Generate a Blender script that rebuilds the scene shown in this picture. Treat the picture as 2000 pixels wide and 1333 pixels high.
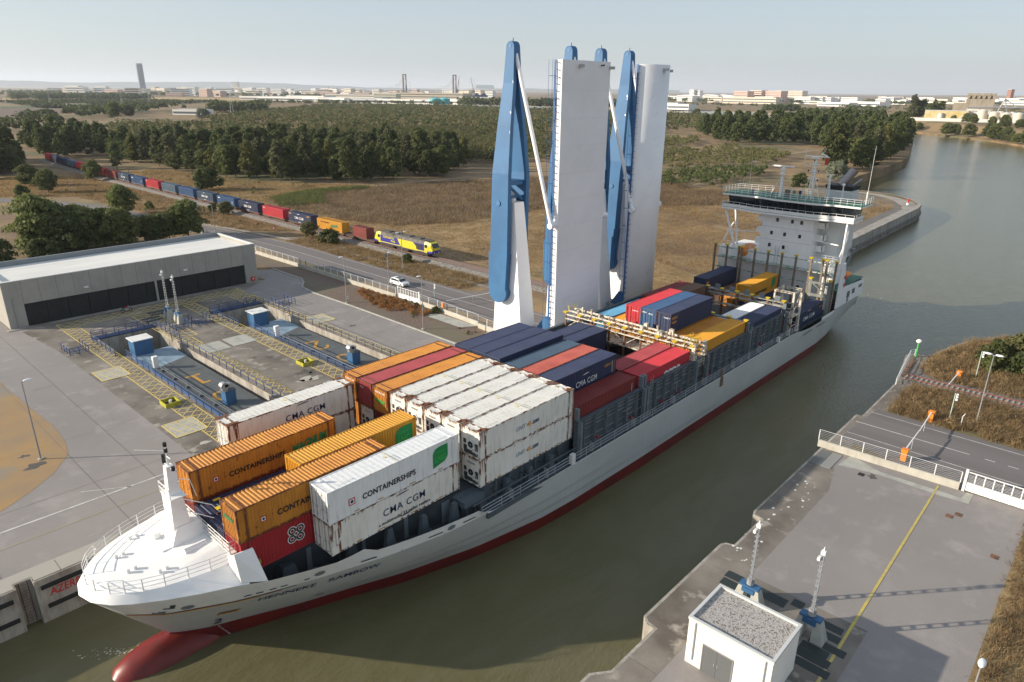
import bpy, bmesh, math, random
import numpy as np
from math import radians, sin, cos, pi, sqrt, atan2
from mathutils import Vector, Matrix
from mathutils.geometry import tessellate_polygon

for o in list(bpy.data.objects): bpy.data.objects.remove(o)
S = bpy.context.scene
COL = S.collection

# ------------------------------------------------------------ camera
# world frame: x runs along the ship from bow to stern, y to the far quay, z up, water surface z = 0
cam_d = bpy.data.cameras.new('camera')
cam = bpy.data.objects.new('camera', cam_d); COL.objects.link(cam)
YAW, PITCH, ROLL, FPX = 0.745108228, 0.347796179, 0.0094966681, 1352.84305
fw = Vector((cos(YAW)*cos(PITCH), sin(YAW)*cos(PITCH), -sin(PITCH)))
rt = Vector((sin(YAW), -cos(YAW), 0)); up = rt.cross(fw)
rt, up = rt*cos(ROLL)+up*sin(ROLL), -rt*sin(ROLL)+up*cos(ROLL)
m = Matrix((rt, up, -fw)).transposed().to_4x4()
m.translation = Vector((-39.0977314, -39.8773525, 43.0549294))
cam.matrix_world = m
cam_d.sensor_width = 36; cam_d.lens = FPX/2000*36
cam_d.clip_start = 0.5; cam_d.clip_end = 80000
S.camera = cam
# ------------------------------------------------------------ light
SUN_EL, SUN_AZ = radians(18.5), radians(139)     # the sun stands over -x +y
W = bpy.data.worlds.new("World"); S.world = W; W.use_nodes = True
nt = W.node_tree; bg = nt.nodes['Background']
sky = nt.nodes.new('ShaderNodeTexSky'); sky.sky_type = 'NISHITA'; sky.sun_disc = False
sky.sun_elevation = SUN_EL; sky.sun_rotation = radians(90)-SUN_AZ
sky.altitude = 10; sky.air_density = 1.0; sky.dust_density = 1.2; sky.ozone_density = 2.6
hzmix = nt.nodes.new('ShaderNodeMix'); hzmix.data_type = 'RGBA'; hzmix.inputs[0].default_value = .70     # milky summer haze over the clear sky
hzmix.inputs[7].default_value = (2.55, 2.84, 3.10, 1); nt.links.new(sky.outputs[0], hzmix.inputs[6]); nt.links.new(hzmix.outputs[2], bg.inputs[0]); bg.inputs[1].default_value = 0.135
sd = bpy.data.lights.new('sun', 'SUN'); sd.energy = 5.0; sd.angle = radians(0.6); sd.color = (1, .88, .72)
sun = bpy.data.objects.new('sun', sd); COL.objects.link(sun)
sv = Vector((cos(SUN_AZ)*cos(SUN_EL), sin(SUN_AZ)*cos(SUN_EL), sin(SUN_EL)))
sun.rotation_euler = sv.to_track_quat('Z', 'Y').to_euler(); sun.location = (-60, 60, 80)
S.view_settings.view_transform = 'Standard'; S.view_settings.look = 'None'
S.view_settings.gamma = 1; S.view_settings.exposure = 0.6
S.render.engine = 'CYCLES'
S.cycles.max_bounces = 6; S.cycles.transparent_max_bounces = 8; S.cycles.volume_bounces = 1
S.render.resolution_x = 1024; S.render.resolution_y = 682

# ------------------------------------------------------------ materials
def lin(c):
    return tuple(((v/255)/12.92 if v/255 <= .04045 else ((v/255+.055)/1.055)**2.4) for v in c)
MC = {}
def M(name, c, r=.6, metal=0, c2=None, scale=1., detail=5, lo=.42, hi=.62, bump=0., bscale=8., rust=0, rscale=1.2,
      streak=0, stretch=(1, 1, 1), rnd=0, spec=.4, c3=None, scale3=.2, lo3=.45, hi3=.6, emit=0, coat=0):
    if name in MC: return MC[name]
    m = bpy.data.materials.new(name); m.use_nodes = True; MC[name] = m
    n, l = m.node_tree.nodes, m.node_tree.links
    b = n['Principled BSDF']; b.inputs['Roughness'].default_value = r; b.inputs['Metallic'].default_value = metal
    b.inputs['Specular IOR Level'].default_value = spec
    if coat: b.inputs['Coat Weight'].default_value = coat
    tc = n.new('ShaderNodeTexCoord')
    def noise(sc, det=detail, st=(1, 1, 1), rough=.6):
        mp = n.new('ShaderNodeMapping'); mp.inputs['Scale'].default_value = st
        l.new(tc.outputs['Object'], mp.inputs[0])
        t = n.new('ShaderNodeTexNoise'); t.inputs['Scale'].default_value = sc; t.inputs['Detail'].default_value = det
        t.inputs['Roughness'].default_value = rough; l.new(mp.outputs[0], t.inputs[0]); return t
    def ramp(src, a, z):
        q = n.new('ShaderNodeMapRange'); q.inputs[1].default_value = a; q.inputs[2].default_value = z
        l.new(src, q.inputs[0]); return q.outputs[0]
    def mix(f, A, B, mode='MIX'):
        x = n.new('ShaderNodeMix'); x.data_type = 'RGBA'; x.blend_type = mode
        if isinstance(f, float): x.inputs[0].default_value = f
        else: l.new(f, x.inputs[0])
        for k, v in ((6, A), (7, B)):
            if isinstance(v, tuple): x.inputs[k].default_value = (*v, 1)
            else: l.new(v, x.inputs[k])
        return x.outputs[2]
    cur = c
    if c2 is not None: cur = mix(ramp(noise(scale, st=stretch).outputs[0], lo, hi), c, c2)
    if c3 is not None: cur = mix(ramp(noise(scale3, 3).outputs[0], lo3, hi3), cur, c3)
    if streak:
        f = ramp(noise(3.2, 4, (1, 1, .12)).outputs[0], .5, .72)
        k = n.new('ShaderNodeMath'); k.operation = 'MULTIPLY'; k.inputs[1].default_value = streak; l.new(f, k.inputs[0])
        cur = mix(k.outputs[0], cur, (.11, .065, .035))
    if rust:
        f = ramp(noise(rscale, 8, (1, 1, .6), .7).outputs[0], .68-.3*rust, .74-.25*rust)
        cur = mix(f, cur, (.14, .045, .018))
    if rnd:
        oi = n.new('ShaderNodeObjectInfo'); hs = n.new('ShaderNodeHueSaturation')
        q = n.new('ShaderNodeMapRange'); q.inputs[3].default_value = 1-rnd; q.inputs[4].default_value = 1+rnd
        l.new(oi.outputs['Random'], q.inputs[0]); l.new(q.outputs[0], hs.inputs['Value'])
        q2 = n.new('ShaderNodeMapRange'); q2.inputs[3].default_value = .5-rnd*.05; q2.inputs[4].default_value = .5+rnd*.04
        q3 = n.new('ShaderNodeMath'); q3.operation = 'FRACT'; q4 = n.new('ShaderNodeMath'); q4.operation = 'MULTIPLY'; q4.inputs[1].default_value = 7.31
        l.new(oi.outputs['Random'], q4.inputs[0]); l.new(q4.outputs[0], q3.inputs[0]); l.new(q3.outputs[0], q2.inputs[0]); l.new(q2.outputs[0], hs.inputs['Hue'])
        if isinstance(cur, tuple): hs.inputs['Color'].default_value = (*cur, 1)
        else: l.new(cur, hs.inputs['Color'])
        cur = hs.outputs[0]
    if isinstance(cur, tuple): b.inputs['Base Color'].default_value = (*cur, 1)
    else: l.new(cur, b.inputs['Base Color'])
    if bump:
        bp = n.new('ShaderNodeBump'); bp.inputs['Strength'].default_value = min(1, bump); bp.inputs['Distance'].default_value = .06*max(1, bump)
        l.new(noise(bscale, 4).outputs[0], bp.inputs['Height']); l.new(bp.outputs[0], b.inputs['Normal'])
    return m

# ------------------------------------------------------------ mesh builder
class MB:
    def __init__(s): s.v = []; s.f = []; s.smooth = False
    def add(s, vs, fs):
        k = len(s.v); s.v += [tuple(v) for v in vs]; s.f += [tuple(i+k for i in f) for f in fs]; return s
    def box(s, x0, x1, y0, y1, z0, z1):
        return s.add([(x0, y0, z0), (x1, y0, z0), (x1, y1, z0), (x0, y1, z0), (x0, y0, z1), (x1, y0, z1), (x1, y1, z1), (x0, y1, z1)],
              [(0, 3, 2, 1), (4, 5, 6, 7), (0, 1, 5, 4), (1, 2, 6, 5), (2, 3, 7, 6), (3, 0, 4, 7)])
    def cbox(s, c, d): return s.box(c[0]-d[0]/2, c[0]+d[0]/2, c[1]-d[1]/2, c[1]+d[1]/2, c[2]-d[2]/2, c[2]+d[2]/2)
    def frus(s, c, a, b, h, dx=0, dy=0):      # tapered box, base centre c, half sizes a -> b
        x, y, z = c
        vs = [(x+i*a[0], y+j*a[1], z) for i, j in ((-1, -1), (1, -1), (1, 1), (-1, 1))]+[(x+dx+i*b[0], y+dy+j*b[1], z+h) for i, j in ((-1, -1), (1, -1), (1, 1), (-1, 1))]
        return s.add(vs, [(0, 3, 2, 1), (4, 5, 6, 7), (0, 1, 5, 4), (1, 2, 6, 5), (2, 3, 7, 6), (3, 0, 4, 7)])
    def tube(s, p, q, r, r2=None, n=6, cap=True):
        p = Vector(p); q = Vector(q); r2 = r if r2 is None else r2
        d = (q-p); 
        if d.length < 1e-6: return s
        d.normalize(); a = d.orthogonal().normalized(); b = d.cross(a)
        vs = []
        for c, rr in ((p, r), (q, r2)):
            for i in range(n):
                t = 2*pi*(i+.5)/n; vs.append(c+a*cos(t)*rr+b*sin(t)*rr)
        fs = [(i, (i+1) % n, n+(i+1) % n, n+i) for i in range(n)]
        if cap: fs += [tuple(range(n-1, -1, -1)), tuple(range(n, 2*n))]
        return s.add(vs, fs)
    def prism(s, poly, z0, z1, holes=None):     # vertical prism from an xy outline
        loops = [poly]+(holes or [])
        pts = [p for lp in loops for p in lp]; n = len(pts)
        tri = tessellate_polygon([[Vector((p[0], p[1], 0)) for p in lp] for lp in loops])
        fs = []
        for t in tri:
            a, b, c = [Vector(pts[i]) for i in t]
            if (b-a).cross(c-a) < 0: t = (t[0], t[2], t[1])
            fs.append((t[0]+n, t[1]+n, t[2]+n)); fs.append((t[2], t[1], t[0]))
        k = 0
        for li, lp in enumerate(loops):
            area = sum(lp[i][0]*lp[(i+1) % len(lp)][1]-lp[(i+1) % len(lp)][0]*lp[i][1] for i in range(len(lp)))
            ccw = area > 0
            for i in range(len(lp)):
                j = (i+1) % len(lp); q = (k+i, k+j, n+k+j, n+k+i)
                fs.append(q if (ccw == (li == 0)) else q[::-1])
            k += len(lp)
        return s.add([(p[0], p[1], z0) for p in pts]+[(p[0], p[1], z1) for p in pts], fs)
    def sheet(s, poly, z, holes=None):
        loops = [poly]+(holes or []); pts = [p for lp in loops for p in lp]
        fs = []
        for t in tessellate_polygon([[Vector((p[0], p[1], 0)) for p in lp] for lp in loops]):
            a, b, c = [Vector(pts[i]) for i in t]
            fs.append(t if (b-a).cross(c-a) > 0 else (t[0], t[2], t[1]))
        return s.add([(p[0], p[1], z) for p in pts], fs)
    def ext(s, poly, axis, a, b):               # extrude outline given in the other two axes
        n = len(poly)
        def mk(p, t): return (t, p[0], p[1]) if axis == 'x' else (p[0], t, p[1])
        tri = tessellate_polygon([[Vector((p[0], p[1], 0)) for p in poly]])
        fs = [tuple(t) for t in tri]+[(t[2]+n, t[1]+n, t[0]+n) for t in tri]
        fs += [(i, (i+1) % n, n+(i+1) % n, n+i) for i in range(n)]
        return s.add([mk(p, a) for p in poly]+[mk(p, b) for p in poly], fs)
    def line(s, pts, w, z, closed=False):       # painted line of width w
        if closed: pts = list(pts)+[pts[0]]
        for p, q in zip(pts[:-1], pts[1:]):
            d = Vector((q[0]-p[0], q[1]-p[1])); L = d.length
            if L < 1e-6: continue
            d /= L; nx, ny = -d.y*w/2, d.x*w/2
            s.add([(p[0]+nx, p[1]+ny, z), (p[0]-nx, p[1]-ny, z), (q[0]-nx, q[1]-ny, z), (q[0]+nx, q[1]+ny, z)], [(0, 1, 2, 3)])
        return s
    def rail(s, pts, h=1.05, n=3, post=1.5, r=.03, closed=False, pr=None):
        pts = [Vector(p) for p in pts]
        if closed: pts.append(pts[0])
        pr = pr or r*1.25
        for p, q in zip(pts[:-1], pts[1:]):
            for k in range(n):
                z = Vector((0, 0, h*(k+1)/n)); s.tube(p+z, q+z, r, n=4, cap=False)
            m_ = max(1, round((q-p).length/post))
            for i in range(m_): t = p+(q-p)*(i/m_); s.tube(t, t+Vector((0, 0, h)), pr, n=4)
        s.tube(pts[-1], pts[-1]+Vector((0, 0, h)), pr, n=4)
        return s
    def ball(s, c, r, n=10, mm=7, sc=(1, 1, 1)):
        vs = []
        for i in range(mm+1):
            t = pi*i/mm
            for j in range(n):
                p = 2*pi*j/n; vs.append((c[0]+r*sc[0]*sin(t)*cos(p), c[1]+r*sc[1]*sin(t)*sin(p), c[2]+r*sc[2]*cos(t)))
        fs = [(i*n+j, (i+1)*n+j, (i+1)*n+(j+1) % n, i*n+(j+1) % n) for i in range(mm) for j in range(n)]
        return s.add(vs, fs)
    def mesh(s, name, mat, off=(0, 0, 0), smooth=False, fix=True):
        me = bpy.data.meshes.new(name)
        me.from_pydata([(v[0]-off[0], v[1]-off[1], v[2]-off[2]) for v in s.v], [], s.f)
        if mat: me.materials.append(mat)
        if fix:
            b = bmesh.new(); b.from_mesh(me); bmesh.ops.recalc_face_normals(b, faces=b.faces); b.to_mesh(me); b.free()
        if smooth: me.polygons.foreach_set('use_smooth', [True]*len(me.polygons))
        me.update(); return me
    def part(s, name, mat, parent, smooth=False, label=None, local=False, kind=None):
        root = parent
        while root.parent: root = root.parent
        me = s.mesh(name, mat, (0, 0, 0) if local else root.location, smooth)
        o = bpy.data.objects.new(name, me); COL.objects.link(o); o.parent = parent
        if label: o['label'] = label
        if kind: o['kind'] = kind
        return o
    def top(s, name, mat, label=None, cat=None, group=None, kind=None, smooth=False, loc=None, fix=True):
        if loc is None: loc = (0, 0, 0)
        me = s.mesh(name, mat, loc, smooth, fix)
        o = bpy.data.objects.new(name, me); COL.objects.link(o); o.location = loc
        tag(o, label, cat, group, kind); return o
def tag(o, label=None, cat=None, group=None, kind=None):
    if label: o['label'] = label
    if cat: o['category'] = cat
    if group: o['group'] = group
    if kind: o['kind'] = kind
    return o
def thing(name, label, cat, loc, rz=0, group=None):
    o = bpy.data.objects.new(name, None); COL.objects.link(o); o.empty_display_size = .3
    o.location = loc; o.rotation_euler = (0, 0, rz)
    return tag(o, label, cat, group)
def obj(name, me, parent, loc=(0, 0, 0), rot=(0, 0, 0), label=None):
    o = bpy.data.objects.new(name, me); COL.objects.link(o); o.parent = parent; o.location = loc; o.rotation_euler = rot
    if label: o['label'] = label
    return o
KIDS = {}
def dup(root, loc, rz=0, label=None, group=None, scale=None):
    r = root.copy(); COL.objects.link(r); r.location = loc; r.rotation_euler = (0, 0, rz)
    if label: r['label'] = label
    if group: r['group'] = group
    if scale: r.scale = scale
    for ch in root.children:
        c = ch.copy(); COL.objects.link(c); c.parent = r
        for g in ch.children:
            d = g.copy(); COL.objects.link(d); d.parent = c
    return r
def np_mesh(name, V, F, mat):
    me = bpy.data.meshes.new(name); n = len(V); m_, k = F.shape
    me.vertices.add(n); me.vertices.foreach_set('co', V.astype(np.float32).ravel())
    me.loops.add(m_*k); me.loops.foreach_set('vertex_index', F.astype(np.int32).ravel())
    me.polygons.add(m_); me.polygons.foreach_set('loop_start', np.arange(0, m_*k, k, dtype=np.int32))
    me.update(calc_edges=True); me.materials.append(mat); return me

# ------------------------------------------------------------ lettering
def text_mesh(txt, mat, w, h, bold=.02, shear=0, thick=.008, space=1., fit=True):
    cu = bpy.data.curves.new('t', 'FONT'); cu.body = txt; cu.size = 1; cu.offset = bold; cu.shear = shear
    cu.space_character = space; cu.resolution_u = 3
    o = bpy.data.objects.new('t', cu); COL.objects.link(o)
    me = bpy.data.meshes.new_from_object(o.evaluated_get(bpy.context.evaluated_depsgraph_get()))
    bpy.data.objects.remove(o); bpy.data.curves.remove(cu)
    P = np.array([v.co[:] for v in me.vertices]); lo = P.min(0); hi = P.max(0)
    sx = w/(hi[0]-lo[0]); sy = h/(hi[1]-lo[1]) if h else sx
    for v in me.vertices: v.co = ((v.co.x-lo[0])*sx, (v.co.y-lo[1])*sy, 0)
    me.materials.clear(); me.materials.append(mat)
    return me
def text_side(txt, parent, mat, x, z, w, h, y, **k):    # on a face looking towards -y, parent-local position of lower left corner
    return obj('lettering', text_mesh(txt, mat, w, h, **k), parent, (x, y, z), (pi/2, 0, 0))
def text_front(txt, parent, mat, y, z, w, h, x, **k):   # on a face looking towards -x
    return obj('lettering', text_mesh(txt, mat, w, h, **k), parent, (x, y, z), (pi/2, 0, -pi/2))
def swoosh(parent, mat, cx, cz, R, a0, a1, y, th, name='logo', sx=1):
    b = MB(); n = 14; vs = []
    for i in range(n+1):
        t = radians(a0+(a1-a0)*i/n); f = sin(pi*i/n)*th+.02
        vs += [(cx+sx*R*cos(t), y, cz+R*sin(t)), (cx+sx*(R-f)*cos(t), y, cz+(R-f)*sin(t))]
    b.add(vs, [(2*i, 2*i+1, 2*i+3, 2*i+2) for i in range(n)])
    return b.part(name, mat, parent, local=True)
# ------------------------------------------------------------ palette
concrete = M('concrete', (.30, .28, .245), .85, c2=(.20, .18, .155), scale=.35, c3=(.36, .34, .30), scale3=.08, bump=.25, bscale=3)
stained = M('stained_concrete', (.24, .215, .185), .85, c2=(.115, .10, .085), scale=.16, lo=.38, hi=.66, detail=9, c3=(.33, .30, .26), scale3=.45, lo3=.58, hi3=.68, bump=.25, bscale=4)
slabc = M('light_concrete', (.40, .40, .36), .85, c2=(.32, .32, .29), scale=.8)
wallc = M('quay_concrete', (.38, .36, .32), .85, c2=(.25, .225, .195), scale=.6, detail=8, stretch=(1, 1, .4), streak=.5, bump=.3, bscale=3)
asph = M('asphalt', (.285, .262, .25), .9, c2=(.225, .208, .20), scale=.05, lo=.35, hi=.7, detail=12, c3=(.33, .30, .29), scale3=.35, lo3=.55, hi3=.8, bump=.5, bscale=14)
roadm = M('road_asphalt', (.175, .160, .158), .9, c2=(.145, .132, .130), scale=.4, stretch=(1, .06, 1), lo=.35, hi=.65, detail=6, bump=.3, bscale=14)
ochre = M('ochre_surface', (.34, .22, .10), .9, c2=(.26, .19, .125), scale=.12, lo=.42, hi=.66, detail=8, c3=(.24, .21, .17), scale3=.09, lo3=.56, hi3=.66, bump=.3, bscale=10)
gravel = M('brown_gravel', (.175, .125, .098), .95, c2=(.12, .086, .068), scale=3, detail=8, c3=(.15, .13, .09), scale3=.12, bump=1, bscale=7)
ballast = M('grey_ballast', (.24, .225, .205), .95, c2=(.11, .10, .09), scale=3.5, detail=3, lo=.46, hi=.56, bump=2, bscale=4)
paint_y = M('yellow_road_paint', (.72, .55, .17), .8, c2=(.50, .40, .18), scale=1.1, lo=.5, hi=.75, detail=8)
paint_w = M('white_road_paint', (.55, .54, .52), .8, c2=(.34, .33, .32), scale=1.1, lo=.45, hi=.7, detail=8)
paint_o = M('orange_roof_paint', (.52, .27, .04), .8, c2=(.38, .24, .08), scale=1.5)
white = M('white_paint', (.80, .80, .79), .45, c2=(.74, .74, .72), scale=.4)
whitew = M('weathered_white_paint', (.76, .76, .74), .5, c2=(.66, .65, .62), scale=.5, streak=.25)
cream = M('cream_paint', (.66, .63, .54), .55, c2=(.50, .45, .36), scale=1.6, rust=.6, rscale=2.2)
greyst = M('grey_ship_paint', (.085, .11, .13), .5, c2=(.065, .085, .105), scale=.5, streak=.25)
greylt = M('light_grey_ship_paint', (.16, .195, .215), .5, c2=(.12, .15, .17), scale=.7, streak=.3)
darkd = M('dark_deck', (.045, .055, .062), .7, c2=(.03, .036, .042), scale=.6)
black = M('black_rubber', (.02, .02, .022), .7)
glass = M('dark_glass', (.015, .02, .025), .08, spec=.8)
rusty = M('rusty_steel', (.20, .105, .06), .8, c2=(.10, .045, .025), scale=2)
yel = M('yellow_paint', (.75, .55, .03), .5)
bluer = M('blue_railing_paint', (.02, .06, .20), .5)
bluep = M('blue_steel_paint', (.04, .125, .26), .5, c2=(.035, .105, .22), scale=.5)
bluebr = M('blue_bridge_paint', (.035, .135, .29), .6, c2=(.03, .115, .25), scale=.25)
ltblue = M('pale_blue_deck', (.24, .33, .40), .6, c2=(.17, .24, .31), scale=.5, detail=8)
roofgr = M('dark_gate_roof', (.105, .115, .12), .75, c2=(.085, .094, .098), scale=.5)
alu = M('galvanised_steel', (.50, .51, .52), .4, .6, c2=(.38, .39, .40), scale=2)
pole = M('lamp_post_steel', (.30, .30, .30), .5, .3)
red = M('red_paint', (.50, .03, .03), .5)
orangep = M('orange_paint', (.80, .24, .02), .5)
txt_blk = M('black_lettering', (.015, .015, .02), .6)
txt_nvy = M('navy_lettering', (.015, .03, .10), .6)
txt_wht = M('white_lettering', (.75, .75, .75), .6)
txt_grn = M('green_lettering', (.01, .20, .08), .6)
txt_lgn = M('bright_green_lettering', (.04, .36, .06), .6)
txt_gry = M('grey_lettering', (.32, .37, .42), .6)
txt_org = M('orange_lettering', (.60, .26, .03), .6)
txt_red = M('red_lettering', (.50, .02, .03), .6)

# ------------------------------------------------------------ ground and water
G = 4.2
pitA = [(-6.4, 24), (-6.4, 70.4), (-7.6, 70.4), (-7.6, 81.2), (2.1, 81.2), (2.1, 71.4), (1.5, 71.4), (1.5, 24)]
pitB = [(x+19.8, y) for x, y in pitA]
pits = [pitA, pitB]
left_bank = [(-900, 21.2), (-32.5, 21.2), (-32.5, 22.0), (-31.3, 22.0), (-31.3, 21.2), (150, 21.2), (164, 20.9), (244, 23.3), (254, 24.8), (263, 29), (272, 36), (278, 44), (280, 54), (284, 62), (299, 69),
    (343, 74), (386, 76), (463, 84), (521, 97), (700, 140), (839, 183), (980, 330), (1080, 480), (1160, 640), (1190, 950), (1170, 1500), (1400, 3000), (2500, 9000), (6000, 40000), (-40000, 40000), (-40000, 21.2)]
far_bank = [(300, -260), (600, -60), (690, 25), (730, 59), (781, 88), (845, 139), (920, 205), (1050, 300), (1300, 430), (1500, 560), (1570, 720), (1560, 900), (1540, 1500), (1760, 3000), (2800, 9000), (6400, 40000), (40000, 40000), (40000, -40000), (300, -4000)]
DRY = dict(c2=(.115, .085, .05), scale=.05, lo=.38, hi=.64, detail=12)
land = M('dry_grass_ground', (.27, .185, .09), .95, c2=(.15, .10, .058), scale=.07, lo=.40, hi=.60, detail=14, c3=(.115, .115, .055), scale3=.012, lo3=.52, hi3=.64, bump=1.5, bscale=1.2)
b = MB().prism(left_bank, -6, G, holes=pits); b.top('ground', land, kind='structure', label='dry grassland on the far side of the lock')
right_bank = [(-900, -18.2), (-10, -18.2), (-8.6, -18.2), (-7.2, -18.2), (-5.9, -19.2), (-.1, -19.2), (-.1, -18.4), (.4, -17.9), (13.1, -17.9), (13.6, -18.2), (13.8, -18.9), (19.6, -18.9), (19.7, -18.0), (20.3, -17.8), (50.3, -17.8), (50.4, -18.5), (64.8, -18.4), (78.3, -16.3), (79.6, -16.6), (80.4, -19.0),
    (88, -20.5), (93, -22), (103, -28.4), (130, -50), (180, -90), (300, -160), (300, -4000), (-900, -4000)]
MB().prism(right_bank, -6, G).top('ground', land, kind='structure', label='dry grassland on the near side of the lock')
# far bank with its embankment
fb = MB().prism(far_bank, -6, 1.0); fb.top('ground', land, kind='structure', label='far bank of the river')
emb = MB()
line0 = far_bank[:9]
offs = []
for i, p in enumerate(line0):
    a = Vector(line0[max(0, i-1)]); c = Vector(line0[min(len(line0)-1, i+1)]); d = (c-a).normalized(); nn = Vector((d.y, -d.x)); offs.append(nn)
rows = [[(p[0]+o.x*k, p[1]+o.y*k, z) for p, o in zip(line0, offs)] for k, z in ((2, .8), (18, 2.2), (42, 10.0), (60, 10.4), (75, 10.2))]
vs = [v for r_ in rows for v in r_]; n_ = len(line0)
emb.add(vs, [(i*n_+j, i*n_+j+1, (i+1)*n_+j+1, (i+1)*n_+j) for i in range(len(rows)-1) for j in range(n_-1)])
plat = [r[:2] for r in rows[-1]]+[(40000, 9000), (40000, -40000), (500, -4000)]
emb.sheet(plat, 10.2)
emb.top('embankment', M('embankment_grass', (.27, .18, .09), .95, c2=(.17, .13, .065), scale=.03, detail=10, bump=1, bscale=1), kind='structure')
# water
wm = bpy.data.materials.new('muddy_water'); wm.use_nodes = True; n, l = wm.node_tree.nodes, wm.node_tree.links
pb = n['Principled BSDF']; pb.inputs['Roughness'].default_value = .09; pb.inputs['IOR'].default_value = 1.33; pb.inputs['Specular IOR Level'].default_value = .5
tc = n.new('ShaderNodeTexCoord'); mp = n.new('ShaderNodeMapping'); mp.inputs['Rotation'].default_value = (0, 0, radians(-38)); mp.inputs['Scale'].default_value = (1, 2.4, 1)
l.new(tc.outputs['Object'], mp.inputs[0])
w1 = n.new('ShaderNodeTexNoise'); w1.inputs['Scale'].default_value = .8; w1.inputs['Detail'].default_value = 6; w1.inputs['Roughness'].default_value = .62
w2 = n.new('ShaderNodeTexNoise'); w2.inputs['Scale'].default_value = .11; w2.inputs['Detail'].default_value = 6; w2.inputs['Distortion'].default_value = 1.2
l.new(mp.outputs[0], w1.inputs[0]); l.new(mp.outputs[0], w2.inputs[0])
cr = n.new('ShaderNodeMapRange'); cr.inputs[1].default_value = .4; cr.inputs[2].default_value = .62; l.new(w2.outputs[0], cr.inputs[0])
mx = n.new('ShaderNodeMix'); mx.data_type = 'RGBA'; mx.inputs[6].default_value = (.110, .102, .050, 1); mx.inputs[7].default_value = (.122, .113, .062, 1)
l.new(cr.outputs[0], mx.inputs[0]); l.new(mx.outputs[2], pb.inputs['Base Color'])
mm_ = n.new('ShaderNodeMath'); mm_.operation = 'MULTIPLY'; l.new(w1.outputs[0], mm_.inputs[0]); l.new(w2.outputs[0], mm_.inputs[1])
bp = n.new('ShaderNodeBump'); bp.inputs['Strength'].default_value = 1; bp.inputs['Distance'].default_value = .085; l.new(w1.outputs[0], bp.inputs['Height']); l.new(bp.outputs[0], pb.inputs['Normal'])
MB().add([(-40000, -40000, 0), (60000, -40000, 0), (60000, 60000, 0), (-40000, 60000, 0)], [(0, 1, 2, 3)]).top('water', wm, kind='structure')
# quay walls: concrete facing a few centimetres proud of the banks
def facing(pts, lb, loc):
    t = thing('quay_wall', lb, 'wall', loc); b = MB(); vs = []
    for i, p in enumerate(pts):
        a = Vector(pts[max(0, i-1)]); c = Vector(pts[min(len(pts)-1, i+1)]); d = (c-a).normalized(); nn = Vector((d.y, -d.x))*.04
        vs += [(p[0]+nn.x, p[1]+nn.y, -5), (p[0]+nn.x, p[1]+nn.y, G+.012), (p[0]-nn.x*5, p[1]-nn.y*5, G+.012)]
    b.add(vs, [(3*i, 3*i+3, 3*i+4, 3*i+1) for i in range(len(pts)-1)]+[(3*i+1, 3*i+4, 3*i+5, 3*i+2) for i in range(len(pts)-1)]); b.part('facing', wallc, t)
facing([(-300, 21.2)]+[p for p in left_bank[1:7]], 'concrete wall of the lock on the far side, with black fenders', (-20, 21.2, 0))
facing([p for p in right_bank[1:27]][::-1], 'concrete wall of the lock on the near side, with rounded corners', (20, -18.2, 0))
# far hills under the horizon
hl = MB(); random.seed(3); pts = []
for i in range(60):
    a = radians(30+i*1.15); R = 26000
    h = 60+ (330 if a > radians(52) else 90)*(.3+.3*sin(i*.21+1)*sin(i*.09))+random.uniform(-15, 15)
    pts.append((R*cos(a), R*sin(a), max(30, h)))
for i in range(59):
    p, q = pts[i], pts[i+1]
    hl.add([(p[0], p[1], 0), (q[0], q[1], 0), (q[0], q[1], q[2]), (p[0], p[1], p[2]), (p[0]*1.15, p[1]*1.15, 0), (q[0]*1.15, q[1]*1.15, 0)], [(0, 1, 2, 3), (3, 2, 5, 4)])
hl.top('hills', M('far_hill_scrub', (.09, .11, .07), .9), kind='structure')

def sheet(name, poly, k, mat, holes=None, kind='structure'):
    return MB().sheet(poly, G+.004*k, holes).top(name, mat, kind=kind)
# left yard
yard = [(-200, 22.6), (-31.9, 22.6), (-30.2, 22.6), (150, 22.0), (150, 24), (60, 24), (60, 36), (40.8, 36), (32.2, 36), (32.4, 52), (32.6, 68), (32.5, 81), (33.2, 86.5), (35.4, 89.4), (36.6, 92.5), (36.6, 104.5), (31, 108), (31, 97), (-15.5, 97), (-15.5, 125), (-200, 125)]
sheet('yard', yard, 1, asph, holes=pits)
conc = [(-12.9, 22), (-13.0, 79.7), (-14.4, 94.5), (-9.4, 96.2), (28.8, 96.2), (23.4, 92), (23.4, 22)]
sheet('pavement', conc, 2, stained, holes=pits)
sheet('pavement', [(-200, 21.3), (-32.6, 21.3), (-32.6, 22.1), (-31.2, 22.1), (-31.2, 21.3), (150, 21.3), (150, 23.4), (-200, 23.6)], 3, concrete)
och = [(-80, 20+16), (-33, 33.5), (-30.5, 35.2), (-27.5, 37.2), (-24.6, 39.8), (-22.4, 43), (-21.6, 47), (-21.4, 52), (-21.9, 60), (-22.4, 74), (-24, 90), (-80, 90)]
sheet('pavement', och, 4, ochre)
mk = MB()
mk.line([(-34, 31.2), (-12.9, 31.0)], .25, G+.02); mk.line([(-24, 33.5), (-20, 30.9)], .12, G+.02); mk.line([(-17, 38.8), (-14.5, 36)], .14, G+.02)
mk.top('road_marking', paint_w, kind='structure')
mk = MB().line([(-34, 28.2), (-13, 28.2)], .13, G+.02); mk.top('road_marking', M('worn_yellow_line', (.36, .30, .20), .9), kind='structure')
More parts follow.
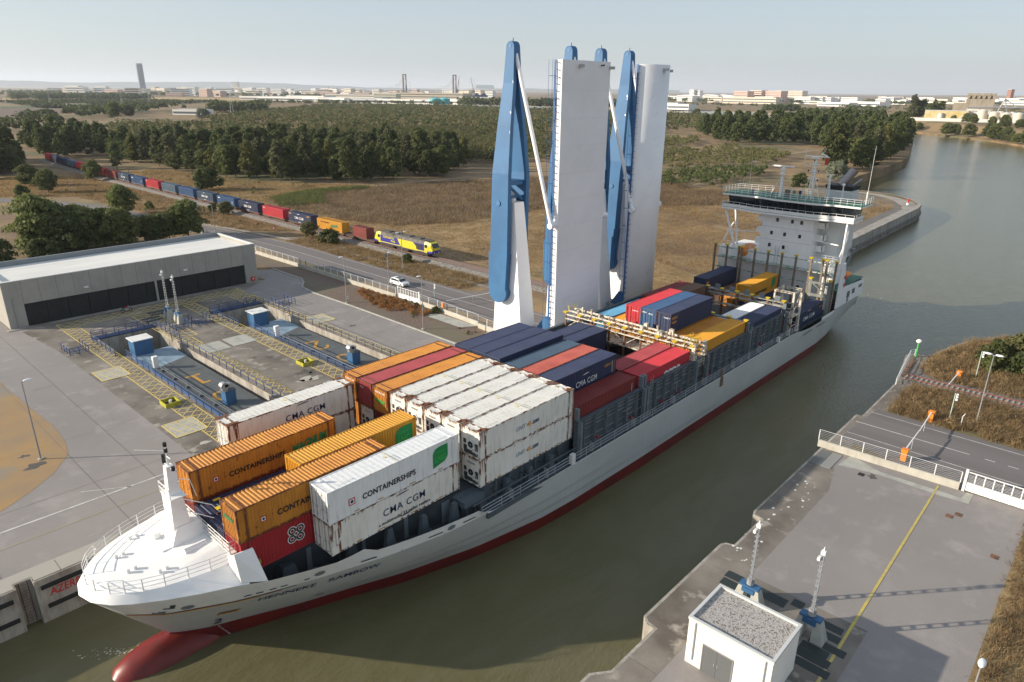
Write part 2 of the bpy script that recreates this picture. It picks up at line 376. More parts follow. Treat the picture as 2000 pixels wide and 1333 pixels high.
# joints, repairs, tyre marks and stains of the yards
jn = MB(); rj = random.Random(2)
for y in (34.5, 47.0, 60.5, 74, 87.5): jn.line([(-60, y+rj.uniform(-.3, .3)), (-13.2, y)], .035, G+.021)
for x in (-46, -33, -22.4, -17.6): jn.line([(x, 23.5), (x+rj.uniform(-.4, .4), 95)], .035, G+.021)
for x in (25.6, 29.2): jn.line([(x, 24), (x+.3, 94)], .03, G+.021)
for y in (28, 36, 44, 52, 60, 68, 76, 84): jn.line([(-12.8, y), (-9.6, y)], .04, G+.021); jn.line([(4.3, y), (10.4, y)], .04, G+.021); jn.line([(23.5, y), (32.2, y)], .03, G+.021)
for x in np.arange(-50, 52, 5.2): jn.line([(x, 21.4), (x, 23.3)], .05, G+.021)
for x in np.arange(-50, 36, 4.6): jn.line([(x, -18.9), (x, -21.7)], .04, G+.021)
jn.top('surface_joint', M('joint_dark', (.16, .145, .13), .95), kind='structure')
pt = MB()
for (x, y, a_, b_) in ((-19, 66, 2.2, .9), (-28, 80, 3, 1.2), (27, 52, 2.4, 1)):
    pt.box(x-a_/2, x+a_/2, y-b_/2, y+b_/2, G+.012, G+.018)
pt.top('repair_patch', M('patch_asphalt', (.245, .227, .218), .95, c2=(.215, .20, .19), scale=2), kind='structure')
st_ = MB()
def spot(b, x, y, r_, rr, z=G+.019):
    ph = [rr.uniform(0, 6.3) for _ in range(3)]; n_ = 18
    b.add([(x+r_*(1+.3*sin(2*t+ph[0])+.2*sin(5*t+ph[1]))*cos(t)*1.4, y+r_*(1+.3*sin(3*t+ph[2])+.2*sin(5*t+ph[1]))*sin(t), z) for t in [2*pi*i/n_ for i in range(n_)]], [tuple(range(n_))])
for (x, y, r_) in ((8.4, 54.5, .5), (8.9, 45.4, .9), (9.4, 44.2, .5), (6.6, 56, .35), (-25.6, 42.8, .7), (-25.9, 46, .35), (-10.8, 33, .5), (26, 58, .4), (35.4, -24.2, .4)): spot(st_, x, y, r_, rj)
st_.top('oil_stain', M('oil_stain', (.075, .066, .058), .6, c2=(.12, .105, .09), scale=3), kind='structure')
st_ = MB()
for (x, y, r_) in ((7.6, 43.0, .8), (8.6, 42.4, .6), (6.7, 42.8, .4), (-11, 40.5, .4), (-10.6, 34.8, .4)): spot(st_, x, y, r_, rj)
st_.top('lime_stain', M('lime_stain', (.48, .46, .42), .9, c2=(.30, .28, .25), scale=4), kind='structure')
# patches: smooth slabs
for x0, y0 in ((2.6, 62.6), (7.0, 62.8)):
    MB().box(x0, x0+3.8, y0, y0+4.4, G-.05, G+.05).top('concrete_slab', slabc, 'pale smooth concrete slab let into the stained yard, %s' % ('nearer the gate marked 1' if x0 < 5 else 'nearer the gate marked 2'), 'slab', 'pale slabs between the two gates')
for x0, y0, t in ((-12.5, 62.4, 'beside the gate marked 1'), (22.3, 63.2, 'beside the gate marked 2'), (-12.4, 38.2, 'close to the bow of the ship')):
    r_ = thing('concrete_slab', 'pale slab crossed by yellow hatching '+t, 'slab', (x0, y0, G), 0, 'hatched slabs beside the gates')
    MB().box(x0, x0+3.7, y0, y0+4.4, G-.05, G+.05).part('slab', slabc, r_)
    h = MB(); h.line([(x0, y0), (x0+3.7, y0), (x0+3.7, y0+4.4), (x0, y0+4.4)], .16, G+.058, True)
    for k in range(4):
        h.line([(x0, y0+.2+k*1.1), (x0+3.7, y0+1.2+k*1.0)], .1, G+.058); 
    for k in range(3): h.line([(x0+.3+k*1.2, y0+4.4), (x0+1.2+k*1.2, y0)], .1, G+.058)
    h.part('painted_hatching', paint_y, r_)
def hatch(b, x0, x1, y0, y1, step=1.5, lean=1.0, w=.125, along='y'):
    b.line([(x0, y0), (x1, y0), (x1, y1), (x0, y1)], .14, G+.024, True)
    if along == 'y':
        y = y0
        while y < y1-.2:
            a, c = y, 0; b.line([(x0, min(y1, y+(x1-x0)*.5)), (x1, y)], w, G+.024)
            b.line([(x0, y), (x1, min(y1, y+(x1-x0)*1.1))], w*.7, G+.024); y += step
    else:
        x = x0
        while x < x1-.2:
            b.line([(min(x1, x+(y1-y0)*.5), y0), (x, y1)], w, G+.024); b.line([(x, y0), (min(x1, x+(y1-y0)*1.1), y1)], w*.8, G+.024); x += step
hb_ = MB()
hatch(hb_, -9.5, -7.0, 24, 90.6); hatch(hb_, 2.5, 4.1, 24, 72); hatch(hb_, 10.6, 12.9, 24, 90.6); hatch(hb_, 22.2, 23.4, 24, 88)
hatch(hb_, -9.4, 23.4, 91.4, 94.6, along='x'); hatch(hb_, 1.4, 5.4, 72.6, 90.4); hatch(hb_, 19.6, 22.9, 82.8, 90.6)
hb_.top('yard_marking', paint_y, kind='structure')
# pits: deep walls, the sliding gates in them
def pit(dx, num):
    b = MB()
    o = [(x+dx+(.06 if x < -2 else -.06), y-(.06 if y > 75 else 0)) for x, y in pitA]; n_ = len(o)
    b.add([(p[0], p[1], -6) for p in o]+[(p[0], p[1], G) for p in o], [(i, (i+1) % n_, n_+(i+1) % n_, n_+i) for i in range(n_)])
    b.sheet(o, -3); b.top('gate_recess', wallc, kind='structure', label='concrete recess of the lock gate')
    t = thing('lock_gate', 'sliding lock gate with the numerals %s 0 painted on its dark roof' % num, 'lock gate', (dx-2.4, 48, 3.5), 0, 'sliding lock gates in the yard')
    X = lambda v: v+dx
    MB().prism([(X(-5.4), 21.5), (X(-5.4), 63.7), (X(.55), 66.0), (X(.55), 21.5)], -4, 3.5).part('roof', roofgr, t)
    MB().prism([(X(-5.4), 63.72), (X(-5.4), 72.4), (X(.75), 72.4), (X(.75), 66.1)], -4, 3.46).part('steel_deck', ltblue, t)
    s = MB()
    for y in np.arange(26, 63, 3.7): s.box(X(-4.3), X(.5), y, y+.05, 3.5, 3.507)
    s.part('roof_seam', M('roof_seam', (.05, .055, .06), .8), t)
    s = MB(); s.box(X(-5.3), X(-4.9), 22, 64, 3.5, 3.62); s.tube((X(-4.5), 22, 3.9), (X(-4.5), 63, 3.9), .06); s.tube((X(-4.5), 22, 4.3), (X(-4.5), 63, 4.3), .04)
    for y in np.arange(24, 63, 4.2): s.tube((X(-4.5), y, 3.5), (X(-4.5), y, 4.3), .05); s.box(X(-4.8), X(-4.3), y, y+.5, 3.5, 3.8)
    s.part('handrail', M('gate_pipe', (.12, .14, .16), .6), t)
    s = MB(); s.box(X(-5.9), X(-5.45), 22, 70, 3.3, 3.55)
    s.part('rubbing_strip', M('bright_blue_strip', (.14, .34, .62), .6, c2=(.45, .42, .30), scale=.35, lo=.55, hi=.62), t)
    # numerals, read with their tops towards the lock
    if num == '1':
        s = MB(); z = 3.512
        s.box(X(-3.35), X(-1.25), 57.0, 57.5, z, z+.01); s.box(X(-2.62), X(-2.05), 53.4, 57.02, z, z+.012); s.box(X(-2.05), X(-1.3), 53.4, 53.95, z, z+.01)
        s.part('numeral', paint_o, t)
    else:
        s = MB(); z = 3.512
        P = [(X(-3.4), 57.7), (X(-1.3), 57.4), (X(-3.3), 54.9), (X(-3.25), 53.9), (X(-2.6), 53.3), (X(-1.8), 53.5), (X(-1.2), 54.5)]
        s.line(P, .5, z+.01); s.part('numeral', paint_o, t)
    s = MB(); vs = []
    for i in range(21):
        a = 2*pi*i/20; vs += [(X(-2.4)+1.35*cos(a), 47.3+2.0*sin(a), 3.52), (X(-2.4)+.85*cos(a), 47.3+1.45*sin(a), 3.52)]
    s.add(vs, [(2*i, 2*i+1, 2*i+3, 2*i+2) for i in range(20)]); s.part('numeral', paint_o, t)
    # machinery standing on the gate
    h = thing('machine_cabin', 'blue steel cabin with a pale flat lid standing on gate %s' % num, 'cabin', (X(-3.8), 72.6, 3.5), 0, 'cabins on the lock gates')
    MB().box(X(-5.0), X(-2.3), 71.2, 73.6, 3.46, 5.9).part('cabin_wall', bluep, h)
    MB().box(X(-5.2), X(-2.1), 71.0, 73.8, 5.902, 6.02).part('lid', whitew, h)
    h = thing('vent_housing', 'blue box with a bright rounded metal cowl on gate %s' % num, 'vent', (X(-2.9), 44.4, 3.5), 0, 'cowled vents on the lock gates')
    MB().box(X(-3.6), X(-2.2), 43.9, 45.3, 3.505, 5.5).part('box', bluep, h)
    MB().box(X(-3.7), X(-2.1), 43.8, 45.4, 5.502, 5.56).part('cap', roofgr, h)
    c_ = MB(); c_.tube((X(-3.3), 44.6, 5.56), (X(-3.3), 44.6, 6.0), .5, n=14); 
    c_.tube((X(-3.4), 44.2, 6.15), (X(-3.4), 45.0, 6.15), .48, n=16); c_.box(X(-3.4), X(-2.6), 44.2, 45.0, 5.75, 6.35); c_.part('cowl', alu, h)
    h = thing('control_cabinet', 'narrow white control cabinet at the blue end of gate %s' % num, 'cabinet', (X(-4.6), 64.2, 3.5), 0, 'white cabinets on the lock gates')
    MB().box(X(-5.0), X(-4.3), 63.95, 64.6, 3.5, 5.3).part('cabinet', white, h); MB().box(X(-5.03), X(-5.0), 64.0, 64.55, 3.6, 5.2).part('door', whitew, h)
    # railings round the recess
    r_ = thing('railing', 'blue railing round the recess of the gate marked %s' % num, 'railing', (X(-6.6), 50, G), 0, 'blue railings round the gate recesses')
    e = G
    MB().rail([(X(-6.6), 24, e), (X(-6.6), 70.2, e)], 1.1, 3, 2.2, .035, pr=.055).part('rail', bluer, r_)
    MB().rail([(X(-7.75), 71.3, e), (X(-7.75), 81.3, e), (X(2.25), 81.3, e), (X(2.25), 72, e), (X(1.0), 72, e)], 1.1, 3, 2.0, .035, pr=.055).part('rail', bluer, r_)
    MB().rail([(X(1.7), 24, e), (X(1.7), 70.0, e)], 1.1, 2, 2.2, .035, pr=.055).part('rail', bluer, r_)
    MB().rail([(X(-7.4), 83.2, e), (X(1.6), 83.2, e)], 1.1, 3, 1.8, .035, pr=.055).part('rail', bluer, r_)
    MB().box(X(-7.6), X(2.1), 81.45, 82.9, e+.02, e+.16).part('walkway_beam', M('walkway_navy', (.015, .035, .10), .6), r_)
    for x, y, tt in ((-11.0, 78.6, 'left'), (5.0, 78.6, 'right')):
        q = thing('stair_guard', 'small three sided blue guard rail round a hatch on the %s of gate recess %s' % (tt, num), 'railing', (X(x), y, G), 0, 'blue hatch guards')
        MB().rail([(X(x-1.4), y+2, e), (X(x-1.4), y-2, e), (X(x+1.2), y-2, e), (X(x+1.2), y+2, e)], 1.1, 2, 1.4, .035, pr=.055).part('rail', bluer, q)
        MB().sheet([(X(x-1.2), y-1.8), (X(x+1), y-1.8), (X(x+1), y+1.8), (X(x-1.2), y+1.8)], G+.03).part('hatch', M('hatch_steel', (.10, .10, .11), .7), q)
    yb = thing('bollard_box', 'bright yellow open steel box with a bollard in it, near gate %s' % num, 'box', (X(-8.9), 48.2, G), 0, 'yellow bollard boxes')
    bb = MB(); x0, x1, y0, y1 = X(-10), X(-8.1), 47.2, 49.2
    for a in ((x0, x1, y0, y0+.12), (x0, x1, y1-.12, y1), (x0, x0+.12, y0+.12, y1-.12), (x1-.12, x1, y0+.12, y1-.12)): bb.box(*a, G, G+.55)
    bb.part('box', M('lime_yellow', (.44, .41, .035), .6, c2=(.30, .28, .04), scale=2), yb)
    MB().tube((X(-9), 48.2, G), (X(-9), 48.2, G+.6), .18, n=10).part('bollard', whitew, yb)
    MB().sheet([(x0+.12, y0+.12), (x1-.12, y0+.12), (x1-.12, y1-.12), (x0+.12, y1-.12)], G+.03).part('bottom', black, yb)
pit(0, '1'); pit(19.8, '2')

# gate machinery masts: two beside the house, two beside the cabin on the near quay
def sig_mast(x, y, ztop, label, rz=0, lean=0):
    t = thing('signal_mast', label, 'mast', (x, y, G), rz, 'lattice masts on concrete feet')
    b = MB()
    for s in (-1, 1): b.frus((0, s*.8, 0), (.6, .45), (.32, .26), 1.75, dy=-s*.25)
    b.part('concrete_foot', slabc, t, local=True)
    b = MB(); b.box(-.34, .34, -.8, .8, 1.75, 1.92); b.box(-.44, -.34, -.5, .5, 1.35, 1.74); b.part('blue_plate', bluep, t, local=True)
    b = MB(); h = ztop-G
    for s in (-1, 1): b.tube((s*.2, s*.12, 2.0), (s*.1, s*.08, h), .06, .045, n=5)
    b.tube((0, 0, 2.0), (0, 0, 2.5), .32, .26, n=10)
    for k in range(int((h-2.4)/.45)): z = 2.4+k*.45; b.box(-.2, .2, -.14, .14, z, z+.06)
    b.part('lattice', alu, t, local=True)
    b = MB(); b.box(-.16, .16, -.16, .16, h, h+.3); b.tube((0, 0, h+.3), (0, 0, h+.6), .05); b.box(-.3, .1, .1, .3, h-.5, h-.25); b.part('beacon', white, t, local=True)
    return t
sig_mast(5.8, 84.9, 12.5, 'lattice mast on a concrete foot, closer to the house')
sig_mast(5.9, 80.9, 12.3, 'lattice mast on a concrete foot, farther from the house door')
sig_mast(7.3, -23.2, 11.5, 'lattice mast on a concrete foot nearer the lock edge, behind the white cabin')
sig_mast(7.2, -28.1, 11.6, 'lattice mast on a concrete foot nearer the yellow line, behind the white cabin')
gr = MB()
for (x, y, w_, d) in ((6, 88.6, 4, 1), (6, 90.0, 4, 1), (3.4, 87.0, 3, .8), (3.4, 85.4, 3, .8)): gr.box(x-w_/2, x+w_/2, y-d/2, y+d/2, G+.02, G+.05)
gr.top('steel_cover', M('dark_grating', (.05, .055, .06), .7), 'dark steel covers at the feet of the two masts by the house', 'cover')

# motorcycle
t = thing('motorcycle', 'dark motorcycle parked in front of the black doors', 'motorcycle', (1.9, 94.0, G), .15)
for dx in (-.72, .72):
    b = MB(); 
    for i in range(14):
        a, c = 2*pi*i/14, 2*pi*(i+1)/14; b.tube((dx+.3*cos(a), 0, .33+.3*sin(a)), (dx+.3*cos(c), 0, .33+.3*sin(c)), .055, n=5)
    b.part('wheel', black, t, local=True)
MB().box(-.35, .35, -.14, .14, .35, .75).part('engine', alu, t, local=True)
MB().ball((.15, 0, .88), .3, sc=(1, .55, .6)).part('tank', red, t, local=True, smooth=True)
MB().box(-.75, -.05, -.13, .13, .82, .92).part('seat', black, t, local=True)
MB().tube((.72, 0, .33), (.48, 0, 1.05), .04).tube((.48, -.35, 1.08), (.48, .35, 1.08), .025).part('handlebar', alu, t, local=True)

# ------------------------------------------------------------ the long low house
hw = M('house_concrete', (.36, .345, .31), .85, c2=(.32, .31, .28), scale=.3, streak=.12)
t = thing('warehouse', 'long low pale concrete house with a flat white roof and wide black doors', 'building', (7, 104, G))
y0, y1, x0, x1, zt = 97.0, 113.0, -15.4, 29.3, 12.25
b = MB(); b.box(x0, -12.75, y0, y0+.4, G, zt); b.box(26.7, x1, y0, y0+.4, G, zt); b.box(-12.75, 26.7, y0, y0+.4, 8.2, zt)
b.box(x0, x0+.4, y0+.4, y1, G, zt); b.box(x1-.4, x1, y0+.4, y1, G, zt); b.part('wall', hw, t)
b = MB(); b.box(x0, x1, y1, y1+.4, G, zt+.3); b.part('rear_wall', M('grey_cladding', (.22, .24, .25), .6), t)
b = MB(); b.box(x0+.4, x1-.4, y0+.4, y1, 11.2, 11.6); b.part('roof', M('white_roof', (.72, .71, .67), .7, c2=(.62, .62, .60), scale=.25, stretch=(.2, 1, 1)), t)
b = MB(); b.box(x0-.05, x1+.05, y0-.05, y0+.5, zt, zt+.12); b.box(x0-.05, x0+.5, y0+.5, y1+.4, zt, zt+.12); b.box(x1-.5, x1+.05, y0+.5, y1+.4, zt+.002, zt+.122); b.part('parapet_cap', whitew, t)
dk = M('black_door', (.012, .014, .016), .6, c2=(.02, .022, .024), scale=1)
k = 0
for x in np.linspace(-12.75, 26.7, 13)[:-1]:
    w_ = (26.7+12.75)/12; MB().box(x+.03, x+w_-.03, y0+.3, y0+.38, G+.02, 8.19).part('door', dk, t)
b = MB(); b.box(8.6, 8.95, y0+.05, y0+.29, G, 8.2); b.part('column', slabc, t)
for x in np.linspace(x0+2.7, x1-2.7, 16): MB().box(x, x+.05, y0-.012, y0, 8.2, zt).part('panel_joint', M('joint_grey', (.17, .165, .15), .9), t)
for x in (-3.4, 14.2): MB().box(x, x+.7, y0-.3, y0, 9.2, 9.45).part('wall_lamp', white, t)
MB().tube((-14.3, y0-.08, G), (-14.3, y0-.08, 9.5), .05).part('downpipe', pole, t)
rb = thing('hydrant_cabinet', 'small red fire hydrant cabinet on the wall beside the black doors', 'cabinet', (28.1, 96.8, 4.5))
MB().box(27.7, 28.5, 96.75, 97.0, 4.6, 5.4).part('box', red, rb); MB().box(28.0, 28.25, 96.73, 96.75, 4.9, 5.15).part('sign', white, rb)
MB().box(-16, 30, 95.9, 96.95, G, G+.1).top('pavement', concrete, kind='structure')

# left quay wall: fenders, ladder recess, graffiti
fd = thing('quay_fender', 'long black rubber fender, upper one on the wall left of the bow', 'fender', (-40, 21.1, 3), 0, 'rubber fenders on the lock wall')
for i, (xa, xb, z, lb) in enumerate(((-30.9, -20, 3.45, 'upper long black rubber fender just behind the bow'), (-30.7, -18, 1.5, 'lower long black rubber fender just behind the bow'), (-45, -32.9, 3.3, 'upper black rubber fender at the left edge of the photo'), (-45, -32.8, 1.4, 'lower black rubber fender at the left edge of the photo'))):
    if i == 0: o = fd; o.location = (xa, 21.1, z); o['label'] = lb
    else: o = thing('quay_fender', lb, 'fender', (xa, 21.1, z), 0, 'rubber fenders on the lock wall')
    MB().box(xa, xb, 20.95, 21.2, z-.16, z+.16).part('rubber', black, o)
lad = thing('quay_ladder', 'rusty rung ladder in the recess of the lock wall', 'ladder', (-31.9, 21.9, 0))
q = MB()
for z in np.arange(.3, 4.1, .3): q.tube((-32.2, 21.9, z), (-31.6, 21.9, z), .02, n=4)
q.tube((-32.2, 21.9, 0), (-32.2, 21.9, 4.2), .03, n=4).tube((-31.6, 21.9, 0), (-31.6, 21.9, 4.2), .03, n=4); q.part('rungs', rusty, lad)
gf = thing('graffiti', 'red hand painted letters AZERB on the lock wall', 'graffiti', (-30.4, 21.13, 2.3))
obj('lettering', text_mesh('AZERB', txt_red, 2.4, .72, bold=.012, shear=.12), gf, (0, 0, .05), (pi/2, 0, 0))
# ============================================================ the ship
YC = 10.6
def interp(x, T):
    if x <= T[0][0]: return T[0][1]
    for (a, u), (b_, v) in zip(T[:-1], T[1:]):
        if x <= b_: return u+(v-u)*(x-a)/(b_-a)
    return T[-1][1]
LV = [   # level z, stem x, half breadth table
 (-2.0, -24.6, [(-24.6, 0), (-20, 1.6), (-14, 3.6), (-7, 6.2), (0, 8.6), (10, 11.0), (20, 11.8), (80, 11.8), (92, 8.0), (97, 3), (98, 0)]),
 (0.0, -24.8, [(-24.8, 0), (-22, 1.7), (-16.7, 3.6), (-11.3, 5.6), (-7.1, 7.4), (0, 9.5), (8, 11.1), (18, 11.85), (82, 11.85), (93, 9.6), (99, 6), (101, 0)]),
 (1.5, -25.0, [(-25.0, 0), (-24.3, .6), (-22.6, 1.7), (-19.8, 2.9), (-16, 4.6), (-11.7, 6.2), (-7.3, 7.9), (0, 10.0), (8, 11.4), (16, 11.9), (84, 11.9), (95, 10.6), (101.5, 8.5), (102.2, 0)]),
 (4.0, -27.0, [(-27.0, 0), (-26.3, 1.0), (-24, 2.9), (-20, 5.0), (-16, 6.9), (-11, 8.7), (-6, 10.1), (0, 11.1), (8, 11.8), (14, 11.9), (88, 11.9), (103.6, 11.2), (103.8, 0)]),
 (6.05, -28.6, [(-28.6, 0), (-28.0, 1.4), (-26, 3.4), (-22, 5.7), (-20, 6.6), (-15.5, 8.3), (-10, 10.0), (-5, 11.1), (0, 11.6), (8, 11.9), (88, 11.9), (103.8, 11.4), (104.0, 0)])]
topz = lambda x: interp(x, [(-30.3, 8.45), (-22, 8.2), (-19.5, 7.75), (-14, 7.35), (-12.9, 7.75), (-12.2, 7.75), (-11.3, 7.2), (-8, 7.1), (-1.2, 7.0), (-.2, 6.15), (72, 6.15), (74.5, 5.4), (88, 5.4), (89, 6.1), (104, 6.1)])
TOPB = [(-30.3, 0), (-29.95, 1.5), (-29.1, 2.75), (-28, 3.7), (-26, 5.0), (-24, 6.05), (-22, 6.95), (-20, 7.6), (-17, 8.5), (-14, 9.3), (-10, 10.3), (-6, 11.15), (-2, 11.7), (2, 11.9), (88, 11.9), (103.9, 11.5), (104.2, 0)]
ST = [0, .002, .004, .007, .01, .014, .018, .024, .03, .037, .045, .052, .06, .066, .072, .08, .086, .092, .1, .108, .116, .125, .133, .141, .15, .158, .166, .175, .183, .191, .20, .208, .215, .220, .2246, .23, .26, .3, .4, .5, .6, .7, .75, .765, .77, .8, .84, .88, .89, .92, .95, .97, .985, .993, .998, 1.0]
def hull_pt(t, lv, side):
    if lv < len(LV):
        z, xs, T = LV[lv]; x1 = T[-1][0]; x = xs+t*(x1-xs); return (x, YC-side*interp(x, T), z)
    xs, x1 = TOPB[0][0], TOPB[-1][0]; x = xs+t*(x1-xs)
    return (x, YC-side*interp(x, TOPB), topz(x))
def hull_y(x, z):      # y of the port plating at (x, z)
    L = [(lv[0], interp(x, lv[2])) for lv in LV]+[(topz(x), interp(x, TOPB))]
    return YC-interp(z, L)
ship = thing('container_ship', 'grey and white container ship with red underwater hull passing through the lock', 'ship', (37, YC, 0))
hullm = M('hull_grey_paint', (.46, .48, .465), .5, c2=(.42, .435, .425), scale=.2, streak=.10, stretch=(.5, .5, 1))
redm = M('antifouling_red', (.155, .014, .012), .5, c2=(.11, .012, .012), scale=.3)
bulbm = M('bulb_red', (.17, .018, .015), .4, c2=(.13, .014, .012), scale=.9, detail=8)
def hull_band(lv0, lv1, name, mat):
    b = MB()
    for side in (1, -1):
        k = len(b.v); vs = [hull_pt(t, lv, side) for lv in range(lv0, lv1+1) for t in ST]; n_ = len(ST)
        b.add(vs, [(i*n_+j, i*n_+j+1, (i+1)*n_+j+1, (i+1)*n_+j) for i in range(lv1-lv0) for j in range(n_-1)])
    return b.part(name, mat, ship, smooth=True)
hull = hull_band(2, 4, 'hull', hullm)
hull_band(0, 2, 'underwater_hull', redm)
hull_band(4, 5, 'bulwark', M('bulwark_white', (.74, .75, .745), .45, c2=(.66, .67, .665), scale=.4))
# bulbous bow
b = MB(); vs = []; n_ = 20; R = []
for i in range(17):
    t = i/16; x = -30.2+t*17; r = 2.35*sqrt(max(0, min(1, 1-(1-min(1, t*3.6))**2)))*(1-.55*max(0, t-.45)/.55)
    for j in range(n_): a = 2*pi*j/n_; vs.append((x, YC+r*.92*cos(a), -1.0+r*sin(a)*(1.02)))
b.add(vs, [(i*n_+j, (i+1)*n_+j, (i+1)*n_+(j+1) % n_, i*n_+(j+1) % n_) for i in range(16) for j in range(n_)])
b.part('bulbous_bow', bulbm, ship, smooth=True)
# knuckle lines and stripes on the bow, both as raised strips on the plating
def strip(x0, x1, z0, z1, h, name, mat, off=.03, n_=26):
    b = MB(); vs = []
    for side in (1, -1):
        vs = []
        for i in range(n_+1):
            t = i/n_; x = x0+(x1-x0)*t; z = z0+(z1-z0)*t
            for zz in (z, z+h):
                yy = hull_y(x, zz); vs.append((x, (yy-off) if side == 1 else 2*YC-(yy-off), zz))
        b.add(vs, [(2*i, 2*i+2, 2*i+3, 2*i+1) for i in range(n_)])
    return b.part(name, mat, ship)
strip(-28.0, -17.5, 6.05, 5.95, .07, 'stripe', txt_blk, .05); strip(-28.0, -18.5, 5.93, 5.83, .07, 'stripe', red, .05); strip(-27.8, -20, 5.8, 5.7, .07, 'stripe', yel, .05)
strip(-12, 46, 2.5, 2.2, .10, 'rubbing_strake', hullm, .09); strip(-8, 20, 3.6, 3.6, .07, 'rubbing_strake', hullm, .07); strip(28, 75, 2.0, 2.0, .1, 'rubbing_strake', hullm, .09)
def on_hull(txt, x, z, w, h, mat, bold=.015, sp=1.0, name='ship_name', shear=0):
    me = text_mesh(txt, mat, w, h, bold=bold, space=sp, shear=shear)
    bm = bmesh.new(); bm.from_mesh(me)
    for v in bm.verts:
        X, Z = v.co.x+x, v.co.y+z; v.co = (X-ship.location.x, hull_y(X, Z)-.10-ship.location.y, Z)
    bm.to_mesh(me); bm.free(); return obj(name, me, ship)
on_hull('HENNEKE', -20.0, 4.95, 4.1, .5, txt_nvy, bold=.004); on_hull('RAMBOW', -14.9, 4.95, 4.1, .5, txt_nvy, bold=.004)
on_hull('30', -15.2, 2.6, .6, .35, txt_blk, name='draught_mark'); on_hull('2', -22.4, 2.0, .6, .9, txt_nvy, name='draught_mark')
for k in range(8): on_hull('%d' % (8-k), -21.9+k*.10, 1.35-k*.17, .1, .1, txt_wht, name='draught_mark', bold=.04)
def plate(x0, x1, z0, z1, name, mat, off=.06):
    b = MB(); b.add([(x, hull_y(x, z)-off, z) for x, z in ((x0, z0), (x1, z0), (x1, z1), (x0, z1))], [(0, 1, 2, 3)]); return b.part(name, mat, ship)
for a, c in ((-21.2, -20.7), (-20.4, -19.9), (-19.5, -19.0), (-18.7, -18.2), (-17.0, -16.6), (-12.6, -11.3), (-6.6, -5.2), (-3.0, -1.6)): plate(a, c, 6.35, 6.47, 'freeing_port', darkd)
plate(-27.2, -25.5, 6.75, 7.3, 'anchor_pocket', darkd); plate(-27.1, -25.6, 6.75, 6.95, 'anchor_pocket', greyst, .08); plate(-26.7, -26.0, 6.2, 6.45, 'vent_plate', greyst)
plate(-22.4, -20.9, 3.7, 4.15, 'weld_patch', M('yellowish_primer', (.42, .33, .10), .7, c2=(.30, .10, .05), scale=3)); plate(-22.2, -21.2, 3.95, 4.1, 'weld_patch', redm, .08)
for x, z in ((-24.7, 6.5), (-15.9, 6.7), (-4.3, 6.5)):
    b = MB(); vs = [(x+.42*cos(2*pi*i/16), hull_y(x+.42*cos(2*pi*i/16), z+.26*sin(2*pi*i/16))-.06, z+.26*sin(2*pi*i/16)) for i in range(16)]
    b.add(vs, [tuple(range(16))]); b.part('mooring_port', greylt, ship)
for x in (74.5, 80.5): plate(x, x+4.2, 4.75, 4.9, 'freeing_port', darkd)
# thin slanted gussets welded under the bow flare
for x in (-9, -5):
    b = MB(); b.tube((x, hull_y(x, 6.2)-.05, 6.2), (x-2.6, hull_y(x-2.6, 3.2)-.05, 3.2), .05); b.part('welded_bar', hullm, ship)

# main deck
hb5 = lambda x: interp(x, LV[3][2])*.25+interp(x, LV[4][2])*.75-.3
dkx = [-21, -19, -17, -15, -12, -9, -6, -3, 0, 4, 8, 14, 88, 103.2]
dk_poly = [(x, YC-hb5(x)) for x in dkx]+[(x, YC+hb5(x)) for x in dkx[::-1]]
MB().prism(dk_poly, 5.49, 5.55).part('main_deck', darkd, ship)
# sheet of deck along the sides amidships, flush with the gunwale
for s in (1, -1):
    yy = sorted((YC-s*11.82, YC-s*10.2)); MB().box(-.2, 73, yy[0], yy[1], 5.56, 6.05).part('side_deck', greyst, ship)
# forecastle
fc_in = [(-29.75, YC), (-29.55, YC-1.2), (-28.95, YC-2.35), (-28.2, YC-3.1), (-27.2, YC-3.75), (-25.9, YC-4.35), (-24.4, YC-4.8), (-22.9, YC-5.15), (-20.9, YC-5.4)]
fc_full = fc_in+[(x, 2*YC-y) for x, y in fc_in[::-1][:-1]]
whiteb = M('bright_white_paint', (.86, .86, .85), .4, c2=(.80, .80, .79), scale=.4)
fz = lambda x: 9.0+.018*(x+30)
b = MB(); n_ = len(fc_full)
ridge = [(-28.2, YC-.4, 9.25), (-28.2, YC+.4, 9.25), (-21.0, YC+3.3, 9.75), (-21.0, YC-3.3, 9.75)]
pts_ = [(x, y, fz(x)) for x, y in fc_full]
b.add(pts_+ridge, [])
port = list(range(9)); star = [0]+list(range(n_-1, 8, -1))
k = n_
for i in range(8):
    b.f.append((port[i], port[i+1], k+3 if i >= 4 else k)); b.f.append((star[i+1], star[i], k+2 if i >= 4 else k+1))
b.f += [(port[4], k+3, k), (star[4], k+1, k+2), (k, k+3, k+2, k+1), (0, k, k+1)]
b.part('forecastle_deck', whiteb, ship)
b = MB()        # sloping margin between deck edge and hull plating
for s in (1, -1):
    out, inn = [], []
    for i in range(33):
        t = (i/32)**1.6; x = -30.3+9.3*t; out.append((x, YC-s*interp(x, TOPB), topz(x)))
        xi = -29.78+8.88*t; dd = interp(xi, [(p[0], YC-p[1]) for p in fc_in]); inn.append((xi, YC-s*dd, fz(xi)))
    b.add(out+inn, [(i, i+1, 33+i+1, 33+i) for i in range(32)])
b.part('margin_plate', whiteb, ship, smooth=True)
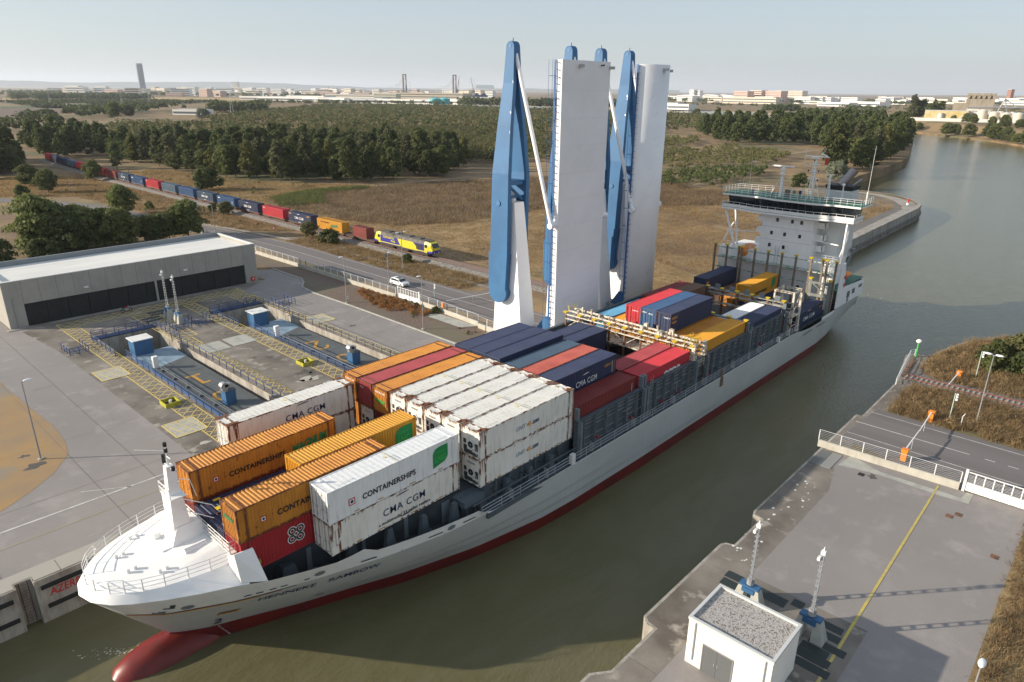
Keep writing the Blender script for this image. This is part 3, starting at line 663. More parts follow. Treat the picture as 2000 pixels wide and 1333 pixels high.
for s in (1, -1):        # cheeks that step down from the forecastle to the main bulwark
    b = MB(); y = lambda d: YC-s*d
    A, B, C, D = (-21.6, y(6.62), 10.6), (-20.15, y(6.68), 10.5), (-19.75, y(7.62), 7.75), (-21.5, y(7.0), 8.25)
    off = lambda p: (p[0], p[1]+s*.09, p[2])
    E_, F_ = (-21.6, y(5.4), 9.9), (-21.6, y(5.5), 9.1)
    b.add([A, B, C, D, off(A), off(B), off(C), off(D), E_, F_], [(0, 1, 2, 3), (4, 7, 6, 5), (0, 4, 5, 1), (1, 5, 6, 2), (0, 3, 9, 8)])
    b.part('cheek_plate', whiteb, ship)
b = MB(); b.box(-21.0, -20.9, YC-5.4, YC+5.4, 5.6, 9.9); b.part('forecastle_bulkhead', whiteb, ship)
b = MB(); rp = [(x+.08, y, fz(x)) for x, y in fc_full]; b.rail(rp, 1.0, 3, 1.6, .028, pr=.04)
b.part('bow_railing', white, ship)
b = MB(); b.box(-21.4, -20.3, YC-5.6, YC+6.2, 9.9, 10.0); b.rail([(-21.4, YC-5.5, 10), (-21.4, YC+6.1, 10)], 1.0, 3, 1.2, .03); b.rail([(-20.3, YC+6.1, 10), (-20.3, YC-5.5, 10), (-21.4, YC-5.5, 10)], 1.0, 3, 1.2, .03)
for y in np.arange(YC-5.2, YC+6, 2.6): b.box(-20.35, -20.0, y, y+.5, 9.2, 10.9)
b.part('catwalk', whitew, ship)
# foremast
b = MB(); b.frus((-22.7, YC, 9.4), (.75, .55), (.28, .28), 6.6, dx=-.1); b.tube((-22.8, YC, 16.0), (-22.8, YC, 17.6), .1, .07)
b.frus((-22.3, YC, 9.5), (1.6, 1.0), (.9, .6), 1.3); mast = b.part('foremast', whiteb, ship)
b = MB(); b.box(-23.4, -22.2, YC-1.0, YC+1.0, 13.5, 13.58); b.rail([(-23.4, YC-1, 13.58), (-23.4, YC+1, 13.58), (-22.2, YC+1, 13.58)], .9, 2, 1, .025); b.part('mast_platform', white, mast); b = MB()
b.tube((-22.8, YC-1.0, 15.9), (-22.8, YC+.8, 15.9), .04); b.tube((-22.8, YC-.7, 16.8), (-22.8, YC+.2, 16.8), .04)
b.tube((-21.9, YC-1.3, 14.9), (-21.6, YC-1.3, 13.3), .03).tube((-22.6, YC-.3, 14.9), (-21.9, YC-1.3, 14.9), .03).tube((-22.7, YC-.2, 12.2), (-20.9, YC-2.2, 11.4), .035).tube((-22.7, YC-.2, 13.2), (-20.9, YC-2.2, 12.6), .035); b.part('yardarm', white, mast)
b = MB()
for y, z in ((0, 17.6), (0, 17.1), (.8, 15.9), (.75, 16.3), (-.9, 15.9), (.1, 16.6)): b.tube((-22.8, YC+y, z), (-22.8, YC+y, z+.32), .14, n=8)
b.part('navigation_light', black, mast)
MB().box(-24.6, -23.6, YC-.9, YC+.6, 9.3, 9.6).part('deck_hatch', whiteb, ship); MB().box(-24.4, -23.9, YC+1.1, YC+1.5, 9.3, 10.0).part('deck_box', whiteb, ship); MB().tube((-23.5, YC-2.2, 9.6), (-21.8, YC-2.2, 9.6), .3, n=10).part('windlass', whiteb, ship)
for x, y in ((-27.2, YC-1.2), (-27.2, YC+1.2), (-25.6, YC-2.9), (-25.6, YC+2.9)):
    for d in (0, .5): MB().tube((x+d, y, 9.1), (x+d, y, 9.62), .13, n=10).part('bollard', white, ship)
# line of stowed things along the forecastle edge
# gunwale railing
for s in (1, -1):
    y = YC-s*11.8; b = MB(); b.rail([(-1, y, 6.15), (72.5, y, 6.15)], 1.05, 3, 2.6, .028, pr=.04)
    for x in (3.2, 8.4, 16, 24.2, 33, 41, 49.5, 58, 66): b.box(x, x+.05, y, y+.6, 6.1, 7.2)
    b.part('gunwale_railing', alu, ship)
MB().box(12.1, 12.7, -1.35, -.95, 6.2, 7.3).part('locker', whitew, ship); MB().box(64.3, 64.8, -1.35, -.95, 6.2, 7.0).part('locker', whitew, ship)
b = MB()
for k in range(14): b.tube((45.6+random.uniform(-.3, .3), -1.2, 7.2), (45.5+random.uniform(-.5, .5), -1.38, 4.6+random.uniform(0, 1)), .05)
b.part('rope_net', M('rope_brown', (.16, .11, .07), .9), ship)
# coaming: tall ribbed grey wall along the hold
def coaming(s):
    Y = lambda v: v if s == 1 else 2*YC-v
    def bx(b, x0, x1, a, c, z0, z1): a, c = sorted((Y(a), Y(c))); b.box(x0, x1, a, c, z0, z1); return b
    b = MB(); bx(b, 13.9, 67.8, -.08, .0, 5.56, 10.15); co = b.part('coaming', greyst, ship)
    bx(MB(), 14.4, 67.8, -.5, -.081, 10.0, 10.16).part('coaming_ledge', greyst, co)
    bx(MB(), -2, 13.9, .55, .65, 5.56, 8.0).part('lower_coaming', greyst, ship); bx(MB(), 67.8, 73, .2, .3, 5.56, 7.4).part('lower_coaming', greyst, ship)
    if s == -1: return
    x = 15.2
    while x < 67.5: bx(MB(), x, x+.07, -.52, -.082, 5.57, 9.99).part('stiffener', greylt, co); x += 2.05
    x = -1.5
    while x < 13.5: bx(MB(), x, x+.06, .2, .549, 5.57, 7.9).part('stiffener', greylt, co); x += 1.9
    for z in (6.6, 7.4, 8.6, 9.1, 9.5): bx(MB(), 14.5, 67.5, -.13, -.083, z, z+.05).part('pipe', alu, co)
    for xx in (22.4, 33.6, 41.2, 58.6): bx(MB(), xx, xx+1.7, -.6, -.53, 8.5, 8.56).box(xx+.8, xx+.86, -.6, -.53, 7.1, 8.499).part('pipe', alu, co)
    for xx in (14.0, 26.3, 26.9, 38.6, 41.6, 54.3, 67.6):
        bt = bx(MB(), xx, xx+.32, -.95, -.521, 5.57, 10.2).part('buttress', greylt, co); bx(MB(), xx, xx+.32, -.45, .1, 10.2, 11.6).part('guide_head', greylt, co)
        for z in (6.3, 7.3, 8.3, 9.2): bx(MB(), xx+.08, xx+.24, -.962, -.951, z, z+.5).part('slot', darkd, bt) if 0 else None
    for xx in (17.9, 24.6, 35.0, 43.2, 59.8, 31.2): bx(MB(), xx, xx+.28, -.35, -.14, 6.7, 6.98).part('valve_box', red, co)
    for xx in (27.9, 54.9):
        b = MB()
        for z in np.arange(5.8, 11, .35): b.box(xx+.031, xx+.499, -.62, -.58, z, z+.03)
        b.box(xx, xx+.03, -.62, -.58, 5.6, 11.2).box(xx+.5, xx+.53, -.62, -.58, 5.6, 11.2); b.part('ladder', alu, co)
    for x in np.arange(28.8, 38, 1.35):
        b = MB()
        for a_ in range(3): b.tube((x+a_*.17, Y(-.5), 6.1), (x+a_*.17, Y(-.5), 6.7), .09, n=6)
        b.part('lashing_gear', darkd, co)
coaming(1); coaming(-1)
for x in np.arange(-12.5, 13, 3.2): MB().frus((x, max(-.2, YC-hb5(x)+.7), 5.56), (.62, .25), (.22, .2), 2.3).part('container_pedestal', greyst, ship)
for x in (-15.5, -12.2, -9.5, -5.6, 1.5, 6.6, 11): MB().tube((x, max(-.5, YC-hb5(x)+.7), 5.56), (x, max(-.5, YC-hb5(x)+.7), 6.1), .28, n=10).part('deck_vent', greyst, ship)
b = MB()
for x in np.arange(-1, 13, 1.4): b.box(x, x+.06, -.75, .5, 7.2, 7.28); b.box(x, x+.05, -.3, -.24, 5.56, 7.2)
b.box(-1.5, 13.8, -.6, -.5, 7.2, 7.36)
b.part('side_rack', greyst, ship)
MB().frus((-17.2, 4.9, 5.56), (.8, .6), (.5, .4), 1.3).part('deck_box', greyst, ship); MB().box(-2.4, .2, -.4, 2.6, 7.3, 7.9).part('deck_box', greyst, ship); MB().tube((-13.2, 3.4, 5.56), (-13.2, 3.4, 7.2), .05).part('deck_pole', greyst, ship)
for x in (-15.6, -11.2, -7.4, -3.6): MB().box(x, x+1.1, YC-hb5(x)+1.5, YC-hb5(x)+1.56, 5.56, 7.7).part('deck_frame', greylt, ship)
# floor of the open hold
hfx = [-20, -17, -14, -10, -6, -2, 38.4]
hf = [(x, max(.7, YC-hb5(x)+1.6)) for x in hfx]+[(x, min(20.5, YC+hb5(x)-1.6)) for x in hfx[::-1]]
MB().prism(hf, 5.56, 8.0).box(41.8, 73, .7, 20.5, 5.56, 7.4).box(73.1, 86, .7, 20.5, 5.551, 5.8).part('hold_floor', darkd, ship)

# lashing bridges
def lash_bridge(x0, x1, y0, y1, zt, mat, name='lashing_bridge', cols=9, clutter=True, dz=0):
    b = MB(); cones = []; rc = MB()
    st = (y1-y0)/(cols-1)
    for k in range(cols):
        y = y0+k*st
        for x in (x0, x1): rc.box(x-.09, x+.09, y-.12, y+.12, 6.0, zt)
        cones.append((x0-.05, y, zt-.05)); 
        if k < cols-1:
            b.tube((x0+.15, y, 9.6), (x0+.15, y+st, zt-.4), .06, n=4) if k % 2 == 0 else b.tube((x0+.15, y+st, 9.6), (x0+.15, y, zt-.4), .06, n=4)
    for z in (9.3, zt-.9, zt-.25):
        for x in (x0, x1): b.box(x-.12, x+.12, y0, y1, z, z+.16)
    b.box(x0+.13, x1-.13, y0, y1, 9.2, 9.28)
    if x1-x0 > 1:
        for k in range(int((y1-y0)/1.3)): b.box(x0, x1, y0+k*1.3, y0+k*1.3+.12, zt-.1, zt+.05)
        b.tube((x0+.8, y0, zt+.15), (x0+.8, y1, zt+.15), .13, n=8); b.tube((x1-.7, y0, zt+.2), (x1-.7, y1, zt+.2), .16, n=8)
    p = b.part(name, mat, ship); rc.part('guide_column', rusty, p)
    for c_ in cones: MB().frus(c_, (.12, .12), (.32, .34), .3).part('guide_cone', yel, p)
    if clutter:
        c_ = MB(); rnd = random.Random(4)
        for k in range(18):
            y = y0+rnd.random()*(y1-y0); x = x0+.4+rnd.random()*(x1-x0-.8); a = rnd.uniform(.15, .4)
            if k % 2: c_.box(x-a, x+a, y-a*.7, y+a*.7, zt+.05, zt+.05+rnd.uniform(.3, .9))
            else: c_.tube((x, y, zt+.1), (x+rnd.uniform(-.2, .2), y+.1, zt+rnd.uniform(.6, 1.2)), .14, n=7)
        c_.part('lashing_winch', mat, p)
        c_ = MB()
        for yy in (y0+.4, y0+1.4, y1-.2): c_.rail([(x0+.3, yy, zt), (x1-.3, yy, zt)], 1.1, 2, .8, .03)
        c_.part('guard_rail', yel, p)
    return p
lb = lash_bridge(38.7, 41.5, 0, 21, 11.9, cream)
b = MB()
for x in (38.7, 41.5):
    for y in (-.25,): b.frus((x, y, 10.2), (.35, .3), (.15, .2), 2.0)
b.rail([(39.0, -.5, 10.4), (41.3, -.5, 10.4)], 1.1, 3, .8, .04); b.rail([(39.0, -.5, 8.8), (41.3, -.5, 8.8)], 1.1, 3, .8, .04); b.part('end_frame', cream, lb)
lash_bridge(54.25, 54.55, 0, 10.6, 11.75, greylt, cols=5, clutter=False)
lb = lash_bridge(67.7, 68.2, 0, 13.2, 11.8, M('lashing_grey', (.36, .37, .35), .6, c2=(.22, .20, .17), scale=1.4, rust=.4), cols=6, clutter=False)
b = MB()
for y in np.arange(1.2, 13, 2.6): b.box(67.9, 68.1, y-.4, y+.4, 11.5, 12.5)
b.part('stopper_plate', greylt, lb)
# walk-in lattice tower at the end of the aft lashing bridge, grey portal frames
b = MB()
for x in (69.0, 72.2):
    for y in (-.9, 2.2): b.frus((x, y, 5.6), (.28, .22), (.14, .14), 7.6, dx=.2)
for z in (7.4, 8.9, 10.4, 12.9, 13.15):
    for y in (-.9, 2.2): b.box(69.1, 72.4, y-.05, y+.05, z, z+.1)
    for x in (69.15, 72.35): b.box(x-.05, x+.05, -.85, 2.15, z, z+.1)
b.tube((69.2, -.9, 9), (72.2, -.9, 12.9), .09).box(69.1, 72.4, -.9, 2.2, 8.9, 8.95)
b.part('lashing_tower', cream, ship)
b = MB()
for x0_, x1_, zt in ((77.4, 85.6, 13.4),):
    for y in (-.7, 2.7): b.box(86.0, 86.3, y-.3, y+.3, 5.4, 11.6)
    b.box(86.02, 86.28, -.39, 2.39, 8.6, 9.1).box(86.02, 86.28, -.39, 2.39, 10.9, 11.3).tube((86.15, -.3, 9.1), (86.15, 2.3, 10.9), .14)
b.part('portal_frame', M('portal_grey', (.23, .24, .23), .6, c2=(.17, .18, .17), scale=.8), ship)
for y in (-.7, 2.7): MB().frus((86.15, y, 11.6), (.25, .2), (.42, .35), .35).part('guide_cone', yel, ship)
# aft cell guides in front of the house
gp = MB(); gcone = []; gb = MB()
for y in (-2.0+.9, .5, 1.2, 3.3, 6.0, 8.6, 11.2, 13.8, 16.4, 17.0, 19.4, 21.9): gp.box(86.35, 86.6, y-.17, y+.17, 5.8, 15.15); gcone.append(y)
for z in (8.6, 10.7, 12.7, 14.6): gb.box(86.62, 86.8, -1.2, 22.2, z, z+.14)
gb.box(86.8, 88.9, .2, 21.6, 12.62, 12.72)
g = gp.part('guide_column', M('worn_guide_steel', (.14, .12, .10), .6, c2=(.24, .18, .12), scale=1.5), ship); [MB().frus((86.45, y, 15.15), (.18, .18), (.38, .34), .3).part('guide_cone', yel, g) for y in gcone]; gb.part('guide_beam', M('guide_beam_green', (.03, .16, .10), .5, c2=(.5, .52, .5), scale=2, lo=.45, hi=.5), g)
b = MB()
for z in np.arange(9.5, 16.5, .35): b.box(86.2, 86.24, 9.3, 9.9, z, z+.03)
b.tube((86.2, 9.3, 9.4), (86.2, 9.3, 16.6), .03, n=4).tube((86.2, 9.9, 9.4), (86.2, 9.9, 16.6), .03, n=4); b.part('ladder', greylt, g)
# ---------------------------------------------------------- accommodation
hs = M('house_white_paint', (.84, .84, .84), .45, c2=(.79, .79, .79), scale=.5, streak=.08)
b = MB(); b.box(88.9, 97.5, .8, 21.2, 5.6, 14.5); b.part('lower_house', hs, ship)
tower = MB().box(89, 96.5, 4.7, 14.3, 14.5, 22.0).part('accommodation_tower', hs, ship)
b = MB()
for z in (17.0, 19.4, 21.5): b.box(88.97, 89.0, 4.72, 14.28, z, z+.05)
for z in (8.0, 10.2, 12.6): b.box(88.86, 88.9, .9, 21.1, z, z+.06)
b.part('deck_seam', M('seam_grey', (.42, .43, .45), .6), tower)
for y, z in ((11.4, 20.8), (8.6, 20.8), (6.9, 20.8), (12.2, 18.3), (9.7, 18.3), (6.9, 18.3), (12.3, 16.0), (9.6, 15.9)):
    w_ = MB().box(88.93, 89.0, y-.24, y+.24, z-.33, z+.33).part('window', glass, tower); MB().box(88.95, 88.99, y-.31, y+.31, z-.40, z-.331).box(88.95, 88.99, y-.31, y+.31, z+.331, z+.40).part('frame', white, w_) if 0 else None
MB().box(88.83, 88.9, 5.6, 6.1, 8.6, 9.3).part('window', glass, ship)
for z in (15.6, 17.6, 19.8):
    MB().box(91, 92.6, 3.3, 4.7, z, z+.12).box(91, 91.1, 3.3, 4.7, z+.12, z+1.1).box(91, 92.6, 3.3, 3.4, z+.12, z+1.1).part('balcony', white, tower)
    MB().box(89, 90.2, 14.3, 15.2, z+.4, z+1.4).part('vent_box', hs, tower)
MB().box(92.8, 98.8, 1.2, 4.69, 12.6, 22.0).part('stair_casing', M('casing_white', (.66, .68, .67), .5), ship)
MB().box(97.5, 103, 1.5, 19.5, 5.6, 9.5).part('aft_deck_house', hs, ship)
# bridge deck and wheelhouse
wd = [(88.6, -2.0), (88.6, 1.0), (87.6, 4.6), (87.6, 15.8), (88.6, 19.0), (88.6, 23.0), (93.5, 23.0), (96.5, 16), (96.5, 4.6), (93.5, -2.0)]
wd = [(x, y if y < 19.5 else 22.6) for x, y in wd]
b = MB(); b.prism(wd, 21.75, 22.1); bd = b.part('bridge_deck', hs, ship)
b = MB(); b.prism([(x-.0, y) for x, y in wd], 22.1, 22.16); b.part('green_deck', M('deck_green', (.02, .13, .085), .6), bd)
front = [(p[0]+.05, p[1], 22.1) for p in (wd[9], wd[0], wd[1], wd[2], wd[3], wd[4], wd[5], wd[6])]
b = MB()
for p, q in zip(front[:-1], front[1:]): 
    b.add([p, q, (q[0], q[1], 22.75), (p[0], p[1], 22.75)], [(0, 1, 2, 3)])
b.rail(front, 1.05, 2, 1.4, .03); b.part('bridge_bulwark', white, bd)
ws = [(90.2, -1.1), (90.0, 2.2), (89.3, 5.4), (89.3, 11.6), (90.0, 15.0), (90.2, 21.6), (94.6, 21.6), (95.6, 15), (95.6, 5), (94.6, -1.1)]
wt = [(x-.45 if x < 92 else x, y+(-.3 if y < 0 else (.3 if y > 20 else 0))) for x, y in ws]
b = MB(); n_ = len(ws)
b.add([(x, y, 22.17) for x, y in ws]+[(x, y, 24.3) for x, y in wt], [(i, (i+1) % n_, n_+(i+1) % n_, n_+i) for i in range(n_)]); wh = b.part('wheelhouse', glass, ship)
b = MB()
for i in range(n_):
    j = (i+1) % n_; a, c = Vector((*ws[i], 22.17)), Vector((*ws[j], 22.17)); e, f = Vector((*wt[i], 24.3)), Vector((*wt[j], 24.3))
    m_ = max(1, round((c-a).length/1.35))
    for k in range(m_): t = k/m_; b.tube(a.lerp(c, t)+Vector((-.03, 0, .3)), e.lerp(f, t)+Vector((-.03, 0, 0)), .07, n=4)
    b.tube(a+Vector((-.03, 0, .2)), c+Vector((-.03, 0, .2)), .28, n=4)
b.part('window_mullion', M('mullion_dark', (.05, .055, .06), .5), wh)
rf = [(89.1, -2.6), (89.0, 2.0), (88.1, 5.2), (88.1, 12), (89.0, 15.2), (89.1, 22.9), (95.5, 22.9), (97, 15), (97, 5), (95.5, -2.6)]
b = MB(); b.prism(rf, 24.3, 24.62); rfo = b.part('wheelhouse_roof', white, ship)
MB().prism([(x+(.15 if x < 92 else -.15), y) for x, y in rf], 24.62, 24.72).part('green_deck', M('deck_green', (.02, .13, .085), .6), rfo)
b = MB(); b.rail([(x, y, 24.72) for x, y in rf], 1.1, 3, 1.25, .03, closed=True); b.part('roof_railing', white, rfo)
# wing supports
for s in (1, -1):
    Y = lambda v: v if s == 1 else 2*YC-v
    b = MB(); b.tube((89.3, Y(-.9), 21.8), (89.3, Y(-.9 if s == 1 else 1.9), 14.5), .21, n=8); b.tube((92.6, Y(-.4), 21.8), (91.8, Y(0 if s == 1 else 1.2), 14.5), .19, n=8)
    b.tube((89.3, Y(-.9 if s == 1 else 0), 19), (92.2, Y(0), 16.4), .14); b.tube((89.3, Y(0), 17.6), (91, Y(5), 17.6), .12); b.tube((92.4, Y(-.3), 18.6), (89.3, Y(-.5), 15.6), .14)
    b.part('wing_support', hs, ship)
# masts, radar, aerials
b = MB(); b.tube((91, 12.4, 24.7), (91, 12.4, 30.2), .28, .2, n=8); b.tube((91, 14.4, 24.7), (91, 12.5, 28.6), .07).tube((92.4, 12.4, 24.7), (91, 12.4, 28.4), .07); rm = b.part('radar_mast', white, ship)
MB().box(90.85, 91.15, 10.4, 14.6, 30.2, 30.42).part('radar_scanner', white, rm); MB().box(90.4, 91.6, 11.9, 12.9, 28.9, 28.98).box(90.6, 91.3, 12.0, 12.8, 29.6, 30.0).part('platform', white, rm)
b = MB()
for x, y in ((91.6, 6.9), (92.4, 6.9), (92, 7.7)): b.tube((x, y, 24.7), (92+(x-92)*.3, 7.2+(y-7.2)*.3, 32.0), .11, n=6)
for z in np.arange(25.4, 32, .55): b.box(91.7, 92.3, 6.9, 7.5, z, z+.06)
for z in (28.4, 29.6, 30.9): b.box(91.8, 92.2, 6.2, 8.2, z, z+.1)
b.tube((92, 4.9, 32.3), (92, 9.2, 32.3), .1, n=6).box(91.6, 92.4, 6.6, 7.8, 32.0, 32.3).tube((92, 9.1, 30.6), (92, 9.1, 33.6), .05).tube((92, 9.1, 30.6), (92, 8.0, 30.6), .05).tube((92, 6.4, 32.4), (92, 5.6, 33.8), .04).tube((92, 5.2, 32.4), (92, 6.4, 32.9), .12).tube((91.9, 8.9, 24.7), (92, 7.8, 28.5), .05).tube((91.9, 5.6, 24.7), (92, 6.6, 28.5), .05)
mm = b.part('signal_mast', white, ship)
MB().box(91.98, 92.02, 5.0, 5.55, 31.0, 32.1).part('flag', red, mm)
MB().ball((92, 7.3, 31.6), .22).ball((91.7, 8.1, 29.8), .16).ball((91.7, 6.3, 29.8), .16).ball((91.8, 6.3, 28.2), .16).part('navigation_light', black, mm)
b = MB()
for x, y in ((92.6, 4.3), (93.2, 4.3), (92.9, 4.9)): b.tube((x, y, 24.7), (92.9, 4.5, 29.4), .08, n=5)
for z in np.arange(25.2, 29.4, .6): b.box(92.7, 93.1, 4.3, 4.7, z, z+.05)
b.tube((92.9, 3.6, 29.3), (92.9, 5.4, 29.3), .05).tube((92.9, 3.9, 28.3), (92.9, 5.1, 28.3), .05); b.part('aerial_mast', white, ship)
MB().tube((93.6, 2.2, 24.7), (93.6, 2.2, 27.4), .12).ball((93.6, 2.2, 27.6), .28).tube((93.6, 1.0, 26.4), (93.6, 3.4, 26.4), .06).part('satellite_dome', white, ship)
MB().tube((93, -2.2, 24.7), (93, -2.2, 26.9), .16, n=8).tube((93, -2.2, 26.9), (93, -2.2, 34.6), .045, .025).part('whip_aerial', whitew, ship)
MB().tube((91, 18.6, 24.7), (91, 18.6, 31.6), .04, .02).tube((91, 19.8, 24.7), (91, 19.8, 27.8), .03).tube((91, 20.6, 24.7), (91, 20.6, 27), .03).part('whip_aerial', whitew, ship)
MB().box(90.8, 91.2, 10.6, 11.5, 24.72, 26.2).part('deck_locker', greylt, rfo); MB().tube((90.6, 9.7, 24.7), (90.6, 9.7, 25.7), .05).tube((90.5, 9.7, 25.9), (90.8, 9.7, 25.9), .3, n=12).part('searchlight', greylt, rfo); MB().box(90.5, 91, 13.6, 14.2, 24.72, 25.3).part('deck_locker', greylt, rfo); MB().box(90, 90.4, 17, 17.5, 24.72, 25.6).part('deck_locker', greylt, rfo)
# funnel
fn = MB().frus((97.2, 3.4, 14), (2.4, 2.6), (2.0, 2.2), 12.4).part('funnel', M('funnel_grey_white', (.58, .60, .61), .5), ship)
MB().frus((97.2, 3.4, 26.42), (2.0, 2.2), (2.25, 2.5), .8).part('funnel_top', M('soot_black', (.03, .028, .03), .7), fn)
b = MB(); b.tube((96.6, 3.6, 27.2), (97.4, 1.9, 30.0), .75, .75, n=14); b.tube((97.2, 1.7, 27.2), (97.6, .5, 28.4), .3, n=10).tube((96.2, 5, 27.2), (96.2, 5.2, 28.1), .18, n=8).tube((96.8, 5.3, 27.2), (96.8, 5.5, 28), .15, n=8); b.part('exhaust_pipe', M('exhaust_steel', (.30, .28, .29), .45, .6), fn)
# stern bulwark, boat deck, rescue boat and crane
b = MB()
P = [(89.2, 14.4), (91.2, 14.4), (92.6, 9.6), (103.9, 9.0), (103.9, 6.1), (89.2, 6.1)]
b.ext(P, 'y', -1.25, -1.1); b.ext(P, 'y', 22.3, 22.45); b.box(103.8, 103.92, -1.09, 22.29, 6.1, 9.0); sb = b.part('stern_bulwark', hs, ship)
b = MB()
for x0_, x1_, z0_, z1_ in ((94.6, 96.2, 7.0, 8.3), (97.4, 99.0, 7.3, 8.3), (101.0, 103.0, 7.8, 8.4), (95.0, 95.8, 6.2, 6.9)): b.box(x0_, x1_, -1.27, -1.251, z0_, z1_)
b.part('opening', glass, sb)
b = MB(); b.box(89.3, 103.7, -1.0, 22.2, 9.4, 9.5); b.part('boat_deck', M('deck_green', (.02, .13, .085), .6), ship)
b = MB()
for k in range(2): b.tube((91.5+.3*k, -1.31, 11.8-k*1.4), (92.6-.6*k, -1.31, 11.1-k*1.4), .11, n=5); b.tube((92.2, -1.31, 12.0-k*1.4), (91.4, -1.31, 11.4-k*1.2), .08, n=5)
b.part('red_emblem', red, sb)
b = MB(); b.tube((96.4, .4, 9.5), (96.4, .4, 12.5), .28, n=8).tube((96.4, .4, 12.5), (99.0, .2, 15.4), .16, n=6).tube((96.4, .4, 11), (98.4, .2, 14.6), .08).box(98.4, 99.4, 0, .6, 15.0, 15.6).tube((99.2, .2, 15.2), (99.6, .2, 12), .05); b.part('boat_crane', M('crane_dark', (.20, .21, .23), .5), ship)
b = MB(); b.ball((98.2, .6, 10.6), 1, 12, 8, (2.1, .8, .5)); b.part('rescue_boat', orangep, ship, smooth=True)
MB().ball((98.6, 1.6, 11.3), .35).part('blue_buoy', bluer, ship)
b = MB(); b.ball((90.8, 17.2, 14.0), 1, 12, 8, (3.2, 1.3, 1.25)); b.part('lifeboat', orangep, ship, smooth=True)
for a_, c_, z_ in ((14.6, 21.8, 14.5), (-1, 4.4, 14.5), (-1, 4.6, 12.7)): MB().rail([(88.7, a_, z_), (88.7, c_, z_)], 1.1, 3, 1.3, .03).part('deck_railing', white, ship)
MB().tube((89.8, .5, 5.6), (89.8, .5, 12.6), .8, n=14).part('vent_trunk', white, ship)
for s in (0, 1): MB().ext([(.2+s*.01, 6), (3, 6), (3, 9.2)], 'x', 87.2, 87.3) if 0 else None

# crew member on the wheelhouse roof
def person(x, y, z, label, shirt, helmet, h=1.75, rz=0):
    t = thing('person', label, 'person', (x, y, z), rz)
    k = h/1.75
    V = [(0, 0, .98), (0, 0, 1.2), (0, 0, 1.42), (0, 0, 1.54), (0, 0, 1.66), (0, .10, .9), (0, .12, .5), (.01, .12, .08), (.12, .12, .03), (0, -.10, .9), (.03, -.12, .5), (.02, -.12, .08), (.13, -.12, .03),
         (0, .2, 1.4), (.03, .27, 1.13), (.18, .24, .95), (0, -.2, 1.4), (.05, -.27, 1.14), (.2, -.2, 1.0)]
    E_ = [(0, 1), (1, 2), (2, 3), (3, 4), (0, 5), (5, 6), (6, 7), (7, 8), (0, 9), (9, 10), (10, 11), (11, 12), (2, 13), (13, 14), (14, 15), (2, 16), (16, 17), (17, 18)]
    Rr = [.15, .15, .16, .06, .10, .10, .07, .05, .045, .10, .07, .05, .045, .07, .05, .04, .07, .05, .04]
    me = bpy.data.meshes.new('body'); me.from_pydata([(a*k, b_*k, c*k) for a, b_, c in V], E_, []); me.materials.append(M(shirt[0], shirt[1], .8))
    o = bpy.data.objects.new('body', me); COL.objects.link(o); o.parent = t
    sk = o.modifiers.new('skin', 'SKIN'); o.modifiers.new('sub', 'SUBSURF').levels = 1
    for i, v in enumerate(me.skin_vertices[0].data): v.radius = (Rr[i]*k, Rr[i]*k); v.use_root = i == 0
    dg = bpy.context.evaluated_depsgraph_get(); m2 = bpy.data.meshes.new_from_object(o.evaluated_get(dg)); o.modifiers.clear(); o.data = m2
    MB().ball((0, 0, 1.67*k), .13*k, 10, 6, (1, .95, .75)).part('helmet', M(helmet[0], helmet[1], .4), t, local=True, smooth=True)
    return t
person(90.6, 8.6, 24.72, 'person in dark blue overalls and a white helmet on the roof of the ship bridge', ('navy_overall', (.02, .035, .12)), ('white_helmet', (.8, .8, .78)), rz=pi)
# ============================================================ containers
CW = 2.44
def cmat(key, rust=.25, end=False):
    cols = {'orange': ((.56, .235, .03), (.44, .165, .022)), 'amber': ((.62, .30, .025), (.54, .25, .02)), 'white': ((.76, .745, .69), (.66, .64, .58)), 'clean': ((.76, .77, .77), (.72, .73, .73)),
        'crimson': ((.36, .055, .065), (.27, .035, .045)), 'salmon': ((.42, .10, .075), (.30, .055, .045)), 'red': ((.36, .02, .03), (.30, .015, .02)), 'brightred': ((.50, .035, .05), (.42, .03, .04)), 'maroon': ((.20, .025, .025), (.15, .018, .018)),
        'navy': ((.022, .034, .085), (.035, .05, .10)), 'teal': ((.045, .085, .135), (.035, .065, .11)), 'blue': ((.03, .08, .19), (.04, .10, .20)), 'sky': ((.11, .33, .52), (.09, .27, .44)), 'brown': ((.16, .085, .05), (.11, .06, .04)), 'brick': ((.26, .055, .045), (.19, .04, .035)), 'steelblue': ((.10, .16, .22), (.07, .11, .16))}
    a, b_ = cols[key]
    return M('%s_container_%s' % (key, 'r%d' % int(rust*100)), a, .55, c2=b_, scale=.45, detail=8, lo=.4, hi=.7, rust=rust, rscale=1.6, streak=.15+rust*.6)
CM = {}
def corr(b, p0, ex, ez, nn, L, H, pitch=.28, dep=.05):
    """corrugated wall: along ex for L, up ez for H, recessed along -nn"""
    n_ = max(2, int(L/pitch)); pt = L/n_; prof = []
    for i in range(n_): prof += [(i*pt, 0), (i*pt+pt*.32, 0), (i*pt+pt*.5, -dep), (i*pt+pt*.82, -dep)]
    prof.append((L, 0)); vs = []
    for s, d in prof:
        q = p0+ex*s+nn*d; vs += [q, q+ez*H]
    b.add(vs, [(2*i, 2*i+2, 2*i+3, 2*i+1) for i in range(len(prof)-1)])
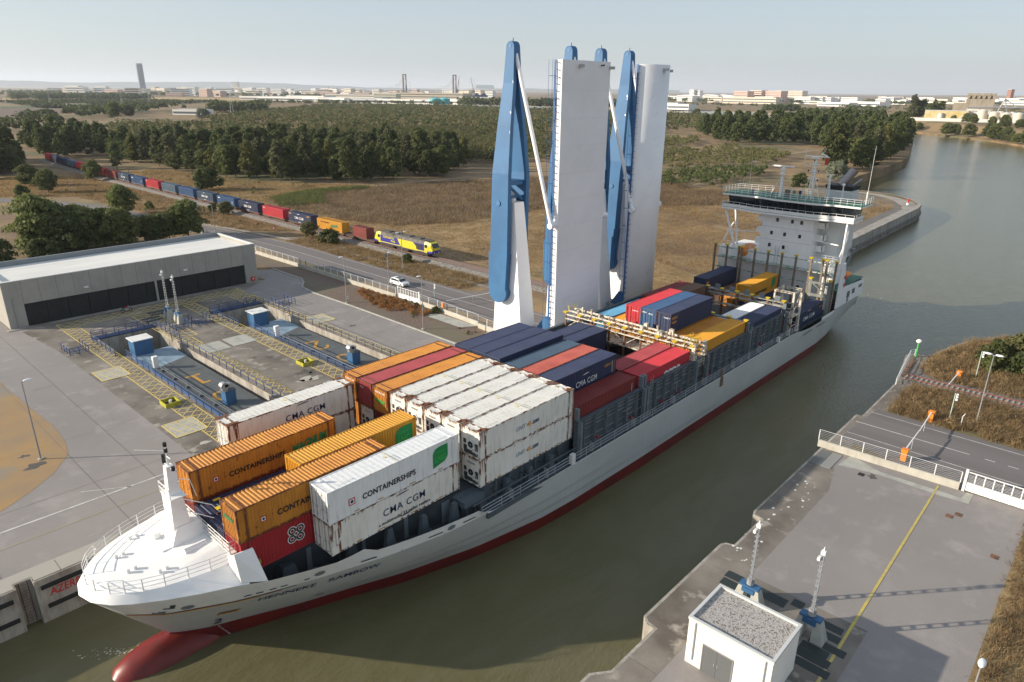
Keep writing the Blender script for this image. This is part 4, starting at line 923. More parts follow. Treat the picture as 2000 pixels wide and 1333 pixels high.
def cont_meshes(L, H, key, kind, front, rust, roofrust):
    k_ = (L, H, key, kind, front, rust)
    if k_ in CM: return CM[k_]
    X, Y, Z = Vector((1, 0, 0)), Vector((0, 1, 0)), Vector((0, 0, 1)); h = CW/2; out = []
    m_body = cmat(key, rust*.35); m_fr = cmat(key, min(1, rust*1.9+.12))
    b = MB()
    if kind == 'reefer':
        for s in (-1, 1): corr(b, Vector((-L/2+.12, s*(h-.02), .16)), X, Z, Y*s, L-.24, H-.28, .42, .014)
        corr(b, Vector((-L/2+.1, -h+.06, H-.05)), X, Y, Z, L-.2, CW-.12, .50, .008)
    else:
        for s in (-1, 1): corr(b, Vector((-L/2+.14, s*(h-.025), .16)), X, Z, Y*s, L-.28, H-.28, .28, .05)
        corr(b, Vector((-L/2+.1, -h+.06, H-.03)), X, Y, Z, L-.2, CW-.12, .32, .05)
    b.box(L/2-.1, L/2-.05, -h+.1, h-.1, .12, H-.1)
    out.append(('body', b.mesh('body', m_body, fix=False)))
    b = MB()
    for sx in (-1, 1):
        for sy in (-1, 1):
            x = sx*(L/2-.08); y = sy*(h-.08); b.box(x-.08, x+.08, y-.08, y+.08, .12, H-.12)
            for z in (0, H-.12): b.box(x-.09, x+.09, y-.085, y+.085, z, z+.12)
    for sy in (-1, 1):
        y = sy*(h-.04); b.box(-L/2+.17, L/2-.17, y-.04, y+.04, 0.02, .16); b.box(-L/2+.17, L/2-.17, y-.035, y+.035, H-.12, H-.02)
    for sx in (-1, 1):
        x = sx*(L/2-.06); b.box(x-.05, x+.05, -h+.165, h-.165, H-.16, H-.015); b.box(x-.05, x+.05, -h+.165, h-.165, .02, .16)
    if L > 13:
        for sx in (-1, 1):
            x = sx*6.096
            for sy in (-1, 1): b.box(x-.09, x+.09, sy*(h-.02)-.03, sy*(h-.02)+.03, .16, H-.12)
            b.box(x-.09, x+.09, -h+.1, h-.1, H-.06, H-.012)
    out.append(('frame', b.mesh('frame', m_fr)))
    if key == 'white':        # rust blooms round the castings and runs below them
        rs = random.Random(int(L*100)+len(front)); b = MB()
        for cx in ((-L/2+.12, -6.1, 6.1, L/2-.12) if L > 13 else (-L/2+.12, L/2-.12)):
            for cy in (-h+.1, h-.1):
                for q in range(4):
                    a0, r0 = rs.uniform(0, 6), rs.uniform(.12, .34); px_, py_ = max(-L/2+.05, min(L/2-.05, cx+rs.uniform(-.25, .25))), cy*rs.uniform(.82, 1.0)
                    pts = [(max(-L/2, min(L/2, px_+r0*rs.uniform(.5, 1.5)*cos(a0+i*.9))), max(-h, min(h, py_+r0*rs.uniform(.4, 1.1)*sin(a0+i*.9))), H+.004+q*.002) for i in range(7)]; b.add(pts, [tuple(range(7))])
                if cy < 0:
                    for q in range(5):
                        x_ = cx+rs.uniform(-.22, .22); l_ = rs.uniform(.3, 2.2); w_ = rs.uniform(.02, .06); b.add([(x_-w_, -h-.008-q*.001, H-.05), (x_+w_, -h-.008-q*.001, H-.05), (x_+w_*.3, -h-.008-q*.001, H-l_)], [(0, 1, 2)])
        for q in range(16):
            x_ = rs.uniform(-L/2, L/2); l_ = rs.uniform(.08, .5); b.add([(x_-.03, -h-.007, H-.06), (x_+.03, -h-.007, H-.06), (x_, -h-.007, H-.06-l_)], [(0, 1, 2)])
            y_ = rs.uniform(-h, h); b.add([(-L/2-.03, y_-.04, H-.02), (-L/2-.03, y_+.04, H-.02), (-L/2-.03, y_, H-.02-l_)], [(0, 1, 2)])
        out.append(('rust_stain', b.mesh('rust_stain', M('rust_bloom', (.22, .085, .035), .85, c2=(.13, .05, .025), scale=6), fix=False)))
    xe = -L/2+.03
    if front == 'doors':
        for s in (-1, 1):
            b = MB(); y0_, y1_ = sorted((s*.012, s*(h-.165))); corr(b, Vector((xe+.02, s*(h-.165), .17)), Y*-s, Z, -X, h-.18, H-.34, .5, .03)
            out.append(('door', b.mesh('door', m_body, fix=False)))
        b = MB()
        for y in (-.95, -.4, .4, .95):
            b.tube((xe-.03, y, .14), (xe-.03, y, H-.15), .025, n=5); b.box(xe-.05, xe-.02, y-.16, y+.16, 1.05, 1.12)
            for z in (.35, 1.3, H-.5): b.box(xe-.055, xe-.015, y-.05, y+.05, z, z+.07)
        out.append(('lock_rods', b.mesh('lock_rods', cmat(key, .5) if key not in ('white', 'clean') else alu)))
    elif front == 'blank':
        b = MB(); corr(b, Vector((xe+.02, h-.165, .16)), -Y, Z, -X, CW-.33, H-.3, .26, .05); out.append(('end_wall', b.mesh('end_wall', m_body, fix=False)))
    elif front == 'unit':
        b = MB(); b.box(xe, xe+.05, -h+.17, h-.17, .16, H-.16); out.append(('end_wall', b.mesh('end_wall', m_body)))
        b = MB(); b.box(xe-.02, xe, -.95, -.55, .75, 1.5); b.box(xe-.02, xe, .5, .95, .55, 1.0); b.box(xe-.02, xe, -.95, .9, .2, .5); b.box(xe-.02, xe, -.2, .9, .5, .62); b.box(xe-.02, xe, .6, .95, 1.15, 1.6)
        out.append(('machinery_panel', b.mesh('machinery_panel', darkd)))
        b = MB(); b.tube((xe-.03, .0, 1.2), (xe-.01, .0, 1.2), .42, n=20); out.append(('fan_ring', b.mesh('fan_ring', whitew)))
        b = MB(); b.tube((xe-.045, .0, 1.2), (xe-.031, .0, 1.2), .33, n=20); out.append(('fan_grille', b.mesh('fan_grille', black)))
        b = MB(); b.box(xe-.06, xe-.045, -.06, .06, 1.14, 1.26); b.tube((xe-.02, -.95, .3), (xe-.02, .1, 1.0), .03).tube((xe-.02, -.2, 1.7), (xe-.02, -.9, .7), .025); b.box(xe-.015, xe, -.5, .5, 2.1, 2.3); out.append(('unit_label', b.mesh('unit_label', alu)))
    CM[k_] = out
    return out
def container(x0, x1, y0, ztop, key, label, kind='dry', front='blank', H=2.85, rust=.3, name='shipping_container', group='containers stacked on the ship', rz=0, w=None):
    L = round(x1-x0, 2)
    t = thing(name, label, 'container', ((x0+x1)/2, y0+CW/2, ztop-H), rz, group)
    for nme, me in cont_meshes(L, H, key, kind, front, rust, 0):
        obj(nme, me, t)
    t['L'] = 0; del t['L']
    return t, L, H
YF = -CW/2-.006      # face looking towards -y
def T_(c, txt, mat, fx, fz, fw_, fh, **k):       # fractions of the side face
    t, L, H = c; return text_side(txt, t, mat, -L/2+fx*L, fz*H, fw_*L, fh*H, YF, **k)
def panel(c, mat, fx, fz, w, h, name='marking', y=YF):
    t, L, H = c; x = -L/2+fx*L; z = fz*H; b = MB(); b.add([(x, y, z), (x+w, y, z), (x+w, y, z+h), (x, y, z+h)], [(0, 1, 2, 3)]); return b.part(name, mat, t, local=True)
def badge(c, fx, fz, s=.46):
    panel(c, txt_red, fx, fz, s, s, 'emblem'); t, L, H = c; x = -L/2+fx*L; z = fz*H
    b = MB(); q = .14*s; b.add([(x+q, YF-.004, z+q), (x+s-q, YF-.004, z+q), (x+s-q, YF-.004, z+s-q), (x+q, YF-.004, z+s-q)], [(0, 1, 2, 3)]); b.part('emblem', txt_wht, t, local=True)
    b = MB(); n_ = 14; b.add([(x+s/2+s*.24*cos(2*pi*i/n_), YF-.008, z+s/2+s*.24*sin(2*pi*i/n_)) for i in range(n_)], [tuple(range(n_))]); b.part('emblem', txt_nvy, t, local=True)
def cma(c, fx, fz, fw_, fh, mat):
    t, L, H = c
    text_side('CMA CGM', t, mat, -L/2+fx*L, fz*H, fw_*L, fh*H, YF, bold=.006, space=1.1)
    cx = -L/2+(fx+fw_*.5)*L; w = fw_*L
    for a0, a1, dx, zz in ((72, 122, .02, 0), (252, 302, 0.0, 0)):
        b = MB(); vs = []; n_ = 16; R = w*.30; cz = fz*H+fh*H*.5
        for i in range(n_+1):
            a = radians(a0+(a1-a0)*i/n_)*1.0; f = .05*sin(pi*i/n_)+.012
            rx, rz_ = R*1.25, R*.62+fh*H*.25
            vs += [(cx+rx*cos(a), YF, cz+(rz_)*sin(a)*1.15), (cx+rx*cos(a), YF, cz+(rz_-f*1.6)*sin(a)*1.15)]
        b.add(vs, [(2*i, 2*i+1, 2*i+3, 2*i+2) for i in range(n_)]); b.part('logo', mat, t, local=True)
def leaf(c, fx, w, z0, h, words=True):
    t, L, H = c; x = -L/2+fx*L; P = []
    for i in range(9): a = pi*.5+pi/2*i/8; P.append((x+w*.45+w*.45*cos(a), z0+h-.35*h+.35*h*sin(a)))
    P += [(x, z0)]
    for i in range(9): a = -pi/2+pi/2*i/8; P.append((x+w*.55+w*.45*cos(a), z0+.12*h+.35*h+.35*h*sin(a)))
    P += [(x+w, z0+h)]
    b = MB(); b.add([(p[0], YF, p[1]) for p in P], [tuple(range(len(P)))]); b.part('emblem', M('leaf_green', (.012, .23, .07), .6), t, local=True)
    if words:
        text_side('LNG', t, txt_lgn, x+w*.14, z0+h*.24, w*.72, h*.33, YF-.005, bold=.04); text_side('POWERED BY', t, txt_lgn, x+w*.12, z0+h*.66, w*.66, h*.13, YF-.005)
def roof_marks(c, n_=1):
    t, L, H = c; z = H-.004; b = MB(); b.add([(.0, -1.0, z), (.09, -1.0, z), (.09, 1.0, z), (.0, 1.0, z)], [(0, 1, 2, 3)]); b.part('roof_line', M('yellow_chalk', (.62, .55, .25), .8), t, local=True)
    obj('lettering', text_mesh('2900 M', txt_gry, 1.0, .18), t, (.15, -.95, z+.002), (0, 0, pi/2)); obj('lettering', text_mesh('9 6 FT', txt_gry, 1.0, .18), t, (.5, -.95, z+.002), (0, 0, pi/2))
    b = MB(); b.add([(-.5, .1, z), (-.2, .1, z), (-.35, .35, z)], [(0, 1, 2)]); b.part('warning_mark', yel, t, local=True)
    for s in (-1, 1): obj('lettering', text_mesh('3 1 2 7 0 7 8', txt_gry, 1.5, .17), t, (s*4.9-.7, -.85, z), (0, 0, 0))
def pockets(c):
    for fx in (.17, .34, .58, .82): panel(c, M('fork_pocket_yellow', (.45, .27, .03), .7), fx, .045, .5, .10, 'marking')
def small_no(c, mat=None, fx=.93):
    panel(c, mat or txt_gry, fx, .25, .07, 1.5, 'marking'); 
R_ = lambda k: 2.65*k+.05
# second bay, behind the forward one: five white reefers across, two high
names = ['outermost of the five white reefers, at the ship side', 'second white reefer from the ship side', 'middle one of the five white reefers', 'fourth white reefer from the ship side', 'innermost of the five white reefers']
for k in range(5):
    for tier in (1, 0):
        if tier == 1: lb = 'rusty edged '+names[k]+', top layer'
        else: lb = 'white reefer under the '+names[k]
        c = container(0, 13.716, R_(k), 14.0 if tier else 11.12, 'white', lb, 'reefer', 'unit', 2.86, .32 if k != 1 else .2)
        if k == 0:
            q = .44; T_(c, 'UNIT', txt_gry, .36, .38 if tier else .42, .10, .16, bold=.03, shear=.25); T_(c, '45', txt_org, .465, .38 if tier else .42, .055, .16, bold=.03, shear=.25); T_(c, '.com', txt_nvy, .525, .38 if tier else .42, .075, .13, bold=.03, shear=.2)
            pockets(c); small_no(c, txt_gry, .955); small_no(c, txt_gry, .935)
        if tier: roof_marks(c)
        if k in (0, 4, 2) and tier: text_front('504', c[0], txt_blk, .0, 1.2, 1.0, .45, -c[1]/2-.03) if k == 4 else None
for k, key, lb, rr, txt in ((5, 'orange', 'orange corrugated container next to the white reefers, green word on its end', .6, 1), (6, 'crimson', 'crimson corrugated container between two orange ones', .45, 0), (7, 'orange', 'outermost orange corrugated container on the yard side beside the crimson one', .6, 1)):
    c = container(-.25, 13.6, R_(k), 14.0, key, lb, 'dry', 'blank', 2.86, rr)
    if txt: text_front('MAGNUM', c[0], txt_lgn, .75, 1.15, 1.5, .42, -c[1]/2+.01, bold=.04, shear=.3)
    if txt: text_front('CSOU 45', c[0], txt_wht, .8, 2.25, 1.6, .2, -c[1]/2+.01)
    else: text_front('45G1', c[0], txt_wht, .8, 2.0, .6, .2, -c[1]/2+.01)
for k, key, fr, lb in ((5, 'maroon', 'blank', 'dark maroon container under the orange one next to the white reefers'), (6, 'white', 'unit', 'rust edged white reefer under the crimson container'), (7, 'orange', 'blank', 'orange container under the outermost orange one on the yard side')):
    container(-.1, 13.6, R_(k), 11.12, key, lb, 'reefer' if key == 'white' else 'dry', fr, 2.86, .4)
# forward bay
c = container(-15.02, -1.28, 1.46, 13.9, 'clean', 'clean white reefer lettered CONTAINERSHIPS with a green leaf at the ship side', 'reefer', 'doors', 2.86, .1)
T_(c, 'CONTAINERSHIPS', txt_blk, .232, .30, .40, .19, bold=.03, space=1.05); badge(c, .135, .30, .62); leaf(c, .775, 1.75, .50, 1.95); roof_marks(c); pockets(c); panel(c, txt_org, .052, .86, .06, .3); panel(c, txt_org, .053, .02, .06, .3); panel(c, txt_org, .95, .86, .07, .3); small_no(c, txt_gry, .935)
c = container(-15.02, -1.28, 1.46, 11.02, 'white', 'dirty white reefer lettered CMA CGM under the clean CONTAINERSHIPS one', 'reefer', 'doors', 2.86, .3)
cma(c, .37, .40, .33, .235, txt_nvy); T_(c, 'multimodal 33 pallet reefer', txt_blk, .355, .10, .375, .155, bold=.016)
for fx, s in ((.33, 1), (.745, -1)):
    t, L, H = c; b = MB(); x = -L/2+fx*L; b.add([(x, YF, .5), (x+.2*s, YF, .4), (x+.2*s, YF, .6)], [(0, 1, 2)]); b.part('marking', txt_blk, t, local=True)
pockets(c); small_no(c, txt_gry, .03); panel(c, txt_org, .035, .25, .14, .16)
c = container(-21.05, -7.33, 4.08, 14.0, 'orange', 'orange container lettered CONTAINERSHIPS standing on the dark red one just behind the bow', 'dry', 'blank', 2.86, .62)
T_(c, 'CONTAINERSHIPS', txt_blk, .235, .34, .40, .19, bold=.03, space=1.05); badge(c, .135, .36, .46); T_(c, 'CSOU 4 5 0', txt_blk, .02, .2, .001, .001) if 0 else None
text_front('MAGNUM', c[0], txt_grn, .9, 1.5, 1.5, .42, -c[1]/2+.01, bold=.04, shear=.3)
c = container(-21.0, -7.33, 4.08, 11.12, 'red', 'dark red container with a white looped knot emblem just behind the bow', 'dry', 'blank', 2.86, .2)
t, L, H = c
def knot(cx, cz, s, mat, th):
    b = MB(); n_ = 64; P = []
    for i in range(n_):
        a = 2*pi*i/n_; r = s*(.62+.38*cos(4*a)); P.append((cx+r*cos(a+.25*sin(4*a)*1.6), cz+r*sin(a+.25*sin(4*a)*1.6)))
    vs = []
    for i in range(n_):
        p, q = Vector(P[i-1]), Vector(P[(i+1) % n_]); d = (q-p).normalized(); nn = Vector((-d.y, d.x))*th
        vs += [(P[i][0]+nn.x, YF-.003, P[i][1]+nn.y), (P[i][0]-nn.x, YF-.003, P[i][1]-nn.y)]
    b.add(vs, [(2*i, 2*i+1, (2*i+3) % (2*n_), (2*i+2) % (2*n_)) for i in range(n_)]); b.part('emblem', mat, t, local=True)
for k in range(4):
    a = radians(40+90*k); cx, cz = -L/2+.33*L+.5*cos(a), 1.55+.5*sin(a)
    for R0, R1, mat, yy in ((.40, .33, txt_wht, 0), (.32, .20, txt_blk, .003), (.19, .14, txt_wht, .005)):
        b = MB(); vs = []; n_ = 20
        for i in range(n_+1): b_ = 2*pi*i/n_; vs += [(cx+R0*cos(b_), YF-yy, cz+R0*sin(b_)), (cx+R1*cos(b_), YF-yy, cz+R1*sin(b_))]
        b.add(vs, [(2*i, 2*i+1, 2*i+3, 2*i+2) for i in range(n_)]); b.part('emblem', mat, t, local=True)
T_(c, 'K LINE', txt_wht, .455, .42, .22, .20, bold=.04); T_(c, 'H6', M('mustard_lettering', (.45, .33, .03), .7), .075, .16, .03, .16, bold=.04)
c = container(-14.1, -1.85, 6.75, 13.95, 'amber', 'yellow orange container with a green leaf in the middle of the forward bay', 'dry', 'blank', 2.86, .12)
leaf(c, .80, 2.0, .30, 2.15); T_(c, 'CONTAINERSHIPS', txt_blk, .2, .3, .4, .2, bold=.03); roof = 0
c = container(-21.0, -7.3, 11.95, 14.0, 'orange', 'rusty orange container lettered CONTAINERSHIPS and MAGNUM above the navy ones', 'dry', 'doors', 2.86, .75)
T_(c, 'CONTAINERSHIPS', txt_blk, .235, .37, .38, .18, bold=.03, space=1.05); badge(c, .135, .40, .46)
mg = T_(c, 'MAGNUM', txt_grn, .665, .30, .27, .30, bold=.045, shear=.3); mg.rotation_euler = (pi/2, -.09, 0)
b = MB(); t, L, H = c; b.add([(-L/2+.70*L, YF, .55), (-L/2+.93*L, YF, .95), (-L/2+.95*L, YF, 1.12), (-L/2+.72*L, YF, .75)], [(0, 1, 2, 3)]); b.part('emblem', txt_grn, t, local=True)
c = container(-15.05, -1.3, 17.55, 14.0, 'white', 'dirty white reefer lettered CMA CGM on the yard side of the forward bay', 'reefer', 'doors', 2.86, .4)
cma(c, .42, .42, .32, .22, txt_nvy); roof_marks(c)
container(-15.05, -1.3, 17.55, 11.12, 'white', 'dirty white reefer under the yard side CMA CGM reefer', 'reefer', 'doors', 2.86, .4)
for y, key, z, lb in ((6.75, 'navy', 11.05, 'navy container low in the forward gap beside the orange CONTAINERSHIPS one'), (9.4, 'navy', 11.05, 'navy container low in the forward gap beside the rusty MAGNUM one'), (12.0, 'maroon', 11.1, 'dark maroon container under the rusty orange MAGNUM one'), (14.7, 'navy', 11.0, 'navy container between the rusty MAGNUM one and the yard side reefers')):
    c = container(-21.0, -7.3, y, z, key, lb, 'dry', 'doors', 2.86, .2)
    if key == 'navy':
        t, L, H = c; q = MB()
        for dx, dy, w_, d_ in ((-5.9, -.8, .5, .5), (-4.7, -.9, .5, .6), (-5.5, .6, .6, .3)): q.add([(dx, dy, H), (dx+w_, dy, H), (dx+w_, dy+d_, H), (dx, dy+d_, H)], [(0, 1, 2, 3)])
        q.part('roof_mark', yel, t, local=True)
container(-7.0, -1.2, 9.4, 11.0, 'maroon', 'short dark container behind the navy ones in the forward gap', 'dry', 'blank', 2.86, .2)
# third bay, first half
c = container(13.85, 25.5, R_(0), 11.75, 'maroon', 'plain dark red container low at the ship side behind the white reefers', 'dry', 'blank', 2.86, .12); small_no(c, txt_wht, .94)
c = container(13.9, 25.3, 2.75, 13.95, 'navy', 'navy container with large white CMA CGM letters behind the white reefers', 'dry', 'blank', 2.86, .15)
cma(c, .33, .28, .34, .24, txt_wht); T_(c, '622010 7', txt_org, .80, .62, .12, .12, bold=.03); small_no(c, txt_wht, .93); small_no(c, txt_org, .965)
container(13.9, 25.2, 5.3, 13.95, 'salmon', 'faded salmon red container between the navy CMA CGM one and the dull blue one', 'dry', 'blank', 2.86, .35)
container(13.95, 25.2, 7.95, 13.9, 'teal', 'dull blue grey container beside the faded salmon red one', 'dry', 'blank', 2.86, .1)
container(13.9, 25.4, 10.9, 14.3, 'navy', 'navy container, nearer one of the dusty pair in front of the white tower', 'dry', 'blank', 2.86, .12)
container(13.9, 25.4, 13.4, 14.3, 'navy', 'navy container, farther one of the dusty pair in front of the white tower', 'dry', 'blank', 2.86, .12)
container(13.9, 25.4, 15.95, 14.2, 'navy', 'navy container at the yard side edge, last of the dusty ones', 'dry', 'blank', 2.86, .12)
for k, key in ((1, 'maroon'), (2, 'navy'), (3, 'navy'), (4, 'navy'), (5, 'navy'), (6, 'maroon')):
    container(13.9, 25.4, R_(k), 11.1, key, '%s container in the lower layer, %s row, aft of the white reefers' % (key, ('', 'second', 'third', 'fourth', 'fifth', 'sixth', 'seventh')[k]), 'dry', 'blank', 2.86, .12)
# third bay, second half
c = container(26.5, 38.2, .05, 11.5, 'brightred', 'bright red container with large white OPDR letters cut off by the grey wall', 'dry', 'blank', 2.86, .06)
T_(c, 'OPDR', txt_wht, .46, .28, .36, .36, bold=.05, shear=.05); T_(c, 'www.opdr.com', txt_wht, .09, .42, .24, .12, bold=.02)
container(26.5, 38.3, 2.75, 11.45, 'crimson', 'stained crimson container beside the bright red OPDR one', 'dry', 'blank', 2.86, .3)
container(26.5, 38.3, 13.2, 11.3, 'navy', 'navy container behind the dusty navy pair, nearer the open gap', 'dry', 'blank', 2.86, .12)
container(26.5, 38.3, 15.8, 11.25, 'navy', 'navy container behind the dusty navy pair, nearer the yard', 'dry', 'blank', 2.86, .12)
# fourth bay
t3 = []
for y, key, z, fr, lb in ((5.35, 'navy', 14.4, 'doors', 'navy container standing high, outermost of the three in a row behind the cream gantry'), (7.8, 'blue', 14.4, 'doors', 'blue container standing high between the navy one and the red one'), (10.25, 'brightred', 14.35, 'doors', 'red container standing high beside the blue one, innermost of the three')):
    c = container(41.95, 53.9, y, z, key, lb, 'dry', fr, 2.86, .15)
    if key == 'navy': T_(c, 'HAMCO', txt_org, .03, .68, .12, .14, bold=.04); T_(c, 'cargo', txt_org, .03, .45, .11, .13, bold=.04)
    if key == 'blue': text_front('CRXU', c[0], txt_wht, .9, 2.2, .7, .2, -c[1]/2-.02); text_front('45G1', c[0], txt_wht, -.1, 2.1, .7, .2, -c[1]/2-.02)
    if key == 'brightred': text_front('CAPITAL', c[0], txt_wht, .1, 2.1, 1.0, .16, -c[1]/2-.02)
    if key == 'navy': text_front('TCNU 7', c[0], txt_wht, -.1, 2.1, 1.0, .2, -c[1]/2-.02)
c = container(42.3, 54.0, .0, 11.75, 'amber', 'orange container at the ship side behind the cream gantry, lettering half hidden', 'dry', 'blank', 2.86, .05)
T_(c, 'CONTAINERSHIPS', txt_blk, .27, .30, .42, .17, bold=.03)
container(42.3, 54.0, 2.62, 11.5, 'orange', 'dull orange container between the ship side orange one and the high navy one', 'dry', 'blank', 2.86, .1)
for y, key, z in ((5.3, 'orange', 11.5), (7.9, 'orange', 11.5), (10.5, 'orange', 11.45)): container(42.2, 54.0, y, z, key, 'orange container hidden under the high %s one' % {5.3: 'navy', 7.9: 'blue', 10.5: 'red'}[y], 'dry', 'blank', 2.86, .1)
container(41.95, 54.0, 13.15, 11.4, 'amber', 'yellow orange container beside the sky blue one on the yard side', 'dry', 'blank', 2.86, .1)
container(41.95, 54.0, 15.75, 11.5, 'sky', 'sky blue container on the yard side behind the cream gantry', 'dry', 'blank', 2.86, .1)
c = container(55.3, 67.0, .0, 11.0, 'navy', 'navy container low at the ship side next to the white one', 'dry', 'blank', 2.86, .05)
container(55.3, 67.0, 2.72, 10.95, 'clean', 'plain white container beside the low navy one', 'dry', 'blank', 2.86, .05)
container(54.9, 67.0, 13.2, 12.2, 'brown', 'brown roofed orange container behind the high red one', 'dry', 'blank', 2.86, .1)
container(54.9, 67.0, 15.8, 12.0, 'maroon', 'dark container behind the brown roofed one, yard side', 'dry', 'blank', 2.86, .1)
# aft bay
c = container(73.8, 85.8, -.1, 8.15, 'navy', 'navy container with white CMA CGM letters low in front of the ship house', 'dry', 'blank', 2.86, .05)
cma(c, .28, .36, .42, .24, txt_wht); T_(c, '4', txt_org, .03, .66, .001, .001) if 0 else panel(c, txt_org, .03, .66, .8, .25); panel(c, txt_org, .86, .72, 1.2, .2)
c = container(73.7, 85.75, 8.5, 11.55, 'amber', 'orange container lettered CONTAINERSHIPS with a green leaf, in front of the ship house', 'dry', 'blank', 2.86, .04)
T_(c, 'CONTAINERSHIPS', txt_blk, .20, .22, .42, .20, bold=.03, shear=.1); leaf(c, .78, 1.5, .75, 1.8, False); badge(c, .1, .25, .5)
container(73.7, 85.75, 8.5, 8.65, 'navy', 'navy container under the orange one in front of the ship house', 'dry', 'blank', 2.86, .05)
c = container(73.7, 85.75, 16.7, 11.35, 'navy', 'navy container high on the yard side in front of the ship house', 'dry', 'doors', 2.86, .05); panel(c, txt_org, .03, .66, .9, .25)
container(73.7, 85.75, 11.2, 8.7, 'orange', 'dull orange container low beside the leaf marked one', 'dry', 'blank', 2.86, .15)
container(73.7, 85.75, 13.9, 8.7, 'brown', 'brown container low beside the high navy one', 'dry', 'blank', 2.86, .15)
container(73.7, 85.75, 16.7, 8.5, 'navy', 'navy container under the high navy one on the yard side', 'dry', 'blank', 2.86, .05)

# ============================================================ train
TX = 68.5
def tx_(y): return TX+interp(y, [(24, -.2), (270, .3), (330, 1.6), (400, 5.0), (460, 10)])
spec = [(106.5, 'loco')]
box_ = [('brick', 6.1, 'short rust red container on the first wagon behind the locomotive'), ('amber', 12.2, 'orange container lettered CONTAINERSHIPS and MAGNUM on the train'), ('navy', 12.2, 'navy CMA CGM container on the train right behind the orange one'),
    ('brightred', 12.2, 'red container on the train, nearest of the bright red ones'), ('navy', 12.2, 'navy CMA CGM container on the train just behind the nearest red one'), ('blue', 12.2, 'blue container with a white corner mark, fourth full length box behind the orange one'), ('teal', 12.2, 'grey blue CMA CGM container on the train behind the white board'),
    ('blue', 12.2, 'blue container on the train partly behind bushes, nearer the locomotive'), ('steelblue', 12.2, 'pale blue container on the train, just in front of the second red one'), ('brightred', 12.2, 'red container on the train, second of the bright red ones'), ('blue', 12.2, 'blue container with a white mark just behind the second red one'),
    ('teal', 12.2, 'grey green CMA CGM container in the middle of the train'), ('brick', 12.2, 'brick red container in the middle of the train'), ('red', 12.2, 'dark red container behind the brick red one on the train'), ('navy', 12.2, 'navy container hidden by the round bush beside the train'), ('brightred', 12.2, 'red container just beyond the round bush beside the train'),
    ('steelblue', 12.2, 'pale grey blue container near the tail of the train'), ('navy', 12.2, 'navy container, next to the last but one of the train'), ('navy', 12.2, 'navy container, last but one of the train'), ('brightred', 12.2, 'bright red container at the very tail of the train')]
wag = {}
def wagon(y, yaw, L, x):
    t = thing('flat_wagon', 'brown flat wagon carrying a container behind the locomotive', 'wagon', (x, y, 4.95), yaw, 'flat wagons of the container train')
    if L not in wag:
        b = MB(); b.box(-L/2, L/2, -1.2, 1.2, .75, .88); 
        for s in (-1, 1): b.box(-L/2, L/2, s*1.0-.09, s*1.0+.09, .45, .749)
        for s in (-1, 1): b.box(s*L/2-.1, s*L/2+.1, -1.2, 1.2, .5, .95); b.tube((s*L/2, .8, .7), (s*(L/2+.5), .8, .7), .15); b.tube((s*L/2, -.8, .7), (s*(L/2+.5), -.8, .7), .15)
        m1 = b.mesh('frame', M('wagon_brown', (.10, .055, .04), .8, c2=(.06, .04, .035), scale=2))
        b = MB()
        for s in (-1, 1):
            for d in (-.9, .9):
                for w_ in (-.75, .75): b.tube((s*(L/2-2.2)+d, w_-.07, .42), (s*(L/2-2.2)+d, w_+.07, .42), .42, n=12)
            b.box(s*(L/2-2.2)-1.3, s*(L/2-2.2)+1.3, -1.05, -.9, .3, .6); b.box(s*(L/2-2.2)-1.3, s*(L/2-2.2)+1.3, .9, 1.05, .3, .6)
        m2 = b.mesh('bogie', M('bogie_dark', (.045, .035, .03), .8)); wag[L] = (m1, m2)
    obj('frame', wag[L][0], t); obj('bogie', wag[L][1], t); return t
y = 113.2
for k, (key, L, lb) in enumerate(box_):
    if k == 0: yc_, step = 113.6, 0
    else: yc_ = 127.8+(k-1)*15.45
    x = tx_(yc_); yaw = -pi/2-atan2(tx_(yc_-6)-tx_(yc_+6), 12)*-1 if 0 else -pi/2+atan2(tx_(yc_+6)-tx_(yc_-6), 12)*-1
    wagon(yc_, yaw, 13.6 if L > 8 else 13.0, x)
    c = container(x-L/2, x+L/2, yc_-CW/2, 4.95+.88+2.75, key, lb, 'dry', 'blank', 2.75, .12 if key != 'brick' else .4, group='containers on the train', rz=yaw)
    t = c[0]
    if k in (2, 4, 6, 11): cma(c, .28, .35, .38, .26, txt_wht)
    if k == 1:
        T_(c, 'CONTAINERSHIPS', txt_blk, .15, .66, .34, .13, bold=.03); q = T_(c, 'MAGNUM', txt_grn, .56, .30, .27, .28, bold=.045, shear=.3); q.rotation_euler = (pi/2, -.12, 0)
    if k in (5, 10): panel(c, txt_wht, .07, .72, 1.4, .25); panel(c, txt_wht, .87, .3, .2, .9)
    if k in (3, 9, 15, 19): panel(c, txt_wht, .06, .78, .6, .22)
    if k in (2,): panel(c, txt_org, .03, .8, 1.3, .2); panel(c, txt_org, .82, .8, 1.3, .2)
